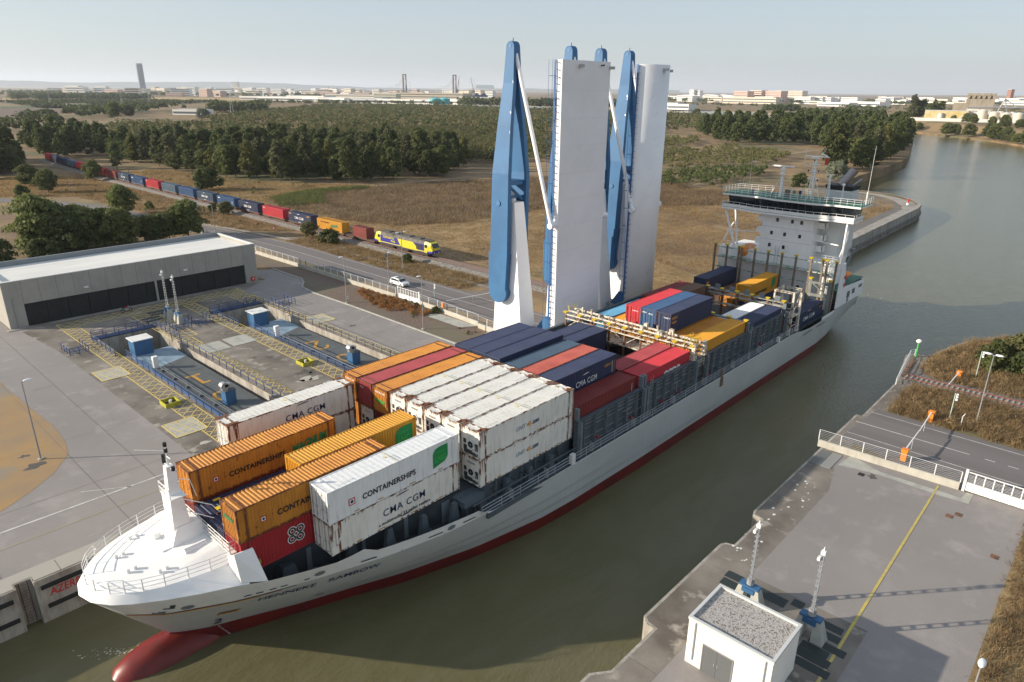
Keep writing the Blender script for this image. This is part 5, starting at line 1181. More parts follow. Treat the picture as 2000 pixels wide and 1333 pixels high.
# locomotive, drawn heading -y: local +x is the front
lo = thing('locomotive', 'blue and yellow diesel locomotive at the head of the container train', 'locomotive', (68.3, 95.4, 4.95), -pi/2)
LL = 11.2
lb_ = M('loco_blue', (.025, .03, .24), .4); ly = M('loco_yellow', (.58, .50, .03), .4); lr = M('loco_roof', (.07, .065, .06), .7, c2=(.12, .11, .10), scale=1)
sec = lambda s: [(-1.42*s, 1.15), (-1.45*s, 1.9), (-1.42*s, 3.1), (-1.15*s, 3.75), (1.15*s, 3.75), (1.42*s, 3.1), (1.45*s, 1.9), (1.42*s, 1.15)]
def loft(b, xs): 
    vs = []; n_ = 8
    for x, s, zt in xs:
        for (y_, z_) in sec(s): vs.append((x, y_, 1.15+(z_-1.15)*zt))
    b.add(vs, [(i*n_+j, (i+1)*n_+j, (i+1)*n_+(j+1) % n_, i*n_+(j+1) % n_) for i in range(len(xs)-1) for j in range(n_)]); b.f += [tuple(len(b.v)-n_*len(xs)+j for j in range(n_)), tuple(len(b.v)-n_+j for j in range(n_))]
b = MB(); loft(b, [(-8.9, 1, 1), (8.6, 1, 1)]); b.part('body', lb_, lo, local=True)
for s, nm in ((1, 'cab'), (-1, 'cab')):
    b = MB(); loft(b, [(s*8.6, 1.005, 1.005), (s*9.6, 1.0, 1.0), (s*10.7, .92, .9), (s*11.3, .86, .45)]); cb = b.part(nm, ly, lo, local=True)
    b = MB(); b.add([(s*11.32, -.98, 2.45), (s*11.32, .98, 2.45), (s*10.82, .92, 3.42), (s*10.82, -.92, 3.42)], [(0, 1, 2, 3)]); b.part('windscreen', glass, cb, local=True)
    for yy in (-1.47, 1.47): b = MB(); b.cbox((s*9.2, yy, 2.75), (.8, .06, .75)); b.part('side_window', glass, cb, local=True)
    b = MB(); loft(b, [(s*9.6, 1.02, .22), (s*11.32, .93, .26)]); b.part('blue_apron', lb_, cb, local=True)
    for yy in (-.7, .7): b = MB(); b.tube((s*11.3, yy, 1.35), (s*11.42, yy, 1.35), .12, n=8); b.part('headlight', white, cb, local=True)
for yy in (-1, 1):
    b = MB(); b.add([(-1.6, yy*1.47, 3.1), (4.4, yy*1.47, 3.1), (6.0, yy*1.48, 1.9), (6.2, yy*1.47, 1.2), (0, yy*1.47, 1.2), (-.9, yy*1.48, 1.9)], [(0, 1, 2, 3, 4, 5)]); b.part('yellow_panel', ly, lo, local=True)
    b = MB(); b.box(-8.8, -.4, yy*1.46-.02, yy*1.46+.02, 1.3, 1.5).box(6.3, 9, yy*1.46-.02, yy*1.46+.02, 1.3, 1.5); b.part('yellow_stripe', ly, lo, local=True)
    b = MB(); b.box(5.6, 7.8, yy*1.46-.03, yy*1.46+.03, 1.6, 2.9); b.part('air_grille', black, lo, local=True)
text_side('CONTINENTAL', lo, ly, -7.4, 2.55, 4.6, .5, -1.52, bold=.03, shear=.1); text_side('RAIL', lo, ly, -4.2, 1.85, 1.8, .5, -1.52, bold=.03, shear=.1)
b = MB(); b.box(-8.6, 8.4, -1.1, 1.1, 3.751, 3.95)
for yy in (-1, 1): b.add([(-8.55, yy*1.44, 3.08), (8.5, yy*1.44, 3.08), (8.5, yy*1.17, 3.78), (-8.55, yy*1.17, 3.78)], [(0, 1, 2, 3)])
b.box(8.6, 9.7, -1.0, 1.0, 3.77, 3.9).box(-9.7, -8.6, -1.0, 1.0, 3.77, 3.9)

for x in (-6.5, -3, 1.5, 5.5): b.box(x-.9, x+.9, -.8, .8, 3.951, 4.15)
b.box(-6.2, -3.2, -1.35, -1.1, 3.4, 3.9); b.part('roof', lr, lo, local=True)
b = MB(); b.box(-9.5, 9.5, -1.3, 1.3, .85, 1.149); b.box(-2.2, 2.2, -1.2, 1.2, .35, .849); b.part('underframe', M('bogie_dark', (.045, .035, .03), .8), lo, local=True)
for s in (-1, 1):
    b = MB()
    for d in (-1.9, 0, 1.9):
        for w_ in (-.75, .75): b.tube((s*6.6+d, w_-.08, .53), (s*6.6+d, w_+.08, .53), .53, n=14)
    for w_ in (-1.05, 1.05): b.box(s*6.6-2.8, s*6.6+2.8, w_-.1, w_+.1, .45, .8)
    b.part('bogie', M('bogie_dark', (.045, .035, .03), .8), lo, local=True)
# ============================================================ bascule bridges
slabw = M('bridge_white_paint', (.86, .86, .87), .42, c2=(.79, .79, .80), scale=.12, detail=9, c3=(.66, .66, .66), scale3=.5, lo3=.62, hi3=.9)
def bridge(xa, xb, arms, label, round_=False):
    t = thing('bascule_bridge', label, 'bridge', ((xa+xb)/2, 30, G), 0, 'raised bascule bridges')
    z0, z1 = G, 47.15
    if round_:
        n_ = 14; P = [(xa, 27.3), (xa, 26.9)]+[(xa+(xb-xa)*i/n_, 27.0-2.3*sin(pi*i/n_)**.7) for i in range(1, n_)]+[(xb, 26.9), (xb, 27.3)]
        P = [(x, y+.1) for x, y in P]
    else: P = [(xa, 27.0), (xa, 26.1), (xa+.12, 26.0), (xb-.12, 26.0), (xb, 26.1), (xb, 27.0)]
    b = MB(); b.prism(P, z0, z1); lf = b.part('leaf', slabw, t, smooth=False)
    if round_:
        for pl_ in lf.data.polygons: pl_.use_smooth = abs(pl_.normal.z) < .3
    if not round_:
        b = MB()
        for z in np.arange(8, 47, 3.9): b.box(xa+.2, xb-.2, 25.992, 26.0, z, z+.015)
        b.part('weld_seam', M('weld_grey', (.55, .55, .57), .5), lf)
    MB().box(xa+4, xb-4, 27.45 if round_ else 27.01, 28.0, z0+4, z1-2).part('stiffening_girder', slabw, t)
    yf = (lambda x: 27.0-2.3*sin(pi*max(0, min(1, (x-xa)/(xb-xa))))**.7) if round_ else (lambda x: 26.0)
    for x, z in ((xa+3.9, 46.5), (xb-.15, 46.4)): MB().box(x-.3, x+.3, yf(x)-.65, yf(x)+.1, z-.3, z+.12).part('lamp_housing', M('lamp_housing_grey', (.42, .42, .40), .5), lf)
    b = MB(); b.box(xb-2.6, xb-2.3, 25.5, 25.98, 46.5, 46.7).tube((xb-2.8, 25.7, 46.6), (xb-2.2, 25.6, 46.7), .06); b.part('bracket', rusty, lf)
    # access ladder with its cage beside the -x edge
    b = MB()
    xl = xa-.15
    b.box(xl-.1, xl, 27.05, 27.35, z0+.5, z1)
    for z in np.arange(5, z1, .95): b.box(xl-.4, xl+.0, 26.7, 27.049, z, z+.05)
    for (dx, yy) in ((-.75, 27.1), (-.75, 27.8)): b.tube((xl+dx, yy, z0+.5), (xl+dx, yy, z1), .03, n=4)
    for z in np.arange(6, z1, 3.0): b.tube((xl, 27.1, z), (xl-.75, 27.1, z), .03, n=4).tube((xl-.75, 27.1, z), (xl-.75, 27.8, z), .03, n=4).tube((xl-.75, 27.8, z), (xl, 27.8, z), .03, n=4)
    b.part('ladder', M('ladder_blue', (.04, .12, .30), .5), t)
    for k, xc in enumerate(arms):
        s = -1 if k == 0 else 1
        # counterweight beam: two cheeks spread below, one head on top
        ys = lambda z: (interp(z, [(4, 34.2), (10.2, 33.9), (18.6, 33.35), (18.7, 33.45), (31, 33.3), (49.5, 34.0)]), interp(z, [(10, 37.4), (18.6, 37.35), (18.7, 37.1), (30, 36.75), (49.5, 35.5)]))
        b = MB()
        for side in (-1, 1):
            prof = []
            for z in (49.0, 44, 38, 31, 25, 18.7, 18.6, 13.0): prof.append((ys(z)[0], z))
            low = [(35.4+1.95*cos(a), 12.4-1.95*sin(a)) for a in [pi-(pi*i/10) for i in range(0, 11)]]
            back = [(ys(z)[1], z) for z in (13.0, 18.6, 18.7, 25, 31, 38, 44, 49.0)]
            head = [(34.75+.75*cos(a), 49.0+.75*sin(a)) for a in [pi*i/8 for i in range(1, 8)]]
            outline = prof+low[0:11]+back+head
            n_ = len(outline)
            def xoff(z, o): 
                c_ = interp(z, [(4, 2.1), (33, 2.05), (46, .32), (50, .32)]); th = interp(z, [(18.6, .48), (18.7, .38), (46, .33), (50, .33)])
                return xc+side*(c_+(th if o else -th))
            va = [(xoff(z, True), y, z) for y, z in outline]; vb = [(xoff(z, False), y, z) for y, z in outline]
            tri = tessellate_polygon([[Vector((y, z, 0)) for y, z in outline]])
            b.add(va+vb, [tuple(q) for q in tri]+[(q[2]+n_, q[1]+n_, q[0]+n_) for q in tri]+[(i, (i+1) % n_, n_+(i+1) % n_, n_+i) for i in range(n_)])
        ar = b.part('counterweight_arm', bluebr, t)
        b = MB(); b.box(xc-1.6, xc+1.6, 33.9, 36.2, 29.2, 29.9).box(xc-1.5, xc+1.5, 34.0, 36.0, 27.2, 27.5); b.tube((xc-1.5, 34, 29.2), (xc+1.5, 34, 26.9), .25)
        b.box(xc-1.5, xc+1.5, 35.6, 35.9, 30, 42) if 0 else None; b.part('cross_beam', bluebr, ar)
        MB().tube((xc-2.56, 35.3, 26.5), (xc+2.56, 35.3, 26.5), .42, n=16).part('pivot_pin', M('pin_blue', (.05, .16, .33), .5), ar); MB().tube((xc-.69, 34.75, 49.1), (xc+.69, 34.75, 49.1), .26, n=12).part('pivot_pin', M('pin_blue', (.05, .16, .33), .5), ar)
        b = MB(); b.tube((xc-.675, 34.75, 49.1), (xc-.66, 34.75, 49.1), .14, n=10); b.tube((xc, 34.75, 49.7), (xc, 34.75, 50.2), .05); b.part('bolt_hole', black, ar)
        b = MB(); rnd = random.Random(k+int(xa))
        for q in range(7):
            zz = rnd.uniform(19, 47); yy = ys(zz)[0]+.02; w_ = rnd.uniform(.1, .35); X_ = xoff(zz, True) if 0 else xc-interp(zz, [(33, 1.95), (46, .32)])-interp(zz, [(18.6, .45), (46, .33)])-.012
            b.add([(X_, yy, zz), (X_, yy+w_, zz+.1), (X_, yy+w_*.8, zz+.5), (X_, yy+.05, zz+.4)], [(0, 1, 2, 3)])
        b.part('flaked_paint', slabw, ar)
        # white pylon carrying the pivot
        b = MB(); z_ = G
        b.add([(xc-1.7, 30.8, z_), (xc+1.9, 30.8, z_), (xc+1.9, 37.2, z_), (xc-1.7, 37.2, z_), (xc-1.1, 33.2, 26.6), (xc+1.1, 33.2, 26.6), (xc+1.1, 36.3, 26.6), (xc-1.1, 36.3, 26.6)], [(0, 3, 2, 1), (4, 5, 6, 7), (0, 1, 5, 4), (1, 2, 6, 5), (2, 3, 7, 6), (3, 0, 4, 7)])
        b.part('pylon', slabw, t)
        b = MB(); b.tube((xc, 34.4, 26.6), (xc, 35.2, 28.0), .5, n=10); b.part('bearing', slabw, t)
        # link rod from head to the leaf
        xe = xa+.2 if k == 0 else xb-.2
        b = MB(); b.tube((xc, 34.2, 48.0), (xc+s*0, 26.6, 23.8), .30, n=12); b.tube((xc-.4, 26.6, 23.8), (xc+.4, 26.6, 23.8), .48, n=14); b.part('link_rod', slabw, t, smooth=False)
        b = MB(); b.tube((xe, 26.6, 23.9), (xc-s*.35, 26.6, 23.9), .62, .42, n=14); b.part('stub_axle', slabw, t)
        # drive machinery at the foot
        b = MB(); b.ext([(27.2, 4.3), (31.8, 4.3), (31.0, 5.2), (28.6, 8.6), (27.2, 8.6)], 'x', xe-s*.9, xe-s*.1) ; b.part('foot_bracket', bluebr, t)
        b = MB(); b.box(xc-.9, xc+.9, 29.0, 30.4, G, G+1.6).tube((xc, 29, 5.6), (xc, 30.6, 6.4), .3).tube((xc-.8, 29.4, 6), (xc+.9, 29.6, 6.2), .2); b.part('drive_unit', M('machine_grey', (.32, .34, .34), .6, c2=(.2, .2, .19), scale=3), t)
    return t
bridge(42.3, 53.9, (41.45, 55.1), 'raised road bridge leaf, the broad flat white slab, with two tall blue counterweight arms')
bridge(63.3, 72.0, (63.2, 71.6), 'raised railway bridge leaf, the narrower rounded white slab, with two tall blue arms behind it', True)

# ============================================================ roads and railway
def ribbon(cl, w, z, n_=1):
    b = MB(); vs = []
    for i, p in enumerate(cl):
        a = Vector(cl[max(0, i-1)]); c = Vector(cl[min(len(cl)-1, i+1)]); d = (c-a).normalized(); nn = Vector((-d.y, d.x))*w/2
        vs += [(p[0]+nn.x, p[1]+nn.y, z), (p[0]-nn.x, p[1]-nn.y, z)]
    b.add(vs, [(2*i, 2*i+1, 2*i+3, 2*i+2) for i in range(len(cl)-1)]); return b
def smooth(P, k=6):
    out = []
    for i in range(len(P)-1):
        p0 = Vector(P[max(0, i-1)]); p1 = Vector(P[i]); p2 = Vector(P[i+1]); p3 = Vector(P[min(len(P)-1, i+2)])
        for j in range(k):
            t = j/k; out.append(tuple(.5*((2*p1)+(-p0+p2)*t+(2*p0-5*p1+4*p2-p3)*t*t+(-p0+3*p1-3*p2+p3)*t**3)))
    out.append(tuple(P[-1])); return out
sheet('pavement', [(42.4, 22.4), (42.4, 36), (60, 36), (60, 22.4)], 6, concrete)
rc_ = smooth([(49.4, 27.5), (49.9, 60), (50.2, 100), (50.1, 128), (46.9, 158), (43.6, 180), (40.4, 205), (36.6, 230), (30, 248), (20, 265), (0, 285), (-60, 322), (-160, 350)])
vsr = []
b = MB()
for i, p in enumerate(rc_):
    a = Vector(rc_[max(0, i-1)]); c = Vector(rc_[min(len(rc_)-1, i+1)]); d = (c-a).normalized(); nn = Vector((-d.y, d.x))*(interp(p[1], [(60, 4.9), (120, 4.6), (170, 4.0)]))
    vsr += [(p[0]+nn.x, p[1]+nn.y, G+.03), (p[0]-nn.x, p[1]-nn.y, G+.03)]
b.add(vsr, [(2*i, 2*i+1, 2*i+3, 2*i+2) for i in range(len(rc_)-1)]); b.top('road', roadm, kind='structure')
b = ribbon([(x-.2, y) for x, y in rc_], .14, G+.036); b2 = ribbon([(x-4.0, y) for x, y in rc_[:30]], .12, G+.036); b.add(b2.v, b2.f); b2 = ribbon([(x+3.9, y) for x, y in rc_[:30]], .12, G+.036); b.add(b2.v, b2.f)
b.top('road_marking', paint_w, kind='structure')
kerb = ribbon(smooth([(60.6, 56), (59.6, 80), (58.6, 105), (57.2, 124), (56.2, 136), (52.0, 162), (48.4, 182)]), 1.5, G+.05); kerb.top('path', concrete, kind='structure')
ribbon(smooth([(57.5, 134), (60.5, 128), (62.0, 120), (61.0, 112), (59.5, 108)]), 1.1, G+.056).top('path', concrete, kind='structure')
sheet('path', [(54.6, 60.5), (57, 58), (61, 57.3), (66, 57.8), (66, 53), (61, 51.5), (57, 52), (54.6, 50)], 5, M('gravel_track', (.20, .17, .145), .9, c2=(.15, .13, .11), scale=1, bump=.6, bscale=5))
ribbon(smooth([(74, 62), (75.5, 80), (77.5, 100), (79, 112), (80, 130), (79, 150)]), 3.2, G+.02).top('path', M('dirt_track', (.30, .215, .135), .95, c2=(.22, .16, .10), scale=.8), kind='structure')
dirt = MC['dirt_track']
ribbon(smooth([(66, 214), (80, 216), (95, 214), (110, 208), (125, 206), (150, 205), (175, 204), (210, 197), (260, 180), (330, 150)]), 5, G+.024).top('path', dirt, kind='structure')
ribbon(smooth([(240, 110), (275, 118), (300, 122), (330, 135), (420, 150), (520, 150)]), 5, G+.024).top('path', dirt, kind='structure')
# grass patches with their own shape
tawny = M('tawny_grass', (.34, .24, .12), .95, c2=(.20, .135, .065), scale=.13, lo=.38, hi=.62, detail=15, c3=(.19, .165, .08), scale3=.03, lo3=.5, hi3=.62, bump=2, bscale=1.4)
brownw = M('brown_weeds', (.215, .165, .105), .95, c2=(.145, .11, .07), scale=.12, detail=12, c3=(.10, .12, .05), scale3=.05, lo3=.56, hi3=.66, bump=1, bscale=1.2)
greenw = M('green_weeds', (.055, .085, .03), .95, c2=(.10, .09, .045), scale=.2, detail=10, bump=1, bscale=1.2)
def blob(cx, cy, rx, ry, rot=0, seed=0, n_=40, amp=.18):
    r_ = random.Random(seed); ph = [r_.uniform(0, 6.3) for _ in range(5)]; out = []
    for i in range(n_):
        a = 2*pi*i/n_; k = 1+amp*(sin(3*a+ph[0])+.7*sin(5*a+ph[1])+.5*sin(8*a+ph[2])); x, y = rx*k*cos(a), ry*k*sin(a)
        out.append((cx+x*cos(rot)-y*sin(rot), cy+x*sin(rot)+y*cos(rot)))
    return out
def patch(name, poly, k, mat): MB().sheet(poly, G+.002*k+.006).top(name, mat, kind='structure')
patch('ground_patch', [(73, 60), (72, 120), (78, 170), (88, 196), (118, 206), (150, 198), (190, 184), (225, 168), (200, 120), (160, 96), (140, 80), (110, 60), (100, 30), (78, 26)], 1, tawny)
patch('ground_patch', [(88, 146), (86, 176), (92, 194), (118, 203), (150, 197), (195, 183), (240, 166), (262, 140), (222, 108), (200, 112), (165, 120), (135, 118), (108, 122), (95, 130)], 2, brownw)
patch('ground_patch', [(84, 182), (92, 203), (112, 210), (135, 205), (132, 200), (112, 200), (104, 190), (98, 178), (92, 172), (86, 170)], 3, greenw)
patch('ground_patch', [(178, 96), (190, 108), (222, 106), (232, 100), (250, 80), (238, 70), (214, 72), (196, 80)], 2, brownw)
patch('ground_patch', [(246, 78), (262, 70), (276, 66), (270, 52), (256, 40), (236, 33), (228, 40), (236, 60)], 3, brownw)
patch('ground_patch', blob(160, 190, 14, 3, -.3, 5), 3, greenw); patch('ground_patch', blob(118, 148, 10, 3, .2, 6), 3, greenw)
patch('ground_patch', [(56, 60), (60, 130), (50, 180), (45, 205), (66, 215), (66, 60)], 1, M('verge_grass', (.25, .165, .08), .95, c2=(.15, .105, .058), scale=.22, detail=12, bump=1, bscale=1.4))
# railway
def rail_line(P, name_b, zb):
    Ps = smooth(P, 8)
    bb = MB(); vs = []
    for i, p in enumerate(Ps):
        a = Vector(Ps[max(0, i-1)]); c = Vector(Ps[min(len(Ps)-1, i+1)]); d = (c-a).normalized(); nn = Vector((-d.y, d.x))
        for k, z in ((-3.1, G), (-1.75, zb), (1.75, zb), (3.1, G)): vs.append((p[0]+nn.x*k, p[1]+nn.y*k, z))
    bb.add(vs, [(4*i+j, 4*i+j+1, 4*i+j+5, 4*i+j+4) for i in range(len(Ps)-1) for j in range(3)])
    bb.top('ballast_bed', ballast, kind='structure')
    return Ps
def track(P, z, label, sleepers_to=1e9):
    Ps = smooth(P, 8); t = thing('railway_track', label, 'railway', (P[0][0], P[0][1], z))
    b = MB()
    for i in range(len(Ps)-1):
        a, c = Vector(Ps[i]), Vector(Ps[i+1]); d = (c-a).normalized(); nn = Vector((-d.y, d.x))
        for s in (-1, 1):
            for o_, h0, h1 in ((.035, .0, .16),):
                p1, p2 = a+nn*(s*.80-o_), a+nn*(s*.80+o_); p3, p4 = c+nn*(s*.80+o_), c+nn*(s*.80-o_)
                b.add([(*p1, z), (*p2, z), (*p3, z), (*p4, z), (*p1, z+.16), (*p2, z+.16), (*p3, z+.16), (*p4, z+.16)], [(4, 5, 6, 7), (0, 4, 7, 3), (1, 2, 6, 5)])
    b.part('rails', M('rail_rust', (.17, .07, .05), .6), t)
    b = MB(); acc = 0
    for i in range(len(Ps)-1):
        a, c = Vector(Ps[i]), Vector(Ps[i+1]); L = (c-a).length; d = (c-a)/L; nn = Vector((-d.y, d.x))
        while acc < L:
            p = a+d*acc
            if abs(p.y-P[0][1]) < sleepers_to:
                q = [p+nn*1.25+d*.12, p-nn*1.25+d*.12, p-nn*1.25-d*.12, p+nn*1.25-d*.12]; b.add([(*v, z-.02) for v in q]+[(*v, z+.01) for v in q], [(4, 5, 6, 7), (0, 1, 5, 4), (2, 3, 7, 6)])
            acc += .65
        acc -= L
    b.part('sleeper', M('sleeper_concrete', (.36, .33, .30), .85), t, kind='stuff'); return t
LP = [(68.3, 28), (68.3, 60), (68.3, 100), (68.5, 200), (68.8, 270), (70.1, 330), (73.5, 400), (75.2, 420)]
rail_line(LP, '', G+.62); track(LP, G+.66, 'railway track on grey ballast under the container train', 90)
RP = [(68.3, -18.9), (68.4, -40), (68.6, -80), (69, -160)]
rail_line(RP, '', G+.12); track(RP, G+.20, 'rusty railway track through the dry weeds on the near side of the lock')

# ============================================================ right quay surfaces
sheet('yard', [(-60, -21.8), (29.4, -21.8), (35.5, -18.4), (38.2, -18.4), (39.2, -37.9), (-60, -38.4)], 1, asph)
sheet('pavement', [(-60, -18.3), (-7, -18.3), (-5.8, -19.3), (-.2, -19.3), (-.2, -18.5), (.5, -18.0), (13, -18.0), (13.5, -18.3), (13.7, -19.0), (19.7, -19.0), (19.8, -18.1), (50.2, -17.9), (50.3, -18.6), (64.8, -18.5), (78.2, -16.5), (79.4, -16.7), (80, -19), (72, -20.3), (65, -20.3), (54, -20.2), (35.6, -20.3), (29.4, -21.8), (-60, -21.8)], 2, stained)
sheet('pavement', [(2, -21.6), (2, -31.3), (10.8, -31.3), (10.8, -21.6)], 3, stained)
sheet('road', [(42.1, -18.5), (53.9, -19.2), (53.6, -36), (53.4, -200), (39.3, -200), (39.3, -30)], 4, roadm)
mk = MB().line([(48.2, -18.4), (48.3, -30.8)], .16, G+.022); mk.line([(44.4, -18.6), (44.2, -200)], .12, G+.022); mk.line([(52.4, -19), (52.2, -200)], .12, G+.022)
for y in (-32.3, -34.5, -36.7, -39): mk.line([(48.3, y), (48.3, y-1.0)], .14, G+.022)
mk.top('road_marking', paint_w, kind='structure')
MB().line([(38.2, -29.9), (-20, -30.6)], .22, G+.03).top('yard_marking', M('yellow_line_paint', (.52, .42, .10), .8, c2=(.38, .32, .16), scale=2), kind='structure')
sheet('pavement', [(38.6, -21.0), (35.4, -20.6), (36.2, -24.4), (36.2, -30.6), (36.5, -33), (38.8, -33), (38.8, -32.4), (37.2, -32.2), (37.0, -24.6)], 5, slabc)
sheet('ground_patch', [(33.6, -37.9), (39.1, -37.6), (39.2, -200), (-60, -200), (-60, -38.4)], 3, tawny)
# steel covers in the quay
hp = thing('steel_hatch', 'flat grey steel hatch in the quay beside the railing end', 'hatch', (35.8, -19.2, G)); MB().box(33.8, 37.8, -19.2, -18.05, G, G+.05).part('cover', M('hatch_grey', (.13, .14, .14), .6), hp); MB().box(33.8, 37.8, -20.3, -19.22, G, G+.05).part('cover', M('hatch_light', (.25, .25, .24), .6), hp)
k = 0
for (x, y, w_, d) in ((9.7, -20.9, .9, 1.4), (8.6, -21.0, .9, 1.4), (9.4, -24.2, 1.1, 2.6), (9.3, -29.0, .8, 1.9), (8.2, -29.2, .8, 1.8), (7.0, -29.6, .8, 2.6), (6.1, -29.0, .8, 2.0), (5.2, -29.2, .9, 2.4), (4.2, -29.4, .8, 2.6), (10.1, -26.2, .9, .9)):
    k += 1; MB().box(x-w_/2, x+w_/2, y-d/2, y+d/2, G+.016, G+.04).top('steel_cover', M('cover_green_black', (.025, .035, .035), .6), 'dark steel cover let into the concrete beside the lattice masts', 'cover', 'dark covers beside the lattice masts')
for x, y, lb in ((32.7, -32.1, 'rusty drain grating left of its neighbour near the yellow line'), (33.6, -32.7, 'rusty drain grating right of its neighbour near the yellow line'), (35.0, -23.2, 'black drain hole near the railing'), (28.3, -36.6, 'small rusty drain grating by the dry grass edge')):
    MB().box(x-.35, x+.35, y-.3, y+.3, G+.02, G+.035).top('drain_grating', rusty if 'rusty' in lb else black, lb, 'drain')
bird = MB(); rnd = random.Random(8)
for k in range(26):
    x = rnd.uniform(12, 30); y = -21.2+rnd.uniform(0, 2.4); r_ = rnd.uniform(.06, .2)
    a0 = rnd.uniform(0, 6)
    bird.add([(x+r_*cos(a0+i*1.047)*rnd.uniform(.6, 1.3), y+r_*sin(a0+i*1.047)*rnd.uniform(.5, 1.1), G+.016) for i in range(6)], [(0, 1, 2, 3, 4, 5)])
for k in range(7):
    x = rnd.uniform(-27, -22); y = 22+rnd.uniform(-.4, .6); r_ = rnd.uniform(.06, .16)
    bird.add([(x+r_*cos(i*1.047), y+r_*sin(i*1.047), G+.02) for i in range(6)], [(0, 1, 2, 3, 4, 5)])
bird.top('droppings', M('droppings_white', (.7, .7, .68), .9), 'white bird droppings scattered on the quay concrete', 'droppings', kind='stuff')
# white cabin
t = thing('quay_cabin', 'white cabin with a gravel roof and grey double doors on the near quay', 'building', (.9, -25.5, G))
cx0, cx1, cy0, cy1, zt = -1.45, 3.15, -28.6, -22.5, 8.15
MB().box(cx0, cx1, cy0, cy1, G, zt-.16).part('wall', M('cabin_white', (.80, .78, .72), .6, c2=(.76, .74, .68), scale=.5), t)
b = MB(); 
for a in ((cx0-.06, cx1+.06, cy0-.06, cy0+.16), (cx0-.06, cx1+.06, cy1-.16, cy1+.06), (cx0-.06, cx0+.16, cy0+.16, cy1-.16), (cx1-.16, cx1+.06, cy0+.16, cy1-.16)): b.box(*a, zt-.159, zt+.06)
b.part('parapet', M('parapet_metal', (.62, .63, .62), .45, .2), t)
b = MB(); b.sheet([(cx0+.16, cy0+.16), (cx1-.16, cy0+.16), (cx1-.16, cy1-.16), (cx0+.16, cy1-.16)], zt-.12); b.part('gravel_roof', M('white_gravel', (.42, .40, .38), .95, c2=(.16, .14, .13), scale=9, detail=2, lo=.5, hi=.62, bump=1, bscale=9), t)
dr = M('grey_metal_door', (.12, .125, .13), .5)
for k in (0, 1): d_ = MB().box(cx0-.04, cx0, -25.95+k*1.1, -24.9+k*1.1, G+.02, 6.5).part('door', dr, t); MB().box(cx0-.07, cx0-.041, -25.0+k*.25, -24.9+k*.15 if 0 else -24.93+k*.25, 5.2, 5.4).part('handle', alu, d_)
b = MB(); b.box(cx0-.06, cx0-.002, -26.03, -25.96, G, 6.58).box(cx0-.06, cx0-.002, -23.79, -23.72, G, 6.58).box(cx0-.06, cx0-.002, -25.95, -23.8, 6.51, 6.58); b.part('door_frame', pole, t)
b = MB(); b.tube((cx0-.08, cy1-.5, G+.5), (cx0-.08, cy1-.5, zt-.2), .07, n=8).tube((cx0-.08, cy0+.5, G+.3), (cx0-.08, cy0+.5, zt-.2), .07, n=8); b.part('downpipe', white, t)
for y in (-27.2, -24.4 if 0 else -23.4): MB().box(cx0-.006, cx0-.001, y, y+.02, G, zt-.2).part('panel_joint', M('joint_pale', (.5, .48, .44), .8), t)

# ============================================================ walls with railing, gates
wl = M('wall_concrete_pale', (.47, .45, .39), .85, c2=(.40, .38, .33), scale=.5, streak=.2)
gal = M('railing_white', (.62, .63, .63), .5)
def fence(P, label, cat='fence', h0=.85, h1=1.25, step=2.6, group=None):
    t = thing('railed_wall', label, cat, (P[0][0], P[0][1], G), 0, group)
    b = MB(); r = MB(); q = MB()
    for p, s in zip(P[:-1], P[1:]):
        d = Vector((s[0]-p[0], s[1]-p[1])); L = d.length; d /= L; nn = Vector((-d.y, d.x))*.13
        b.add([(p[0]+nn.x, p[1]+nn.y, G), (p[0]-nn.x, p[1]-nn.y, G), (s[0]-nn.x, s[1]-nn.y, G), (s[0]+nn.x, s[1]+nn.y, G), (p[0]+nn.x, p[1]+nn.y, G+h0), (p[0]-nn.x, p[1]-nn.y, G+h0), (s[0]-nn.x, s[1]-nn.y, G+h0), (s[0]+nn.x, s[1]+nn.y, G+h0)], [(0, 3, 2, 1), (4, 5, 6, 7), (0, 1, 5, 4), (1, 2, 6, 5), (2, 3, 7, 6), (3, 0, 4, 7)])
        m_ = max(1, round(L/step))
        for i in range(m_+1): x, y = p[0]+d.x*L*i/m_, p[1]+d.y*L*i/m_; q.box(x-.045, x+.045, y-.045, y+.045, G+h0, G+h0+h1)
        for k in range(6): z = G+h0+h1*(k+1)/6; r.tube((p[0], p[1], z), (s[0], s[1], z), .009 if k < 5 else .025, n=4, cap=False)
    b.part('wall', wl, t); q.part('post', gal, t); r.part('rails', gal, t); return t
fence([(41.9, 121.5), (42.1, 101.4), (42.1, 99), (42.0, 66.2)], 'long low concrete wall with white rails between the house yard and the road')
fence([(42.3, 59.2), (41.8, 51), (41.2, 42.2)], 'low concrete wall with white rails nearer the raised bridge')
fence([(40.6, 41.6), (40.2, 37), (37.8, 37), (37.6, 34)], 'short stretch of railed wall at the foot of the nearest white pylon')
fence([(44, 158), (43.6, 152), (42.6, 140), (42.2, 130), (41.9, 121.6)], 'white railing behind the house, along the bend of the road', h0=.3)
fence([(38.35, -17.3), (38.9, -31.6)], 'pale concrete wall with white rails on the near quay, beside the hatch', step=2.55)
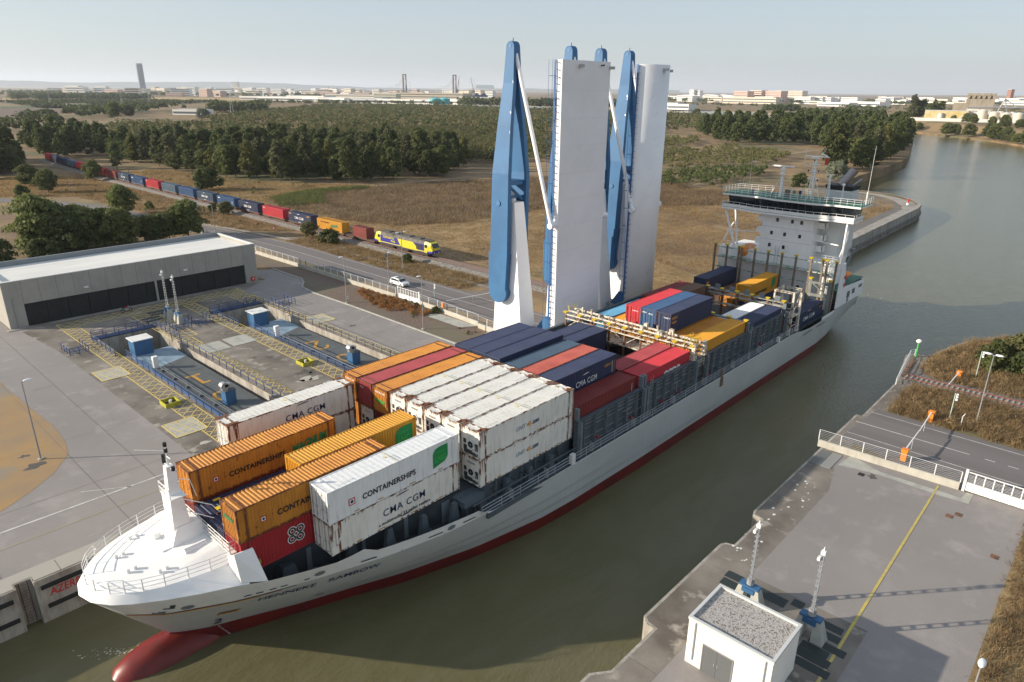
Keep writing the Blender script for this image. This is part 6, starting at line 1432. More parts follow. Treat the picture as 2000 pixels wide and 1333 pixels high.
def gate(x, ya, yb, label, panel_h=1.0):
    t = thing('sliding_gate', label, 'gate', (x, (ya+yb)/2, G), 0)
    MB().box(x-.03, x+.03, yb, ya, G+.12, G+panel_h).part('gate_panel', white, t)
    b = MB(); n_ = 8
    for i in range(n_+1): y = ya+(yb-ya)*i/n_; b.box(x-.05, x+.05, y-.05, y+.05, G+.1, G+2.2)
    b.box(x-.05, x+.05, yb, ya, G+2.2, G+2.28); b.box(x-.05, x+.05, yb, ya, G+panel_h, G+panel_h+.07); b.part('gate_frame', white, t)
    r = MB()
    for k in range(6): z = G+panel_h+.15*(k+1); r.tube((x, ya, z), (x, yb, z), .014, n=4)
    r.part('gate_bars', gal, t)
    MB().box(x-.12, x+.12, ya-.1, ya+.14, G, G+2.5).box(x-.12, x+.12, yb-.14, yb+.1, G, G+2.5).part('gate_post', white, t)
gate(42.35, 65.9, 59.5, 'white sliding gate in the wall between the yard and the road')
gate(39.0, -32.0, -38.4, 'white sliding gate at the right edge of the photo')
# gravel beds
grv = [(32.3, 36), (32.5, 52), (32.7, 68), (32.6, 81), (33.3, 86.3), (35.5, 89.2), (36.8, 92.3), (36.9, 104.5), (36.5, 111), (36.6, 121.5), (41.7, 121.5), (41.85, 60), (41.0, 42.2), (40.0, 41.6), (39.5, 36)]
sheet('gravel_bed', grv, 4, gravel)
kb = MB(); kb.line([(32.3, 36), (32.5, 52), (32.7, 68), (32.6, 81), (33.3, 86.3), (35.5, 89.2), (36.8, 92.3), (36.9, 104.5)], .3, G+.14)
me_ = kb; kb.v = kb.v+[(x, y, G) for x, y, z in kb.v]; n0 = len(kb.v)//2; kb.f = kb.f+[q for f in list(kb.f) for q in ((f[0], f[3], f[3]+n0, f[0]+n0), (f[2], f[1], f[1]+n0, f[2]+n0))]; kb.top('kerb', slabc, kind='structure', fix=False)
sheet('path', [(38.6, 52.6), (41.2, 54.6), (41.0, 42.4), (38.4, 44)], 6, slabc)

# ============================================================ lamps, signs, barriers
lampm = M('lamp_head', (.75, .77, .80), .3)
def lamp(x, y, h, label, heads=(0,), arm=1.0, box=False):
    t = thing('street_lamp', label, 'street lamp', (x, y, G))
    MB().box(-.25, .25, -.25, .25, 0, .12).part('base_plate', slabc, t, local=True)
    MB().tube((0, 0, .1), (0, 0, h), .10, .055, n=8).part('post', pole, t, local=True)
    for a in heads:
        d = Vector((cos(a), sin(a), 0)); b = MB(); b.tube((0, 0, h-.1), d*arm+Vector((0, 0, h+.05)), .04, n=6); b.part('arm', pole, t, local=True)
        c = d*(arm+.25)+Vector((0, 0, h+.06)); b = MB(); b.ball(c, 1, 10, 6, (.48 if abs(d.x) > .5 else .22, .22 if abs(d.x) > .5 else .48, .13)); b.part('lamp_head', lampm, t, local=True, smooth=True)
    if box: MB().box(.1, .28, -.15, .15, .7, 1.3).part('junction_box', white, t, local=True)
    return t
lamp(-24.8, 44.0, 9.3, 'tall street lamp standing at the edge of the ochre surface, left edge of the photo', (0,), .35)
lamp(33.3, 70.3, 9.0, 'street lamp on the brown gravel opposite the house', (pi,), .3, True)
lamp(33.4, 47.8, 9.4, 'street lamp on the brown gravel closest to the raised bridge', (pi,), .3)
lamp(46.0, 73.6, 7.2, 'street lamp rising in front of the white car', (0,), .3)
lamp(57.2, 83.1, 8.6, 'double headed street lamp beside the locomotive', (0, pi), .8)
lamp(58.1, -29.6, 9.2, 'tall lamp post with two pale heads in the dry weeds on the right', (pi/2, -pi/2), .35)
lamp(47.9, 156.5, 7.5, 'street lamp by the road just behind the far corner of the house', (pi,), .3)
lamp(2.2, -38.7, 7.8, 'white headed lamp at the bottom edge beside the dry grass', (0,), .2)
lamp(76, 66, 3.0, 'low lamp in the dry grass beside the blue arm of the bridge', (pi,), .2)
def sign(name, x, y, h, shape, label, cat='road sign', yaw=0):
    t = thing(name, label, cat, (x, y, G), yaw)
    MB().tube((0, 0, 0), (0, 0, h), .045, n=6).part('post', pole, t, local=True)
    if shape == 'yield':
        MB().ext([(-.5, h-.05), (.5, h-.05), (0, h-.9)], 'y', -.06, -.03).part('plate', red, t, local=True); MB().ext([(-.3, h-.16), (.3, h-.16), (0, h-.68)], 'y', -.07, -.061).part('plate_centre', white, t, local=True)
    elif shape == 'tri_back': MB().ext([(-.55, h-.9), (.55, h-.9), (0, h+.05)], 'y', -.06, -.03).part('plate', M('sign_back_grey', (.22, .23, .24), .5), t, local=True)
    elif shape == 'disc': MB().tube((0, -.06, h), (0, -.03, h), .42, n=20).part('plate', M('sign_back_blue', (.06, .10, .16), .5), t, local=True)
    elif shape == 'red_disc': MB().tube((0, -.06, h), (0, -.03, h), .42, n=20).part('plate', red, t, local=True); MB().tube((0, -.07, h), (0, -.061, h), .30, n=20).part('plate_centre', white, t, local=True)
    return t
sign('yield_sign', 55.8, 137.6, 2.7, 'yield', 'red and white triangular yield sign beside the road below the train', yaw=radians(-60))
sign('warning_sign', 42.5, 190.6, 3.0, 'tri_back', 'grey back of a triangular road sign at the road bend, left of the house roof', yaw=radians(-40))
sign('round_sign', 55.2, 86.2, 3.2, 'disc', 'dark back of a round road sign left of the white car', yaw=radians(-50))
sign('speed_sign', 43.6, 265.5, 2.4, 'red_disc', 'small round red rimmed road sign far up the road on the left', yaw=radians(-50))
t = thing('info_board', 'white board with a bull head drawing on two legs between road and train', 'board', (56.2, 191.0, G), radians(-42))
MB().tube((-2.0, 0, 0), (-2.0, 0, 3.9), .09).tube((2.0, 0, 0), (2.0, 0, 3.9), .09).part('post', pole, t, local=True); MB().box(-2.4, 2.4, -.12, -.02, 1.2, 4.0).part('board', whitew, t, local=True)
b = MB(); b.ext([(-.4, 2.9), (.4, 2.9), (.25, 2.3), (.15, 1.7), (-.15, 1.7), (-.25, 2.3)], 'y', -.14, -.121); b.tube((-.4, -.13, 2.8), (-.9, -.13, 2.9), .08).tube((-.9, -.13, 2.9), (-1.1, -.13, 3.3), .06).tube((.4, -.13, 2.8), (.9, -.13, 2.9), .08).tube((.9, -.13, 2.9), (1.1, -.13, 3.3), .06); b.part('drawing', txt_blk, t, local=True)
def barrier(x, y, tip, label, z1=1.3, props=True):
    t = thing('road_barrier', label, 'barrier', (x, y, G))
    MB().box(-.28, .28, -.28, .28, 0, 1.15).box(-.34, .34, -.34, .34, 1.16, 1.4).part('cabinet', orangep, t, local=True)
    tp = Vector((tip[0]-x, tip[1]-y, tip[2]-G)); b = MB(); b.tube((0, 0, z1), tp, .09, .06, n=6); b.part('boom', white, t, local=True)
    b = MB()
    for k in (.22, .5, .78): p = Vector((0, 0, z1)).lerp(tp, k); b.tube(p, p-Vector((0, 0, .1)), .1, n=6)
    b.part('boom_band', red, t, local=True)
    if props: p = Vector((0, 0, z1)).lerp(tp, .55); MB().tube(p, (p.x, p.y, 0), .02, n=4).part('boom_prop', white, t, local=True)
barrier(41.6, -25.6, (47.8, -25.5, G+1.45), 'orange barrier cabinet behind the railing with a white boom reaching over the road')
barrier(54.8, -25.2, (48.0, -25.5, G+1.35), 'orange barrier cabinet at the weeds edge with a white boom over the road')
barrier(72.6, -24.6, (67.0, -24.5, G+1.1), 'orange barrier cabinet beyond the rusty track with a short white boom', props=False)
barrier(57.2, 51.6, (44.8, 54.4, G+1.3), 'orange barrier cabinet by the blue arm with a long boom across the road')
MB().frus((44.0, 54.6, G), (.25, .25), (.2, .2), 1.1).top('barrier_rest', orangep, 'small orange barrier head behind the green bush at the railing', 'barrier')
def signal(x, y, h, label):
    t = thing('traffic_signal', label, 'traffic signal', (x, y, G)); MB().tube((0, 0, 0), (0, 0, h), .06, n=6).part('post', M('pale_green_post', (.42, .56, .50), .5), t, local=True)
    b = MB(); b.box(-.10, .10, -.36, -.14, h-.9, h); b.part('signal_head', white, t, local=True)
    b = MB(); [b.tube((-.17, -.27, h-.2-.32*k), (-.16, -.27, h-.2-.32*k), .07, n=8) for k in range(2)]; b.part('lens', black, t, local=True)
signal(56.0, -27.0, 4.0, 'signal post with a white head in the weeds between road and track')
signal(74.5, -26.4, 4.4, 'signal post with a white head in front of the oleander bush')
signal(46.5, 59.9, 3.2, 'small signal post on the road verge behind the white railing')
t = thing('post', 'short bent white post in the weeds', 'post', (55.5, -28.4, G)); MB().tube((0, 0, 0), (0, 0, 1.5), .05, n=6).tube((0, 0, 1.5), (.25, -.15, 1.8), .05, n=6).part('post', white, t, local=True)
t = thing('beacon', 'green beacon with a white round top at the tip of the near quay', 'beacon', (78.6, -17.6, G)); MB().tube((0, 0, 0), (0, 0, 2.3), .16, .12, n=8).part('post', M('beacon_green', (.10, .42, .12), .5), t, local=True); MB().ball((0, 0, 2.6), .42, sc=(1, 1, .8)).part('lantern', white, t, local=True)
t = thing('beacon', 'red and white beacon near the tip of the curved pier', 'beacon', (251, 28.5, G)); MB().tube((0, 0, 0), (0, 0, .8), .45, .4, n=12).part('base', white, t, local=True); MB().tube((0, 0, .8), (0, 0, 2.2), .38, .32, n=12).part('tower', red, t, local=True)
t = thing('guard_railing', 'white tubular guard rail along the quay edge at the end of the railway track', 'railing', (71, -17.3, G))
b = MB(); b.rail([(64.4, -18.6, G), (78.0, -16.9, G), (79.2, -17.3, G)], 1.1, 3, .9, .05); b.part('rail', white, t)
t = thing('chain_rack', 'row of rusty hooks lying behind the white guard rail', 'hooks', (72, -18.6, G)); b = MB()
for k in range(11): b.tube((67.8+k*.85, -18.9+k*.07, G+.05), (68.1+k*.85, -18.2+k*.07, G+.35), .06).tube((68.1+k*.85, -18.2+k*.07, G+.35), (68.5+k*.85, -18.6+k*.07, G+.05), .05)
b.part('hooks', rusty, t)
# white car
t = thing('parked_car', 'white compact SUV driving on the road towards the bridge', 'car', (48.3, 73.0, G+.03), -pi/2)
P = [(-2.2, .35), (-2.25, .75), (-2.05, 1.0), (-1.75, 1.58), (-.3, 1.64), (.55, 1.5), (1.25, 1.05), (2.1, .88), (2.25, .6), (2.2, .3)]
def carshell(P, w0, w1):
    b = MB(); n_ = len(P); vs = []
    for s in (-1, 1):
        for x, z in P: w_ = w0 if z < 1.06 else w1; vs.append((x, s*w_, z))
    b.add(vs, [(i, i+1, n_+i+1, n_+i) for i in range(n_-1)]+[(n_-1, 0, n_, 2*n_-1), tuple(range(n_)), tuple(range(2*n_-1, n_-1, -1))]); return b
car_p = M('car_white', (.82, .82, .83), .25, coat=.5)
bd_ = carshell(P, .9, .72).part('body', car_p, t, local=True)
bv = bd_.modifiers.new('bevel', 'BEVEL'); bv.width = .06; bv.segments = 2
b = MB(); b.add([(.62, -.66, 1.5), (.62, .66, 1.5), (1.22, .8, 1.1), (1.22, -.8, 1.1)], [(0, 1, 2, 3)]); b.add([(-1.82, -.62, 1.5), (-1.82, .62, 1.5), (-2.1, .76, 1.08), (-2.1, -.76, 1.08)], [(0, 1, 2, 3)]); b.v = [(x+(.04 if x > 0 else -.04), y, z+.03) for x, y, z in b.v]; b.part('windscreen', glass, t, local=True)
for s in (-1, 1):
    b = MB(); b.add([(-1.65, s*.77, 1.5), (.45, s*.77, 1.46), (1.0, s*.915, 1.1), (-1.8, s*.915, 1.1)], [(0, 1, 2, 3)]); b.part('side_window', glass, t, local=True)
    for x in (-1.4, 1.4):
        w_ = MB().tube((x, s*.72, .34), (x, s*.93, .34), .35, n=18).part('wheel', black, t, local=True); MB().tube((x, s*.931, .34), (x, s*.94, .34), .22, n=14).part('rim', alu, w_, local=True)
    MB().box(2.16, 2.24, s*.62-.16, s*.62+.16, .68, .82).part('headlight', lampm, t, local=True); MB().box(-2.24, -2.16, s*.7-.12, s*.7+.12, .8, 1.0).part('tail_light', red, t, local=True)
MB().box(-.9, .2, -.55, .55, 1.645, 1.66).part('sunroof', glass, t, local=True); MB().box(2.2, 2.25, -.45, .45, .45, .62).part('grille', black, t, local=True)
# pier walls of the curved pier
pp = [(150, 21.0), (164, 20.7), (244, 23.1), (254.1, 24.6), (263.2, 28.8), (272.3, 35.8), (278.3, 43.9), (280.3, 54)]
pr_ = thing('pier_wall', 'curved concrete pier wall with a dark timber belt at its foot', 'wall', (200, 21, 0))
b = MB(); vs = []
for x, y in pp: vs += [(x, y, -3), (x, y, G+.25), (x-.35, y+1.2, G+.25)]
b.add(vs, [(3*i, 3*i+3, 3*i+4, 3*i+1) for i in range(len(pp)-1)]+[(3*i+1, 3*i+4, 3*i+5, 3*i+2) for i in range(len(pp)-1)]); b.part('wall', wallc, pr_)
b = MB(); vs = []
for x, y in pp: vs += [(x+.2, y-.35, .6), (x+.2, y-.35, 2.0), (x, y+.1, 2.0)]
b.add(vs, [(3*i, 3*i+3, 3*i+4, 3*i+1) for i in range(len(pp)-1)]+[(3*i+1, 3*i+4, 3*i+5, 3*i+2) for i in range(len(pp)-1)]); b.part('fender_belt', M('timber_belt', (.20, .185, .165), .8, c2=(.12, .11, .10), scale=.6), pr_)
sheet('path', [(150, 21.6), (164, 21.2), (243, 23.6), (252, 25), (260, 29), (268, 36), (274, 44), (276, 54), (273, 54), (270, 46), (264, 39), (256, 34), (246, 29), (238, 27.6), (182, 26), (150, 25)], 3, M('pier_concrete', (.33, .31, .28), .9, c2=(.25, .235, .21), scale=.2, detail=8))
sheet('path', [(150, 30), (182, 28.5), (238, 29.5), (250, 33), (258, 40), (266, 52), (263, 60), (270, 70), (276, 69), (270, 54), (262, 41), (252, 32), (238, 26.8), (182, 24.6), (150, 24.2)], 4, M('pier_asphalt', (.16, .15, .14), .9, c2=(.13, .125, .115), scale=.3))
# ============================================================ vegetation
fol = {}
def folmat(name, c, c2, rnd=.22, scale=.5):
    m = M(name, c, .75, c2=c2, scale=scale, detail=3, lo=.35, hi=.65, rnd=rnd, spec=.25)
    n, l = m.node_tree.nodes, m.node_tree.links
    if 'Translucent BSDF' not in n:       # sunlight shining through the leaves
        tr = n.new('ShaderNodeBsdfTranslucent'); ms = n.new('ShaderNodeMixShader'); ms.inputs[0].default_value = .38; pb_ = n['Principled BSDF']
        if pb_.inputs['Base Color'].links: l.new(pb_.inputs['Base Color'].links[0].from_socket, tr.inputs[0])
        l.new(pb_.outputs[0], ms.inputs[1]); l.new(tr.outputs[0], ms.inputs[2]); l.new(ms.outputs[0], n['Material Output'].inputs[0])
    return m
f_dark = folmat('foliage_dark_green', (.058, .080, .026), (.125, .140, .050))
f_mid = folmat('foliage_mid_green', (.090, .118, .036), (.165, .175, .062))
f_olive = folmat('foliage_olive', (.115, .122, .045), (.180, .165, .072), rnd=.1, scale=.08)
f_brown = folmat('foliage_olive_brown', (.165, .142, .066), (.100, .110, .042), rnd=.1, scale=.10)
f_olive2 = folmat('foliage_grey_olive', (.090, .102, .048), (.145, .152, .075))
f_mid2 = folmat('foliage_yellow_green', (.110, .122, .032), (.175, .175, .058))
f_silver = folmat('foliage_silver', (.17, .19, .13), (.24, .26, .19))
f_dry = folmat('dry_stalks', (.36, .255, .135), (.22, .155, .085), rnd=.1, scale=.6)
f_rust = folmat('rusty_weed', (.34, .16, .05), (.25, .12, .045), rnd=.1)
bark = M('bark', (.14, .11, .085), .9, c2=(.09, .07, .055), scale=3)
def leaves(rng, C, R, n_, size):
    """n_ leaf cards round each clump centre C (k,3) with radius R (k,)"""
    k = len(C); d = rng.normal(size=(k, n_, 3)); d /= np.linalg.norm(d, axis=2, keepdims=True)
    d[..., 2] = np.abs(d[..., 2])*.9-.25*rng.random((k, n_))
    P = C[:, None]+d*(R[:, None, None]*(.6+.5*rng.random((k, n_, 1))))
    P = P.reshape(-1, 3); nn = d.reshape(-1, 3)+rng.normal(size=(k*n_, 3))*.45; nn /= np.linalg.norm(nn, axis=1, keepdims=True)
    a = np.cross(nn, rng.normal(size=nn.shape)); a /= np.linalg.norm(a, axis=1, keepdims=True); b_ = np.cross(nn, a)
    s = size*(.6+.8*rng.random((len(P), 1)))
    V = np.stack([P-a*s-b_*s*.45, P+a*s*.2-b_*s*.6, P+a*s+b_*s*.4, P-a*s*.2+b_*s*.65], 1).reshape(-1, 3)
    return V, np.arange(len(V)).reshape(-1, 4)
def crown_mesh(name, mat, seed, h, w, base=.12, n_c=60, n_l=55, size=.34, shape='oval'):
    rng = np.random.default_rng(seed); t = rng.random(n_c)**.85; z = h*(base+(1-base)*t); 
    prof = {'oval': np.sin(np.pi*np.clip(t*.86+.12, 0, 1))**.7, 'round': np.sqrt(np.clip(1-(2*t-.85)**2*.75, .05, 1)), 'bush': np.sqrt(np.clip(1-t**2, .05, 1)), 'tall': np.sin(np.pi*np.clip(t*.8+.18, 0, 1))**.55}[shape]
    a = rng.random(n_c)*2*np.pi; r = w/2*prof*np.sqrt(.25+.75*rng.random(n_c))*(1+.3*np.sin(3*a+seed))
    C = np.stack([r*np.cos(a), r*np.sin(a), z*(1-.04*np.sin(2*a))], 1); R = w*(.10+.12*rng.random(n_c))
    V, F = leaves(rng, C, R, n_l, size); return np_mesh(name, V, F, mat)
def trunk_mesh(seed, h, r=.22, spread=1.6):
    rr = random.Random(seed); b = MB(); b.tube((0, 0, -.1), (rr.uniform(-.2, .2), rr.uniform(-.2, .2), h*.45), r, r*.6, n=7)
    for k in range(6):
        a = rr.uniform(0, 6.28); z0 = h*rr.uniform(.15, .42); z1 = h*rr.uniform(.5, .8); q = spread*rr.uniform(.6, 1.3)
        b.tube((0, 0, z0), (q*cos(a), q*sin(a), z1), r*.5, r*.15, n=5)
    return b.mesh('trunk', bark)
TV = {}
def kinds(k, mats, specs):
    TV[k] = []
    for i, (seed, h, w, shp, nc, nl, sz) in enumerate(specs):
        TV[k].append((crown_mesh('crown', mats[i % len(mats)], seed, h, w, .10 if shp != 'bush' else 0, nc, nl, sz, shp), trunk_mesh(seed, h, .2 if h > 6 else .1, w*.2)))
kinds('tall', [f_dark, f_mid, f_olive2, f_dark, f_mid2], [(1, 15, 7.5, 'tall', 90, 54, .36), (2, 12.5, 8.5, 'oval', 90, 54, .36), (3, 17.5, 6.4, 'tall', 90, 54, .36), (4, 11, 8, 'round', 90, 54, .34), (5, 14.5, 6.2, 'oval', 80, 54, .36), (6, 16.5, 8.8, 'tall', 100, 54, .38), (7, 9.5, 6.5, 'oval', 80, 54, .32)])
kinds('round', [f_mid, f_dark], [(11, 9.5, 9.5, 'round', 110, 60, .34), (12, 8.2, 8.6, 'round', 110, 60, .32), (13, 11, 10, 'oval', 130, 60, .34)])
kinds('bush', [f_dark, f_olive, f_mid], [(21, 3.6, 5.0, 'bush', 50, 50, .24), (22, 4.6, 5.6, 'round', 60, 50, .25), (23, 2.6, 3.6, 'bush', 40, 50, .2)])
kinds('silver', [f_silver], [(31, 8, 9, 'round', 90, 60, .34)])
def tree(kind, x, y, label, group=None, s=1., z=G, v=None, name='tree', cat='tree', rng=random, sz=None):
    c, t_ = TV[kind][v if v is not None else rng.randrange(len(TV[kind]))]
    
    if kind == 'bush' and name == 'tree': name, cat = 'bush', 'bush'
    t = thing(name, label, cat, (x, y, z), rng.uniform(0, 6.28), group); q = s*rng.uniform(.88, 1.14); t.scale = (q, q, q*(sz or rng.uniform(.9, 1.12)))
    obj('crown', c, t); obj('trunk', t_, t); return t
def inside(p, poly):
    x, y = p; c = False; j = len(poly)-1
    for i in range(len(poly)):
        (xi, yi), (xj, yj) = poly[i], poly[j]
        if (yi > y) != (yj > y) and x < (xj-xi)*(y-yi)/(yj-yi)+xi: c = not c
        j = i
    return c
def scatter(poly, step, rng, jit=.45):
    xs = [p[0] for p in poly]; ys = [p[1] for p in poly]; out = []
    y = min(ys)
    while y < max(ys):
        x = min(xs)
        while x < max(xs):
            p = (x+rng.uniform(-jit, jit)*step, y+rng.uniform(-jit, jit)*step)
            if inside(p, poly): out.append(p)
            x += step
        y += step
    return out
R1 = random.Random(11)
w1 = [(97, 372), (105, 292), (117, 240), (138, 219), (190, 211), (236, 243), (262, 300), (228, 350), (190, 385), (150, 408), (112, 425)]
w2 = [(18, 335), (42, 345), (50, 362), (56, 395), (60, 430), (40, 470), (15, 420)]
w2b = [(76, 428), (84, 418), (100, 425), (112, 425), (128, 500), (130, 570), (100, 560), (84, 500)]
w3 = [(340, 78), (386, 80), (463, 88), (521, 101), (640, 128), (748, 162), (835, 190), (760, 240), (640, 225), (560, 190), (520, 160), (470, 125), (372, 98), (342, 92)]
w4 = [(491, 204), (527, 190), (590, 176), (700, 200), (800, 230), (760, 330), (650, 330), (540, 280), (505, 240)]
cand = []
for pl, st_, sc_, lb, gp_ in ((w1, 9.6, .92, 'tall dark green tree in the wood behind the train', 'trees of the wood behind the train'), (w2, 10.5, 1.2, 'dark tree in the grove at the left edge beyond the tail of the train', 'trees of the grove at the left edge'),
    (w2b, 11, .95, 'tall tree behind the tail of the train', 'trees behind the tail of the train'), (w3, 13.5, 1.18, 'dense green tree of the wood at the river bend', 'trees of the wood at the river bend'), (w4, 17, 1.22, 'tall tree of the wood behind the clearing', 'trees of the wood behind the clearing')):
    for p in scatter(pl, st_, R1): cand.append((sc_/((p[0]+39)**2+(p[1]+40)**2)**.5, p, sc_, lb, gp_))
cand.sort(key=lambda c_: -c_[0])
for _, p, sc_, lb, gp_ in cand[:232]: tree('tall', *p, lb, gp_, sc_, rng=R1)
VV, FF, o_ = [], [], 0
for _, p, sc_, lb, gp_ in cand[232:]:
    c_ = TV['tall'][R1.randrange(7)][0]; V = np.empty(len(c_.vertices)*3, np.float32); c_.vertices.foreach_get('co', V); V = V.reshape(-1, 3)[::1]
    V = V.reshape(-1, 4, 3)[::2]; mid_ = V.mean(1, keepdims=True); V = (mid_+(V-mid_)*1.35).reshape(-1, 3)
    a = R1.uniform(0, 6.28); q = sc_*R1.uniform(.85, 1.15); V = np.stack([(V[:, 0]*cos(a)-V[:, 1]*sin(a))*q+p[0], (V[:, 0]*sin(a)+V[:, 1]*cos(a))*q+p[1], V[:, 2]*q+G], 1)
    VV.append(V); FF.append(np.arange(len(V)).reshape(-1, 4)+o_); o_ += len(V)
print('trees', len(cand))
if VV: o = bpy.data.objects.new('distant_wood', np_mesh('distant_wood', np.concatenate(VV), np.concatenate(FF), f_dark)); COL.objects.link(o); tag(o, 'rear rows of the woods, merging into one dark mass', 'wood', kind='stuff')
# grove behind the house
nh = [(6, 160, 'round', 1.2), (10, 153, 'round', .95), (14.5, 158, 'round', .95), (19, 156, 'round', 1.0), (23, 158, 'round', 1.05), (21.5, 152, 'round', .8), (8, 166, 'round', .95), (-6, 149, 'round', .75), (-9, 146, 'round', .65), (3, 150, 'bush', 1.2)]
for x, y, k, s in nh: tree(k, x, y, 'big green tree in the clump behind the house roof on the left', 'trees of the clump behind the house', s, rng=R1)
for x, y, s, lb in ((29.5, 154.5, .72, 'left one of the three small round trees behind the house roof'), (34.5, 155.0, .74, 'middle one of the three small round trees behind the house roof'), (39.5, 154.6, .82, 'right one of the three small round trees behind the house roof')): tree('round', x, y, lb, None, s, rng=R1)
for x, y, k, s, lb in ((39.5, 203, 'round', .75, 'low dark bush tree at the inner side of the road bend'), (38.5, 301, 'round', .85, 'round tree on the dry meadow left of the train, the bigger of the pair'), (37.8, 274, 'round', .7, 'round tree on the dry meadow left of the train, the smaller of the pair'), (28, 271, 'bush', .9, 'small dark shrub on the dry meadow by the road'),
    (84.5, 241, 'round', 1.05, 'big round tree right behind the blue containers of the train'), (63.0, 304, 'round', .62, 'round bush in front of the train hiding a container'), (49.5, 208, 'bush', .9, 'dark shrub on the verge between road and train'), (62.8, 190, 'bush', .9, 'thin bush in front of the blue containers'), (63.2, 181, 'bush', .75, 'second thin bush in front of the blue containers'),
    (62.5, 130.5, 'bush', .85, 'olive bush beside the ballast below the orange container'), (61.8, 119.5, 'bush', .9, 'green bush on the slope below the short rust red container'), (62.3, 87.6, 'bush', .78, 'green bush in front of the locomotive wheels'), (87, 346, 'tall', .8, 'lone tall green tree in front of the wood'), (104, 371, 'tall', .95, 'light green tree standing at the left corner of the wood'), (74.5, 120, 'bush', .4, 'small shrub behind the short rust red container'),
    (306, 73.5, 'silver', 1.0, 'silvery bush beside the pier'), (274, 78, 'bush', 1.2, 'olive shrub behind the ship bridge roof'), (292, 950, 'round', 1.6, 'lone round tree on the brown meadow'), (330, 1010, 'round', 1.5, 'dark tree on the far meadow'), (372, 880, 'silver', 1.5, 'grey green tree on the far meadow'), (165, 820, 'silver', 1.6, 'grey bushy tree at the left on the far meadow'),
    (1060, 560, 'round', 1.2, 'lone tree before the pond'), (1120, 720, 'round', 1.0, 'small tree on the pond shore')): tree(k, x, y, lb, None, s, rng=R1)
kr = [(41.0, 53.2, .32, 'green bush at the foot of the railed wall'), (41.2, 59.0, .22, 'small green bush beside the white gate'), (41.3, 62.5, .2, 'tiny green bush below the white gate')]
for x, y, s, lb in kr: tree('bush', x, y, lb, None, s, v=0, rng=R1, name='bush', cat='bush')
# oleander and shrubs on the near bank
ol = [(84, -27), (88, -30), (92, -33), (80, -31.5), (86, -35), (97, -37), (92, -40), (101, -43), (79, -27.5)]
for i, (x, y) in enumerate(ol): tree('bush', x, y, 'green bush in the thicket behind the rusty track', 'bushes of the thicket behind the rusty track', .85, v=i % 3, rng=R1, name='bush', cat='bush')
for x, y, lb in ((80.5, -33.5, 'white flowering oleander bush, left half'), (83, -37, 'white flowering oleander bush, right half')):
    t = tree('bush', x, y, lb, None, .75, v=0, rng=R1, name='oleander', cat='bush')
    rng = np.random.default_rng(int(x)); V, F = leaves(rng, np.array([[0, 0, 1.8], [1, .5, 1.6], [-1, -.4, 1.7], [.3, 1.1, 1.5], [.2, -1.2, 1.5]]), np.array([1.3]*5), 90, .11); obj('blossom', np_mesh('blossom', V, F, M('oleander_white', (.7, .7, .62), .7)), t)
# embankment and far bank bushes
R2 = random.Random(5)
for (x, y) in ((792, 100), (800, 106), (806, 98), (770, 86), (762, 80), (850, 145), (845, 152), (910, 205), (925, 215), (930, 200), (740, 66), (735, 60), (745, 74), (700, 40), (690, 30), (712, 52), (828, 128), (782, 92)):
    p = (x+8, y-5); tree('round', *p, 'bush at the foot of the dry embankment across the river', 'bushes along the far river bank', R2.uniform(.7, 1.3), z=1.5, rng=R2)
for k in range(22):
    t = k/21; x = 985-300*t+R2.uniform(-12, 12); y = 190-160*t+R2.uniform(-10, 10); tree('round', x+40, y-20, 'bush along the top of the embankment before the factory', 'bushes on top of the embankment', R2.uniform(.5, 1.0), z=10.3, rng=R2)
for k in range(10): tree('tall', 1085+R2.uniform(-18, 22), 222+R2.uniform(-18, 18), 'tall dark tree in the clump left of the cement factory', 'trees of the clump left of the factory', 1.5, z=10.3, rng=R2)
# scrub woodland, one mass
def scrub(name, poly, step, mat, seed, r=2.6, h=3.2, n_l=26, size=.8, label=None, z=G):
    rr = random.Random(seed); P = np.array([p for p in scatter(poly, step*.92, rr, .75) if rr.random() < .62+.38*sin(p[0]*.031+seed)*sin(p[1]*.027+seed*2)]); rng = np.random.default_rng(seed); k = len(P)
    C = np.concatenate([P, np.full((k, 1), z+h*.45)], 1); C[:, 2] += rng.random(k)*h*.5
    V, F = leaves(rng, C, r*(.5+1.0*rng.random(k)**1.5), n_l, size)
    V[:, 2] = np.maximum(V[:, 2], z)
    o = bpy.data.objects.new(name, np_mesh(name, V, F, mat)); COL.objects.link(o); tag(o, label, 'scrub', kind='stuff'); return o
sA1 = [(112, 425), (150, 408), (190, 385), (228, 350), (262, 300), (236, 243), (262, 235), (395, 284), (470, 300), (470, 420), (430, 560), (300, 560), (225, 551), (135, 570), (120, 500)]
scrub('scrubland', sA1, 5.0, f_brown, 1, 2.7, 3.6, 34, .62, 'olive brown scrub behind the tall wood')
scrub('scrubland', sA1, 9.5, f_mid, 7, 2.9, 4.4, 30, .62, 'green bushes among the olive brown scrub')
sA2 = [(135, 570), (225, 551), (300, 560), (430, 560), (470, 420), (470, 300), (612, 343), (742, 346), (960, 390), (1040, 560), (1080, 780), (1080, 1300), (897, 1403), (534, 1048), (366, 860), (330, 700), (244, 771), (132, 678)]
scrub('scrubland', sA2, 11, f_brown, 2, 4.6, 4.2, 22, 1.3, 'far olive brown scrub reaching to the factories')
scrub('scrubland', sA2, 21, f_dark, 3, 5.5, 5.4, 20, 1.4, 'darker clumps in the far scrub')
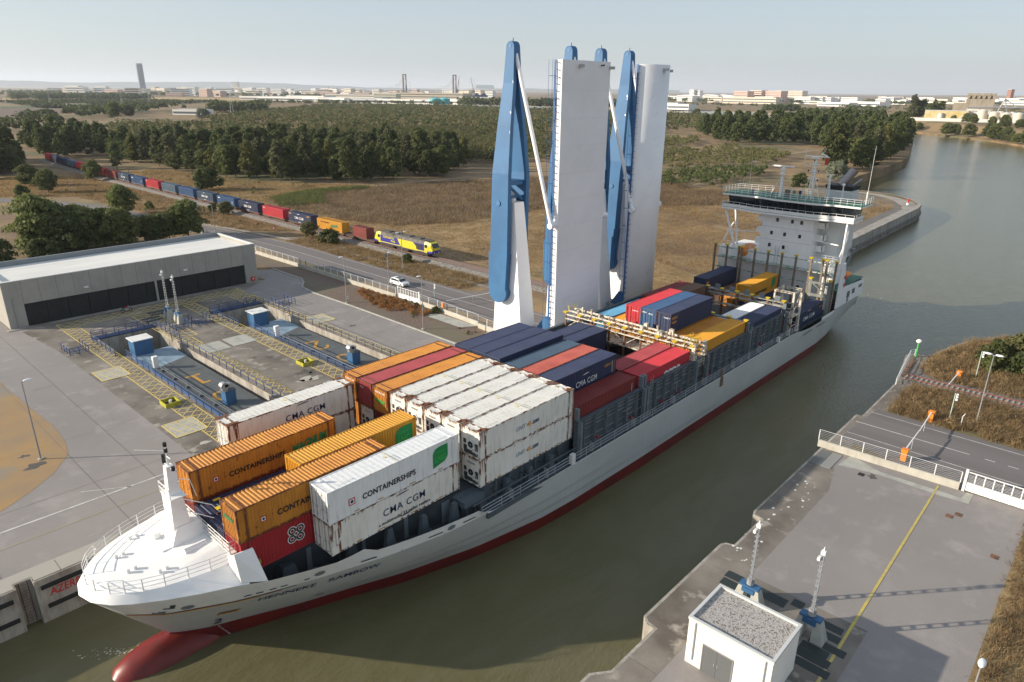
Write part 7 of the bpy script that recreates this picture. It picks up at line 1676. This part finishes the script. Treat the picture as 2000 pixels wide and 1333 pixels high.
for i, pl in enumerate(([(383, 207), (454, 202), (434, 162), (400, 134), (337, 120), (316, 139), (284, 151), (300, 185)], [(220, 113), (242, 101), (287, 103), (324, 114), (308, 129), (264, 139), (232, 136)])):
    scrub('scrubland', pl, 4.6, f_olive if i == 0 else f_dark, 4+i, 2.6, 3.4, 50, .42, ('olive scrub in the clearing right of the bridge slabs', 'dark thicket right behind the bridge slabs')[i])
scrub('scrubland', [(235, 262), (262, 300), (395, 284), (500, 300), (520, 262), (470, 235), (383, 222), (300, 222), (255, 235)], 5.5, f_olive, 9, 2.7, 3.4, 34, .55, 'olive scrub right of the wood')
# far hedges, orchards and fields
far = [(211, 962, 60), (242, 998, 50), (258, 990, 50), (300, 1043, 80), (318, 1075, 60), (296, 961, 40), (406, 1124, 90), (424, 1170, 90), (569, 1150, 90), (627, 1223, 90), (300, 1100, 60), (380, 1090, 60)]
hd = [((205, 950), (330, 1090)), ((300, 1080), (430, 1190)), ((380, 1230), (520, 1300)), ((540, 1140), (650, 1240)), ((120, 700), (170, 820))]
for i, (a, c) in enumerate(hd):
    d = (Vector(c)-Vector(a)); nn = Vector((-d.y, d.x)).normalized()*26; pl = [tuple(Vector(a)-nn), tuple(Vector(c)-nn), tuple(Vector(c)+nn), tuple(Vector(a)+nn)]
    scrub('hedgerow', pl, 13, f_dark, 40+i, 7, 9, 60, 1.6, 'dark belt of trees on the far plain')
def fieldp(pl, mat): MB().sheet(pl, G+.35).top('field', mat, kind='structure')
fieldp([(353, 1500), (400, 1379), (588, 1591), (937, 1982), (700, 2240), (416, 2067)], M('orchard_floor', (.07, .085, .035), .9, c2=(.10, .09, .05), scale=.05))
scrub('orchard', [(353, 1500), (400, 1379), (588, 1591), (937, 1982), (700, 2240), (416, 2067)], 14, f_dark, 50, 4.0, 3.5, 12, 2.2, 'dark green orchard rows on the far plain')
fieldp([(484, 2353), (668, 2290), (973, 2057), (1400, 2500), (1161, 2850), (788, 2806), (545, 2626)], M('straw_field', (.40, .29, .12), .9, c2=(.33, .25, .12), scale=.01))
fieldp([(200, 1020), (253, 1120), (376, 1323), (420, 1520), (300, 1480), (180, 1300)], M('ploughed_field', (.14, .10, .075), .9))
fieldp([(300, 1480), (420, 1520), (416, 1640), (250, 1600)], M('green_field', (.07, .10, .04), .9))

# ============================================================ the far town
def pol(px, D):      # bearing table of the plain seen from the lock
    az = interp(px, BT); return (-39.1+D*cos(radians(az)), -39.9+D*sin(radians(az)), az)
BT = [(0, 77.7), (280, 69.48), (700, 54.66), (790, 51.19), (850, 48.83), (920, 46.06), (1350, 29.19), (1545, 22.12), (1700, 16.92), (1918, 10.32), (2000, 8.06), (2100, 5.2)]
R3_ = random.Random(21)
cols = [M('town_wall_white', (.80, .78, .74), .8), M('town_wall_cream', (.70, .60, .47), .8), M('town_wall_pink', (.62, .42, .33), .8), M('town_wall_grey', (.40, .40, .40), .8)]
win = M('town_window', (.10, .12, .14), .4); rof = M('town_roof', (.33, .24, .19), .85); rofw = M('town_roof_pale', (.60, .60, .58), .8)
def block(px, D, w, d, h, mat, label, group=None, name='apartment_block', cat='building', z=G, bands=True, rz=None, roofm=None):
    x, y, az = pol(px, D); t = thing(name, label, cat, (x, y, z), radians(az)+(rz if rz is not None else R3_.uniform(-.95, -.35)), group)
    MB().box(-d/2, d/2, -w/2, w/2, -2, h).part('wall', mat, t, local=True)
    MB().box(-d/2-.3, d/2+.3, -w/2-.3, w/2+.3, h+.01, h+.8).part('roof', roofm or rofw, t, local=True)
    if bands:
        b = MB(); n_ = max(1, int(h/7))
        for k in range(n_): b.box(-d/2-.4, -d/2-.05, -w/2+1, w/2-1, 2+k*h/n_, 2+k*h/n_+h/n_*.4)
        b.part('window_band', win, t, local=True)
    return t
for k in range(140):
    px = R3_.uniform(290, 960) if k % 3 else R3_.uniform(100, 700); D = R3_.uniform(3300, 5600)
    block(px, D, R3_.uniform(30, 90), 30, R3_.uniform(14, 38), R3_.choice(cols[:3]+cols[:1]), 'pale town building on the far skyline, left of the bridge slabs', 'town buildings on the left skyline')
for k in range(150):
    px = R3_.uniform(1300, 1620) if k % 2 else R3_.uniform(1300, 2010); D = R3_.uniform(2900, 5000)
    block(px, D, R3_.uniform(35, 110), 30, R3_.uniform(9, 24), R3_.choice(cols[:2]+cols[:1]), 'pale town building on the far skyline, right of the bridge slabs', 'town buildings on the right skyline')
for px, w, h, D, mt, lb in ((1455, 85, 42, 3300, 2, 'orange pink apartment block on the right skyline, left one of three'), (1484, 70, 46, 3350, 2, 'orange pink apartment block on the right skyline, middle one of three'), (1515, 120, 44, 3300, 2, 'orange pink apartment block on the right skyline, right one of three'), (1548, 130, 45, 3400, 1, 'wide beige slab building right of the pink blocks'), (1470, 210, 20, 2900, 1, 'long low cream building below the pink blocks'), (1355, 30, 48, 4200, 0, 'white round cornered tower block, left of the pair'), (1366, 28, 44, 4200, 0, 'white tower block, right of the pair'), (452, 45, 75, 5600, 0, 'white square tower block above the left town')):
    block(px, D, w, 35, h, cols[mt], lb)
for px, w, h, D, lb in ((1312, 60, 12, 1850, 'white shed on the pond shore by the slab'), (1335, 55, 10, 1800, 'white boxes on the pond shore'), (1640, 120, 10, 2600, 'glassy low hall right of the wood'), (1700, 160, 12, 2700, 'long white hall on the right plain'), (1860, 160, 11, 3000, 'long white building with a red roof before the skyline'), (1930, 60, 9, 2800, 'small white hall left of the brick tower')):
    block(px, D, w, 40, h, cols[0], lb, None, 'hall')
block(1975, 4300, 22, 18, 62, M('brick_tower', (.42, .17, .10), .8), 'orange brick tower on the right skyline', None, 'tower')
# sheds of the industrial estate
shed = cols[0]
for i, (px, w, h, D, lb) in enumerate(((510, 170, 10, 2650, 'long white warehouse at the left end of the estate'), (555, 200, 11, 2500, 'second long white warehouse of the estate'), (600, 180, 12, 2700, 'third white warehouse of the estate'), (640, 190, 11, 2350, 'white warehouse with a grey front before the beige hall'), (690, 220, 12, 2300, 'white warehouse in front of the beige hall, left part'), (745, 160, 11, 2200, 'white warehouse with a row of dark windows'), (800, 190, 11, 2150, 'long white warehouse left of the turquoise tanks'), (885, 110, 11, 2150, 'white warehouse right of the turquoise tanks'), (700, 260, 16, 2900, 'cream warehouse behind the white ones'), (935, 120, 14, 2500, 'white warehouse partly behind trees'))):
    block(px, D, w, 60, h, shed if i != 8 else cols[1], lb, None, 'warehouse_hall')
hallm = M('hall_beige', (.52, .45, .33), .8)
t = block(828, 2750, 350, 90, 25, hallm, 'huge beige factory hall with a brown roof edge under the bridge towers', None, 'factory_hall', rz=-.45, roofm=M('hall_roof', (.42, .36, .28), .8))
block(756, 2640, 85, 40, 22, M('hall_cream', (.60, .55, .40), .8), 'cream factory block with tall grey doors at the end of the beige hall', None, 'factory_hall', rz=-.45)
for px, lb in ((850, 'turquoise storage tank, left one'), (868, 'turquoise storage tank, right one')):
    x, y, az = pol(px, 2060); t = thing('storage_tank', lb, 'tank', (x, y, G)); MB().tube((0, 0, 0), (0, 0, 14), 15, n=24).part('shell', M('turquoise_tank', (.08, .42, .44), .5), t, local=True); MB().tube((0, 0, 14), (0, 0, 17), 15, 4, n=24).part('lid', M('turquoise_lid', (.12, .48, .50), .5), t, local=True)
for px, lb in ((931, 'blue gabled silo hall, left'), (945, 'blue gabled silo hall, right')):
    x, y, az = pol(px, 2700); t = thing('gabled_hall', lb, 'building', (x, y, G), radians(az)); MB().ext([(-15, 0), (15, 0), (15, 18), (0, 27), (-15, 18)], 'x', -30, 30).part('wall', M('silo_blue', (.06, .10, .22), .6), t, local=True); MB().ext([(-16, 18), (0, 28), (16, 18), (0, 27.5)], 'x', -31, 31).part('roof', cols[3], t, local=True)
# tall landmark tower with rounded corners, bridge towers, cranes, pylons
x, y, az = pol(280, 6100); t = thing('skyscraper', 'tall slender grey skyscraper with a slanted top on the left skyline', 'tower', (x, y, G), radians(az))
P = [(19*abs(cos(a))**.7*(1 if cos(a) >= 0 else -1), 22*abs(sin(a))**.7*(1 if sin(a) >= 0 else -1)) for a in [2*pi*i/24 for i in range(24)]]
b = MB(); b.prism(P, -5, 188); twr = b.part('shaft', M('tower_blue_grey', (.16, .19, .23), .4), t, local=True)
b = MB()
for z in range(6, 176, 6): b.prism([(p[0]*1.012, p[1]*1.012) for p in P], z, z+2.6)
b.part('sun_screens', M('tower_screen', (.26, .27, .30), .5), t, local=True); b = MB(); b.prism([(p[0]*.97, p[1]*.97) for p in P], 188.1, 197); b.part('crown', cols[3], t, local=True)
MB().box(-60, 60, -90, 90, -2, 22).part('podium', cols[3], t, local=True)
for px, lb in ((791, 'dark portal tower of the cable stayed bridge, left one'), (888, 'dark portal tower of the cable stayed bridge, right one')):
    x, y, az = pol(px, 3700); t = thing('bridge_tower', lb, 'bridge tower', (x, y, G), radians(az)+.9)
    cb = MB(); [cb.tube((0, s_*9, 100-8*k_), (sx_*(30+26*k_), s_*9, 40), .35, n=3) for k_ in range(6) for s_ in (-1, 1) for sx_ in (-1, 1)]; cb.part('stay_cable', M('cable_pale', (.5, .52, .54), .6), t, local=True, kind='stuff'); b = MB(); b.frus((0, -11, 0), (3.4, 3), (2.6, 2.2), 103).frus((0, 11, 0), (3.4, 3), (2.6, 2.2), 103); b.part('leg', M('tower_dark', (.10, .085, .085), .7), t, local=True); MB().box(-2.5, 2.5, -13.2, 13.2, 103.1, 107).part('crossbeam', M('tower_dark', (.1, .085, .085), .7), t, local=True)
x0_, y0_, _ = pol(560, 4100); x1_, y1_, _ = pol(985, 3500)
t = thing('viaduct', 'long pale motorway viaduct across the skyline between the bridge towers', 'viaduct', (x0_, y0_, G)); b = MB(); a, c = Vector((x0_, y0_, 30)), Vector((x1_, y1_, 42)); b.tube(a, c, 1.8, n=4)
for k in range(24): p = a.lerp(c, k/23); b.tube((p.x, p.y, 0), p, 1.3, n=4)
b.part('deck', cols[3], t)
def crane(px, D, H, col, lb, lean=.35):
    x, y, az = pol(px, D); t = thing('harbour_crane', lb, 'crane', (x, y, G), radians(az)+pi/2); m_ = M(col[0], col[1], .6)
    b = MB()
    for s in (-1, 1): b.tube((s*5, -5, 0), (s*2.5, -2, H*.35), .7, n=4).tube((s*5, 5, 0), (s*2.5, 2, H*.35), .7, n=4)
    b.box(-4, 4, -4, 4, H*.35, H*.47); b.part('portal', m_, t, local=True)
    b = MB()
    for s in (-1, 1): b.tube((s*1.6, 0, H*.42), (H*lean, s*.5, H), .6, .3, n=4)
    for k in range(6): p = Vector((0, 0, H*.42)).lerp(Vector((H*lean, 0, H)), k/6); b.tube(p+Vector((-1.4, 0, 0)), p+Vector((1.4+2*0, 0, 2.5)), .2, n=4)
    b.tube((-2, 0, H*.47), (-6, 0, H*.75), .5, n=4).tube((-6, 0, H*.75), (H*lean, 0, H), .18, n=4).tube((H*lean, 0, H), (H*lean+6, 0, H*.72), .3, n=4); b.part('jib', m_, t, local=True)
gy_ = ('crane_grey', (.26, .25, .26)); rd_ = ('crane_red', (.30, .07, .06))
crane(893, 2450, 82, gy_, 'tall grey harbour crane right beside the second bridge tower', -.10); crane(925, 2500, 78, gy_, 'grey harbour crane with a drooping jib', .12)
crane(545, 3600, 38, rd_, 'red port crane above the white warehouses', -.5); crane(640, 3600, 45, rd_, 'red port crane, tallest of the red ones', .1); crane(617, 3900, 42, gy_, 'thin crane left of the tall red one', -.1); crane(660, 4300, 38, gy_, 'small thin crane near the viaduct', .2)
def mast_pylon(px, D, h, lb, two=True):
    x, y, az = pol(px, D); t = thing('power_pylon', lb, 'pylon', (x, y, G), radians(az)); b = MB()
    for sx in (-1, 1):
        for sy in (-1, 1): b.tube((sx*2.2, sy*2.2, 0), (sx*.3, sy*.3, h), .16, .08, n=4)
    for k in range(9):
        z = h*k/9; q = 2.2*(1-k/10); b.tube((-q, -q, z), (q, q, z+h/9), .09, n=3).tube((q, -q, z), (-q, q, z+h/9), .09, n=3)
    for z in (h*.78, h*.9): b.tube((0, -4, z), (0, 4, z), .15, n=4)
    b.part('lattice', alu, t, local=True)
mast_pylon(439, 1240, 34, 'lattice power pylon standing before the dark trees'); mast_pylon(88, 1800, 30, 'pale power pylon in the orchard, left one'); mast_pylon(231, 1800, 30, 'pale power pylon in the orchard, middle one'); mast_pylon(288, 1850, 30, 'pale power pylon in the orchard, right one')
block(143, 1650, 40, 16, 6, cols[0], 'small white farmhouse in the green orchard', None, 'farmhouse', roofm=rof)
block(365, 1180, 50, 25, 7, cols[0], 'white roofed shed behind the dark hedge', None, 'shed')
# trees in the town plain
def belt(px0, px1, D0, D1, seed, n_, h=12, lab='tree belt on the plain before the town', mat=None):
    rr = random.Random(seed); pts = []
    for k in range(n_):
        D = rr.uniform(D0, D1); x, y, _ = pol(rr.uniform(px0, px1), D); pts.append((x, y))
    P = np.array(pts); rng = np.random.default_rng(seed); C = np.concatenate([P, np.full((len(P), 1), G+h*.4)], 1); V, F = leaves(rng, C, h*.75*(.6+.8*rng.random(len(P))), 40, h*.22); V[:, 2] = np.maximum(V[:, 2], G)
    o = bpy.data.objects.new('tree_belt', np_mesh('tree_belt', V, F, mat or f_dark)); COL.objects.link(o); tag(o, lab, 'trees', kind='stuff')
belt(20, 290, 2500, 2750, 1, 260, 16, 'long dark tree belt beyond the straw field on the left'); belt(0, 700, 3400, 5200, 2, 420, 15); belt(480, 980, 1950, 2060, 3, 110, 9, 'dark bushes in front of the warehouses')
belt(900, 1000, 1800, 2000, 4, 60, 17, 'dark trees beside the blue gabled halls'); belt(985, 1210, 1750, 1900, 12, 120, 17, 'dark trees behind the bridge slabs'); belt(400, 500, 1260, 1340, 5, 60, 15, 'dark trees behind the lattice pylon'); belt(1300, 2010, 3000, 4200, 6, 520, 12, 'trees among the houses of the right plain'); belt(1300, 1560, 2200, 2500, 7, 50, 7, 'shrubs on the dry land across the pond')
belt(1500, 1560, 1650, 1750, 8, 40, 14, 'dark tree clump across the pond'); belt(1640, 2010, 1500, 2400, 9, 160, 8, 'shrubs on the right plain'); belt(1570, 1720, 1500, 1700, 10, 50, 9, 'trees behind the river bend wood'); belt(560, 760, 3000, 3400, 13, 90, 12, 'trees behind the warehouses')
# cement factory across the river
cz = 10.2
def fac(name, lb, px, D, cat='building', sc=1): 
    x, y, az = pol(px, D); t = thing(name, lb, cat, (x, y, cz), radians(12)); t.scale = (sc, sc, sc); return t
sl = M('silo_concrete', (.34, .30, .235), .85, c2=(.26, .22, .17), scale=.15, streak=.3, stretch=(1, 1, .2)); cr_ = M('factory_cream', (.60, .52, .32), .8, c2=(.52, .40, .16), scale=.1); wf = M('factory_white', (.62, .60, .56), .7, c2=(.50, .47, .42), scale=.2)
t = fac('silo_tower', 'tall brown concrete silo tower of the factory across the river', 1919, 1300); t.scale = (.8, .85, .66)
b = MB(); b.box(-14, 14, -21, 21, 0, 40); b.box(-14.5, 14.5, -21.5, 21.5, 47, 52); b.part('wall', sl, t, local=True)
b = MB()
for y_ in np.linspace(-19, 19, 6): b.frus((-13, y_, 40), (1, 1.2), (1, 3.1), 7)
b.box(-11, 12, -19, 19, 40, 47); b.part('pier', sl, t, local=True)
t = fac('cream_hall', 'cream coloured factory hall with yellow stains left of the silo tower', 1860, 1120, sc=.72); MB().box(-16, 16, -34, 34, 0, 17).part('wall', cr_, t, local=True); MB().box(-16.4, 16.4, -34.4, 34.4, 17.01, 17.6).part('roof', rofw, t, local=True); MB().tube((-17, 8, 0), (-17, 8, 13), 4.2, n=14).part('round_bin', wf, t, local=True)
t = fac('brown_block', 'square brown block between the cream hall and the silo tower', 1886, 1240, sc=.75); MB().box(-12, 12, -14, 14, 0, 27).part('wall', sl, t, local=True); MB().box(-12.3, 12.3, -14.3, 14.3, 27.01, 27.8).part('roof', sl, t, local=True)
t = fac('white_plant', 'white process building with walkways below the silo tower', 1907, 1130, sc=.75); MB().box(-12, 12, -16, 16, 0, 15).box(-10, 8, -10, 8, 15.01, 20).part('wall', wf, t, local=True); b = MB(); b.rail([(-13, -16, 15), (-13, 16, 15)], 2, 2, 4, .2); b.part('railing', alu, t, local=True)
for i in range(7):
    t = fac('storage_silo', 'round white silo of the factory, number %s from the silo tower' % ('one', 'two', 'three', 'four', 'five', 'six', 'seven')[i], 1929+i*12, 1110+(i % 2)*25, sc=.8); t['label'] = ('round white silo of the factory %s' % ('next to the white process building', 'second from the process building', 'third from the process building', 'fourth from the process building', 'fifth from the process building', 'near the right edge', 'at the right edge of the photo')[i])
    t['category'] = 'silo'; h = (17, 15, 14, 14, 13, 13, 13)[i]; MB().tube((0, 0, 0), (0, 0, h), 7.2, n=20).part('shell', wf if i % 2 else M('silo_cream', (.62, .56, .45), .8), t, local=True); MB().tube((0, 0, h), (0, 0, h+2), 7.2, 2, n=20).part('lid', wf, t, local=True)
t = fac('conveyor', 'grey conveyor gantry with an A shaped tower over the silos', 1958, 1150, 'conveyor', sc=.85); b = MB(); b.tube((0, 40, 19), (0, -70, 21), 1.2, n=4); b.tube((0, -16, 0), (0, -6, 33), .8, n=4).tube((0, 4, 0), (0, -6, 33), .8, n=4).tube((0, -6, 33), (0, -24, 20), .6, n=4); b.part('gantry', alu, t, local=True)
t = fac('boundary_wall', 'long white wall in front of the factory', 1915, 1075, 'wall'); b = MB(); b.box(-1, 1, -90, 80, 0, 4); b.part('wall', M('boundary_white', (.66, .65, .62), .8), t, local=True)

# ============================================================ dry weeds and tufts
def tufts(name, pts, rng, mat, n_l, h, spread, w=.03, z=G, label=None, lean=.5):
    P = np.repeat(np.array(pts), n_l, 0); k = len(P); P = P+rng.normal(size=P.shape)*spread; a = rng.random(k)*2*np.pi; hh = h*(.4+.8*rng.random(k))
    d = np.stack([np.cos(a), np.sin(a)], 1); ln = rng.normal(size=(k, 2))*lean*hh[:, None]; ww = w*(.6+rng.random(k))[:, None]
    z0 = np.full((k, 1), z); A = np.concatenate([P-d*ww, z0], 1); B = np.concatenate([P+d*ww, z0], 1); T = np.concatenate([P+ln+d*ww*.3, z0+hh[:, None]], 1); T2 = np.concatenate([P+ln-d*ww*.3, z0+hh[:, None]*.98], 1)
    V = np.stack([A, B, T, T2], 1).reshape(-1, 3); F = np.arange(len(V)).reshape(-1, 4)
    o = bpy.data.objects.new(name, np_mesh(name, V, F, mat)); COL.objects.link(o); tag(o, label, 'grass', kind='stuff'); return o
rng = np.random.default_rng(77)
def inpoly(poly, n_, seed):
    rr = random.Random(seed); xs = [p[0] for p in poly]; ys = [p[1] for p in poly]; out = []
    while len(out) < n_:
        p = (rr.uniform(min(xs), max(xs)), rr.uniform(min(ys), max(ys)))
        if inside(p, poly): out.append(p)
    return out
nb = [(54.3, -20.5), (66, -20.4), (66, -60), (54.0, -60)]; nb2 = [(70.8, -20.6), (79, -19.6), (92, -22.5), (104, -29.5), (112, -45), (70.8, -60)]
tufts('dry_weeds', inpoly(nb, 1500, 1), rng, f_dry, 44, .75, .4, .022, label='dry straw coloured weeds between the road and the rusty track')
tufts('dry_weeds', inpoly(nb2, 2200, 2), rng, f_dry, 40, .85, .5, .026, label='dry straw coloured weeds beyond the rusty track')
for pl, s_ in ((nb, 3), (nb2, 4)):
    sc_ = scrub('dry_weeds', pl, 1.5, f_dry, 60+s_, .8, .6, 90, .07, 'matted dry weeds on the near bank')
tufts('dry_grass', inpoly([(-2, -38.8), (8, -38.6), (22.4, -38.2), (39, -38), (39.1, -60), (-2, -60)], 3200, 5), rng, f_dry, 34, .42, .3, .018, label='dry grass at the right edge beyond the yard')
tufts('dry_grass', inpoly([(55.2, 62), (55.2, 130), (64, 130), (64.8, 62)], 1500, 6), rng, f_dry, 14, .5, .4, .04, label='dry grass on the verge below the train')
tufts('dry_grass', inpoly([(48, 182), (55, 150), (64, 140), (64.6, 290), (40, 280)], 2500, 7), rng, f_dry, 12, .6, .6, .06, label='dry grass between road bend and train')
def clump(pts, seed, mat, lab, r=.5, h=.55, n_l=60, s=.1):
    rng = np.random.default_rng(seed); C = np.array([(x, y, G+.15) for x, y in pts]); V, F = leaves(rng, C, r*(.6+.7*rng.random(len(C))), n_l, s); V[:, 2] = np.maximum(V[:, 2], G+.02)
    o = bpy.data.objects.new('weeds', np_mesh('weeds', V, F, mat)); COL.objects.link(o); tag(o, lab, 'weeds', kind='stuff')
clump(inpoly([(35.5, 60), (36, 67), (38.5, 74), (41, 76), (41.4, 62), (39, 58)], 110, 3), 3, f_rust, 'rust coloured low weeds on the brown gravel bed', .62)
clump(inpoly([(37.5, 53), (38, 60), (41, 60), (41, 54)], 26, 4), 4, f_rust, 'scattered rusty weeds near the white gate', .5)
clump([(37.5, 55.5), (38, 56.2), (37.2, 54.8), (36.4, 54.2), (38.3, 40), (37.6, 41), (36.9, 40.4), (37.9, 43.5)], 5, f_mid, 'small green weeds on the brown gravel bed', .25)
bw = [(88, 146), (86, 176), (92, 194), (118, 203), (150, 197), (195, 183), (240, 166), (262, 140), (222, 108), (165, 120), (108, 122), (95, 130)]
f_bw = folmat('brown_stalks', (.20, .145, .09), (.30, .22, .13), rnd=.1, scale=.15)
tufts('brown_weeds', inpoly([(p[0]+(p[0]-160)*.06, p[1]+(p[1]-155)*.1) for p in bw], 12000, 8), rng, f_bw, 8, 1.0, 1.2, .07, label='tall brown weeds on the meadow behind the train')
scrub('meadow_bushes', bw, 15, f_olive, 71, .9, 1.0, 26, .22, 'low green weeds dotted over the brown meadow')
scrub('meadow_bushes', [(72, 172), (74, 260), (72, 330), (100, 300), (112, 240), (125, 212), (105, 205)], 9, f_olive, 72, 1.1, 1.0, 30, .22, 'low green weeds between the train and the wood')
scrub('meadow_bushes', [(50, 185), (58, 150), (63, 150), (64, 290), (42, 280), (46, 230)], 6.5, f_brown, 73, .9, .8, 40, .16, 'low weeds on the verge between road and train')
tufts('green_weeds', inpoly([(84, 182), (92, 203), (112, 210), (135, 205), (132, 200), (112, 200), (104, 190), (98, 178)], 1200, 9), rng, f_mid, 12, 1.3, .8, .1, label='green weeds along the dirt track')
scrub('reed_bank', [(392, 1), (393, 1), (393, 2)], .2, f_mid, 99, .1, .1, 2, .05) if 0 else None

mead = [(73, 60), (72, 120), (78, 168), (90, 146), (108, 122), (135, 118), (165, 120), (200, 112), (222, 108), (200, 90), (160, 60), (140, 34), (110, 27), (76, 27)]
f_mead = folmat('meadow_straw', (.40, .28, .13), (.27, .18, .085), rnd=.1, scale=.12)
tufts('meadow_grass', inpoly(mead, 16000, 12), rng, f_mead, 5, .30, .5, .05, label='short straw coloured grass of the meadow behind the bridges', lean=1.2)
tufts('brown_weeds', inpoly([(178, 96), (190, 108), (222, 106), (232, 100), (250, 80), (238, 70), (214, 72), (196, 80)], 2500, 18), rng, f_bw, 7, .9, .7, .07, label='brown weeds at the upper edge of the meadow beside the ship')
scrub('meadow_bushes', mead, 13, f_mead, 74, .5, .4, 30, .1, 'matted straw tufts on the meadow behind the bridges')
mead2 = [(150, 32), (180, 96), (230, 108), (262, 84), (250, 44), (236, 30), (184, 29)]
tufts('meadow_grass', inpoly(mead2, 4000, 13), rng, f_mead, 6, .4, .6, .07, label='straw coloured grass on the pier head', lean=1.2)
tufts('meadow_grass', inpoly([(72, 170), (72, 215), (72, 330), (100, 330), (105, 292), (117, 238), (138, 214), (110, 208), (88, 200)], 5000, 14), rng, f_mead, 6, .5, .8, .08, label='dry grass between the train and the wood', lean=1.0)
tufts('meadow_grass', inpoly([(20, 275), (60, 240), (65, 330), (45, 345), (10, 320)], 3500, 15), rng, f_mead, 6, .5, .8, .09, label='dry grass on the meadow left of the train', lean=1.0)
fo = MB(); rf_ = random.Random(9)
def fleck(x, y, r_):
    a0 = rf_.uniform(0, 6); fo.add([(x+r_*cos(a0+i*1.05)*rf_.uniform(.5, 1.6), y+r_*sin(a0+i*1.05)*rf_.uniform(.3, .9), .012+rf_.uniform(0, .006)) for i in range(6)], [tuple(range(6))])
for k in range(90):
    t_ = rf_.random(); fleck(-30.5+5.2*t_+rf_.gauss(0, .25), 15.6-4.4*t_**.8+rf_.gauss(0, .3), rf_.uniform(.015, .09))
for k in range(50): t_ = rf_.random(); fleck(-27.5+3*t_+rf_.gauss(0, .2), 12.6-1.4*t_+rf_.gauss(0, .12), rf_.uniform(.02, .1))
for k in range(160): t_ = rf_.random(); fleck(101+26*t_, -3+8*t_*rf_.uniform(-.5, 1.6)+rf_.gauss(0, 1.2), rf_.uniform(.03, .22))
fo.top('foam', M('foam', (.55, .54, .46), .8), 'thin pale foam flecks on the water at the bow and behind the stern', 'foam', kind='stuff')
# ============================================================ air
hb = MB(); hb.box(-41000, 61000, -41000, 61000, -7.5, 560)
hz = hb.top('haze', None, kind='stuff')
hm = bpy.data.materials.new('haze_air'); hm.use_nodes = True; n, l = hm.node_tree.nodes, hm.node_tree.links
n.remove(n['Principled BSDF']); pv = n.new('ShaderNodeVolumePrincipled'); pv.inputs['Color'].default_value = (.80, .88, 1, 1); pv.inputs['Density'].default_value = 4.5e-5; pv.inputs['Anisotropy'].default_value = .2
l.new(pv.outputs[0], n['Material Output'].inputs['Volume']); hz.data.materials.append(hm)
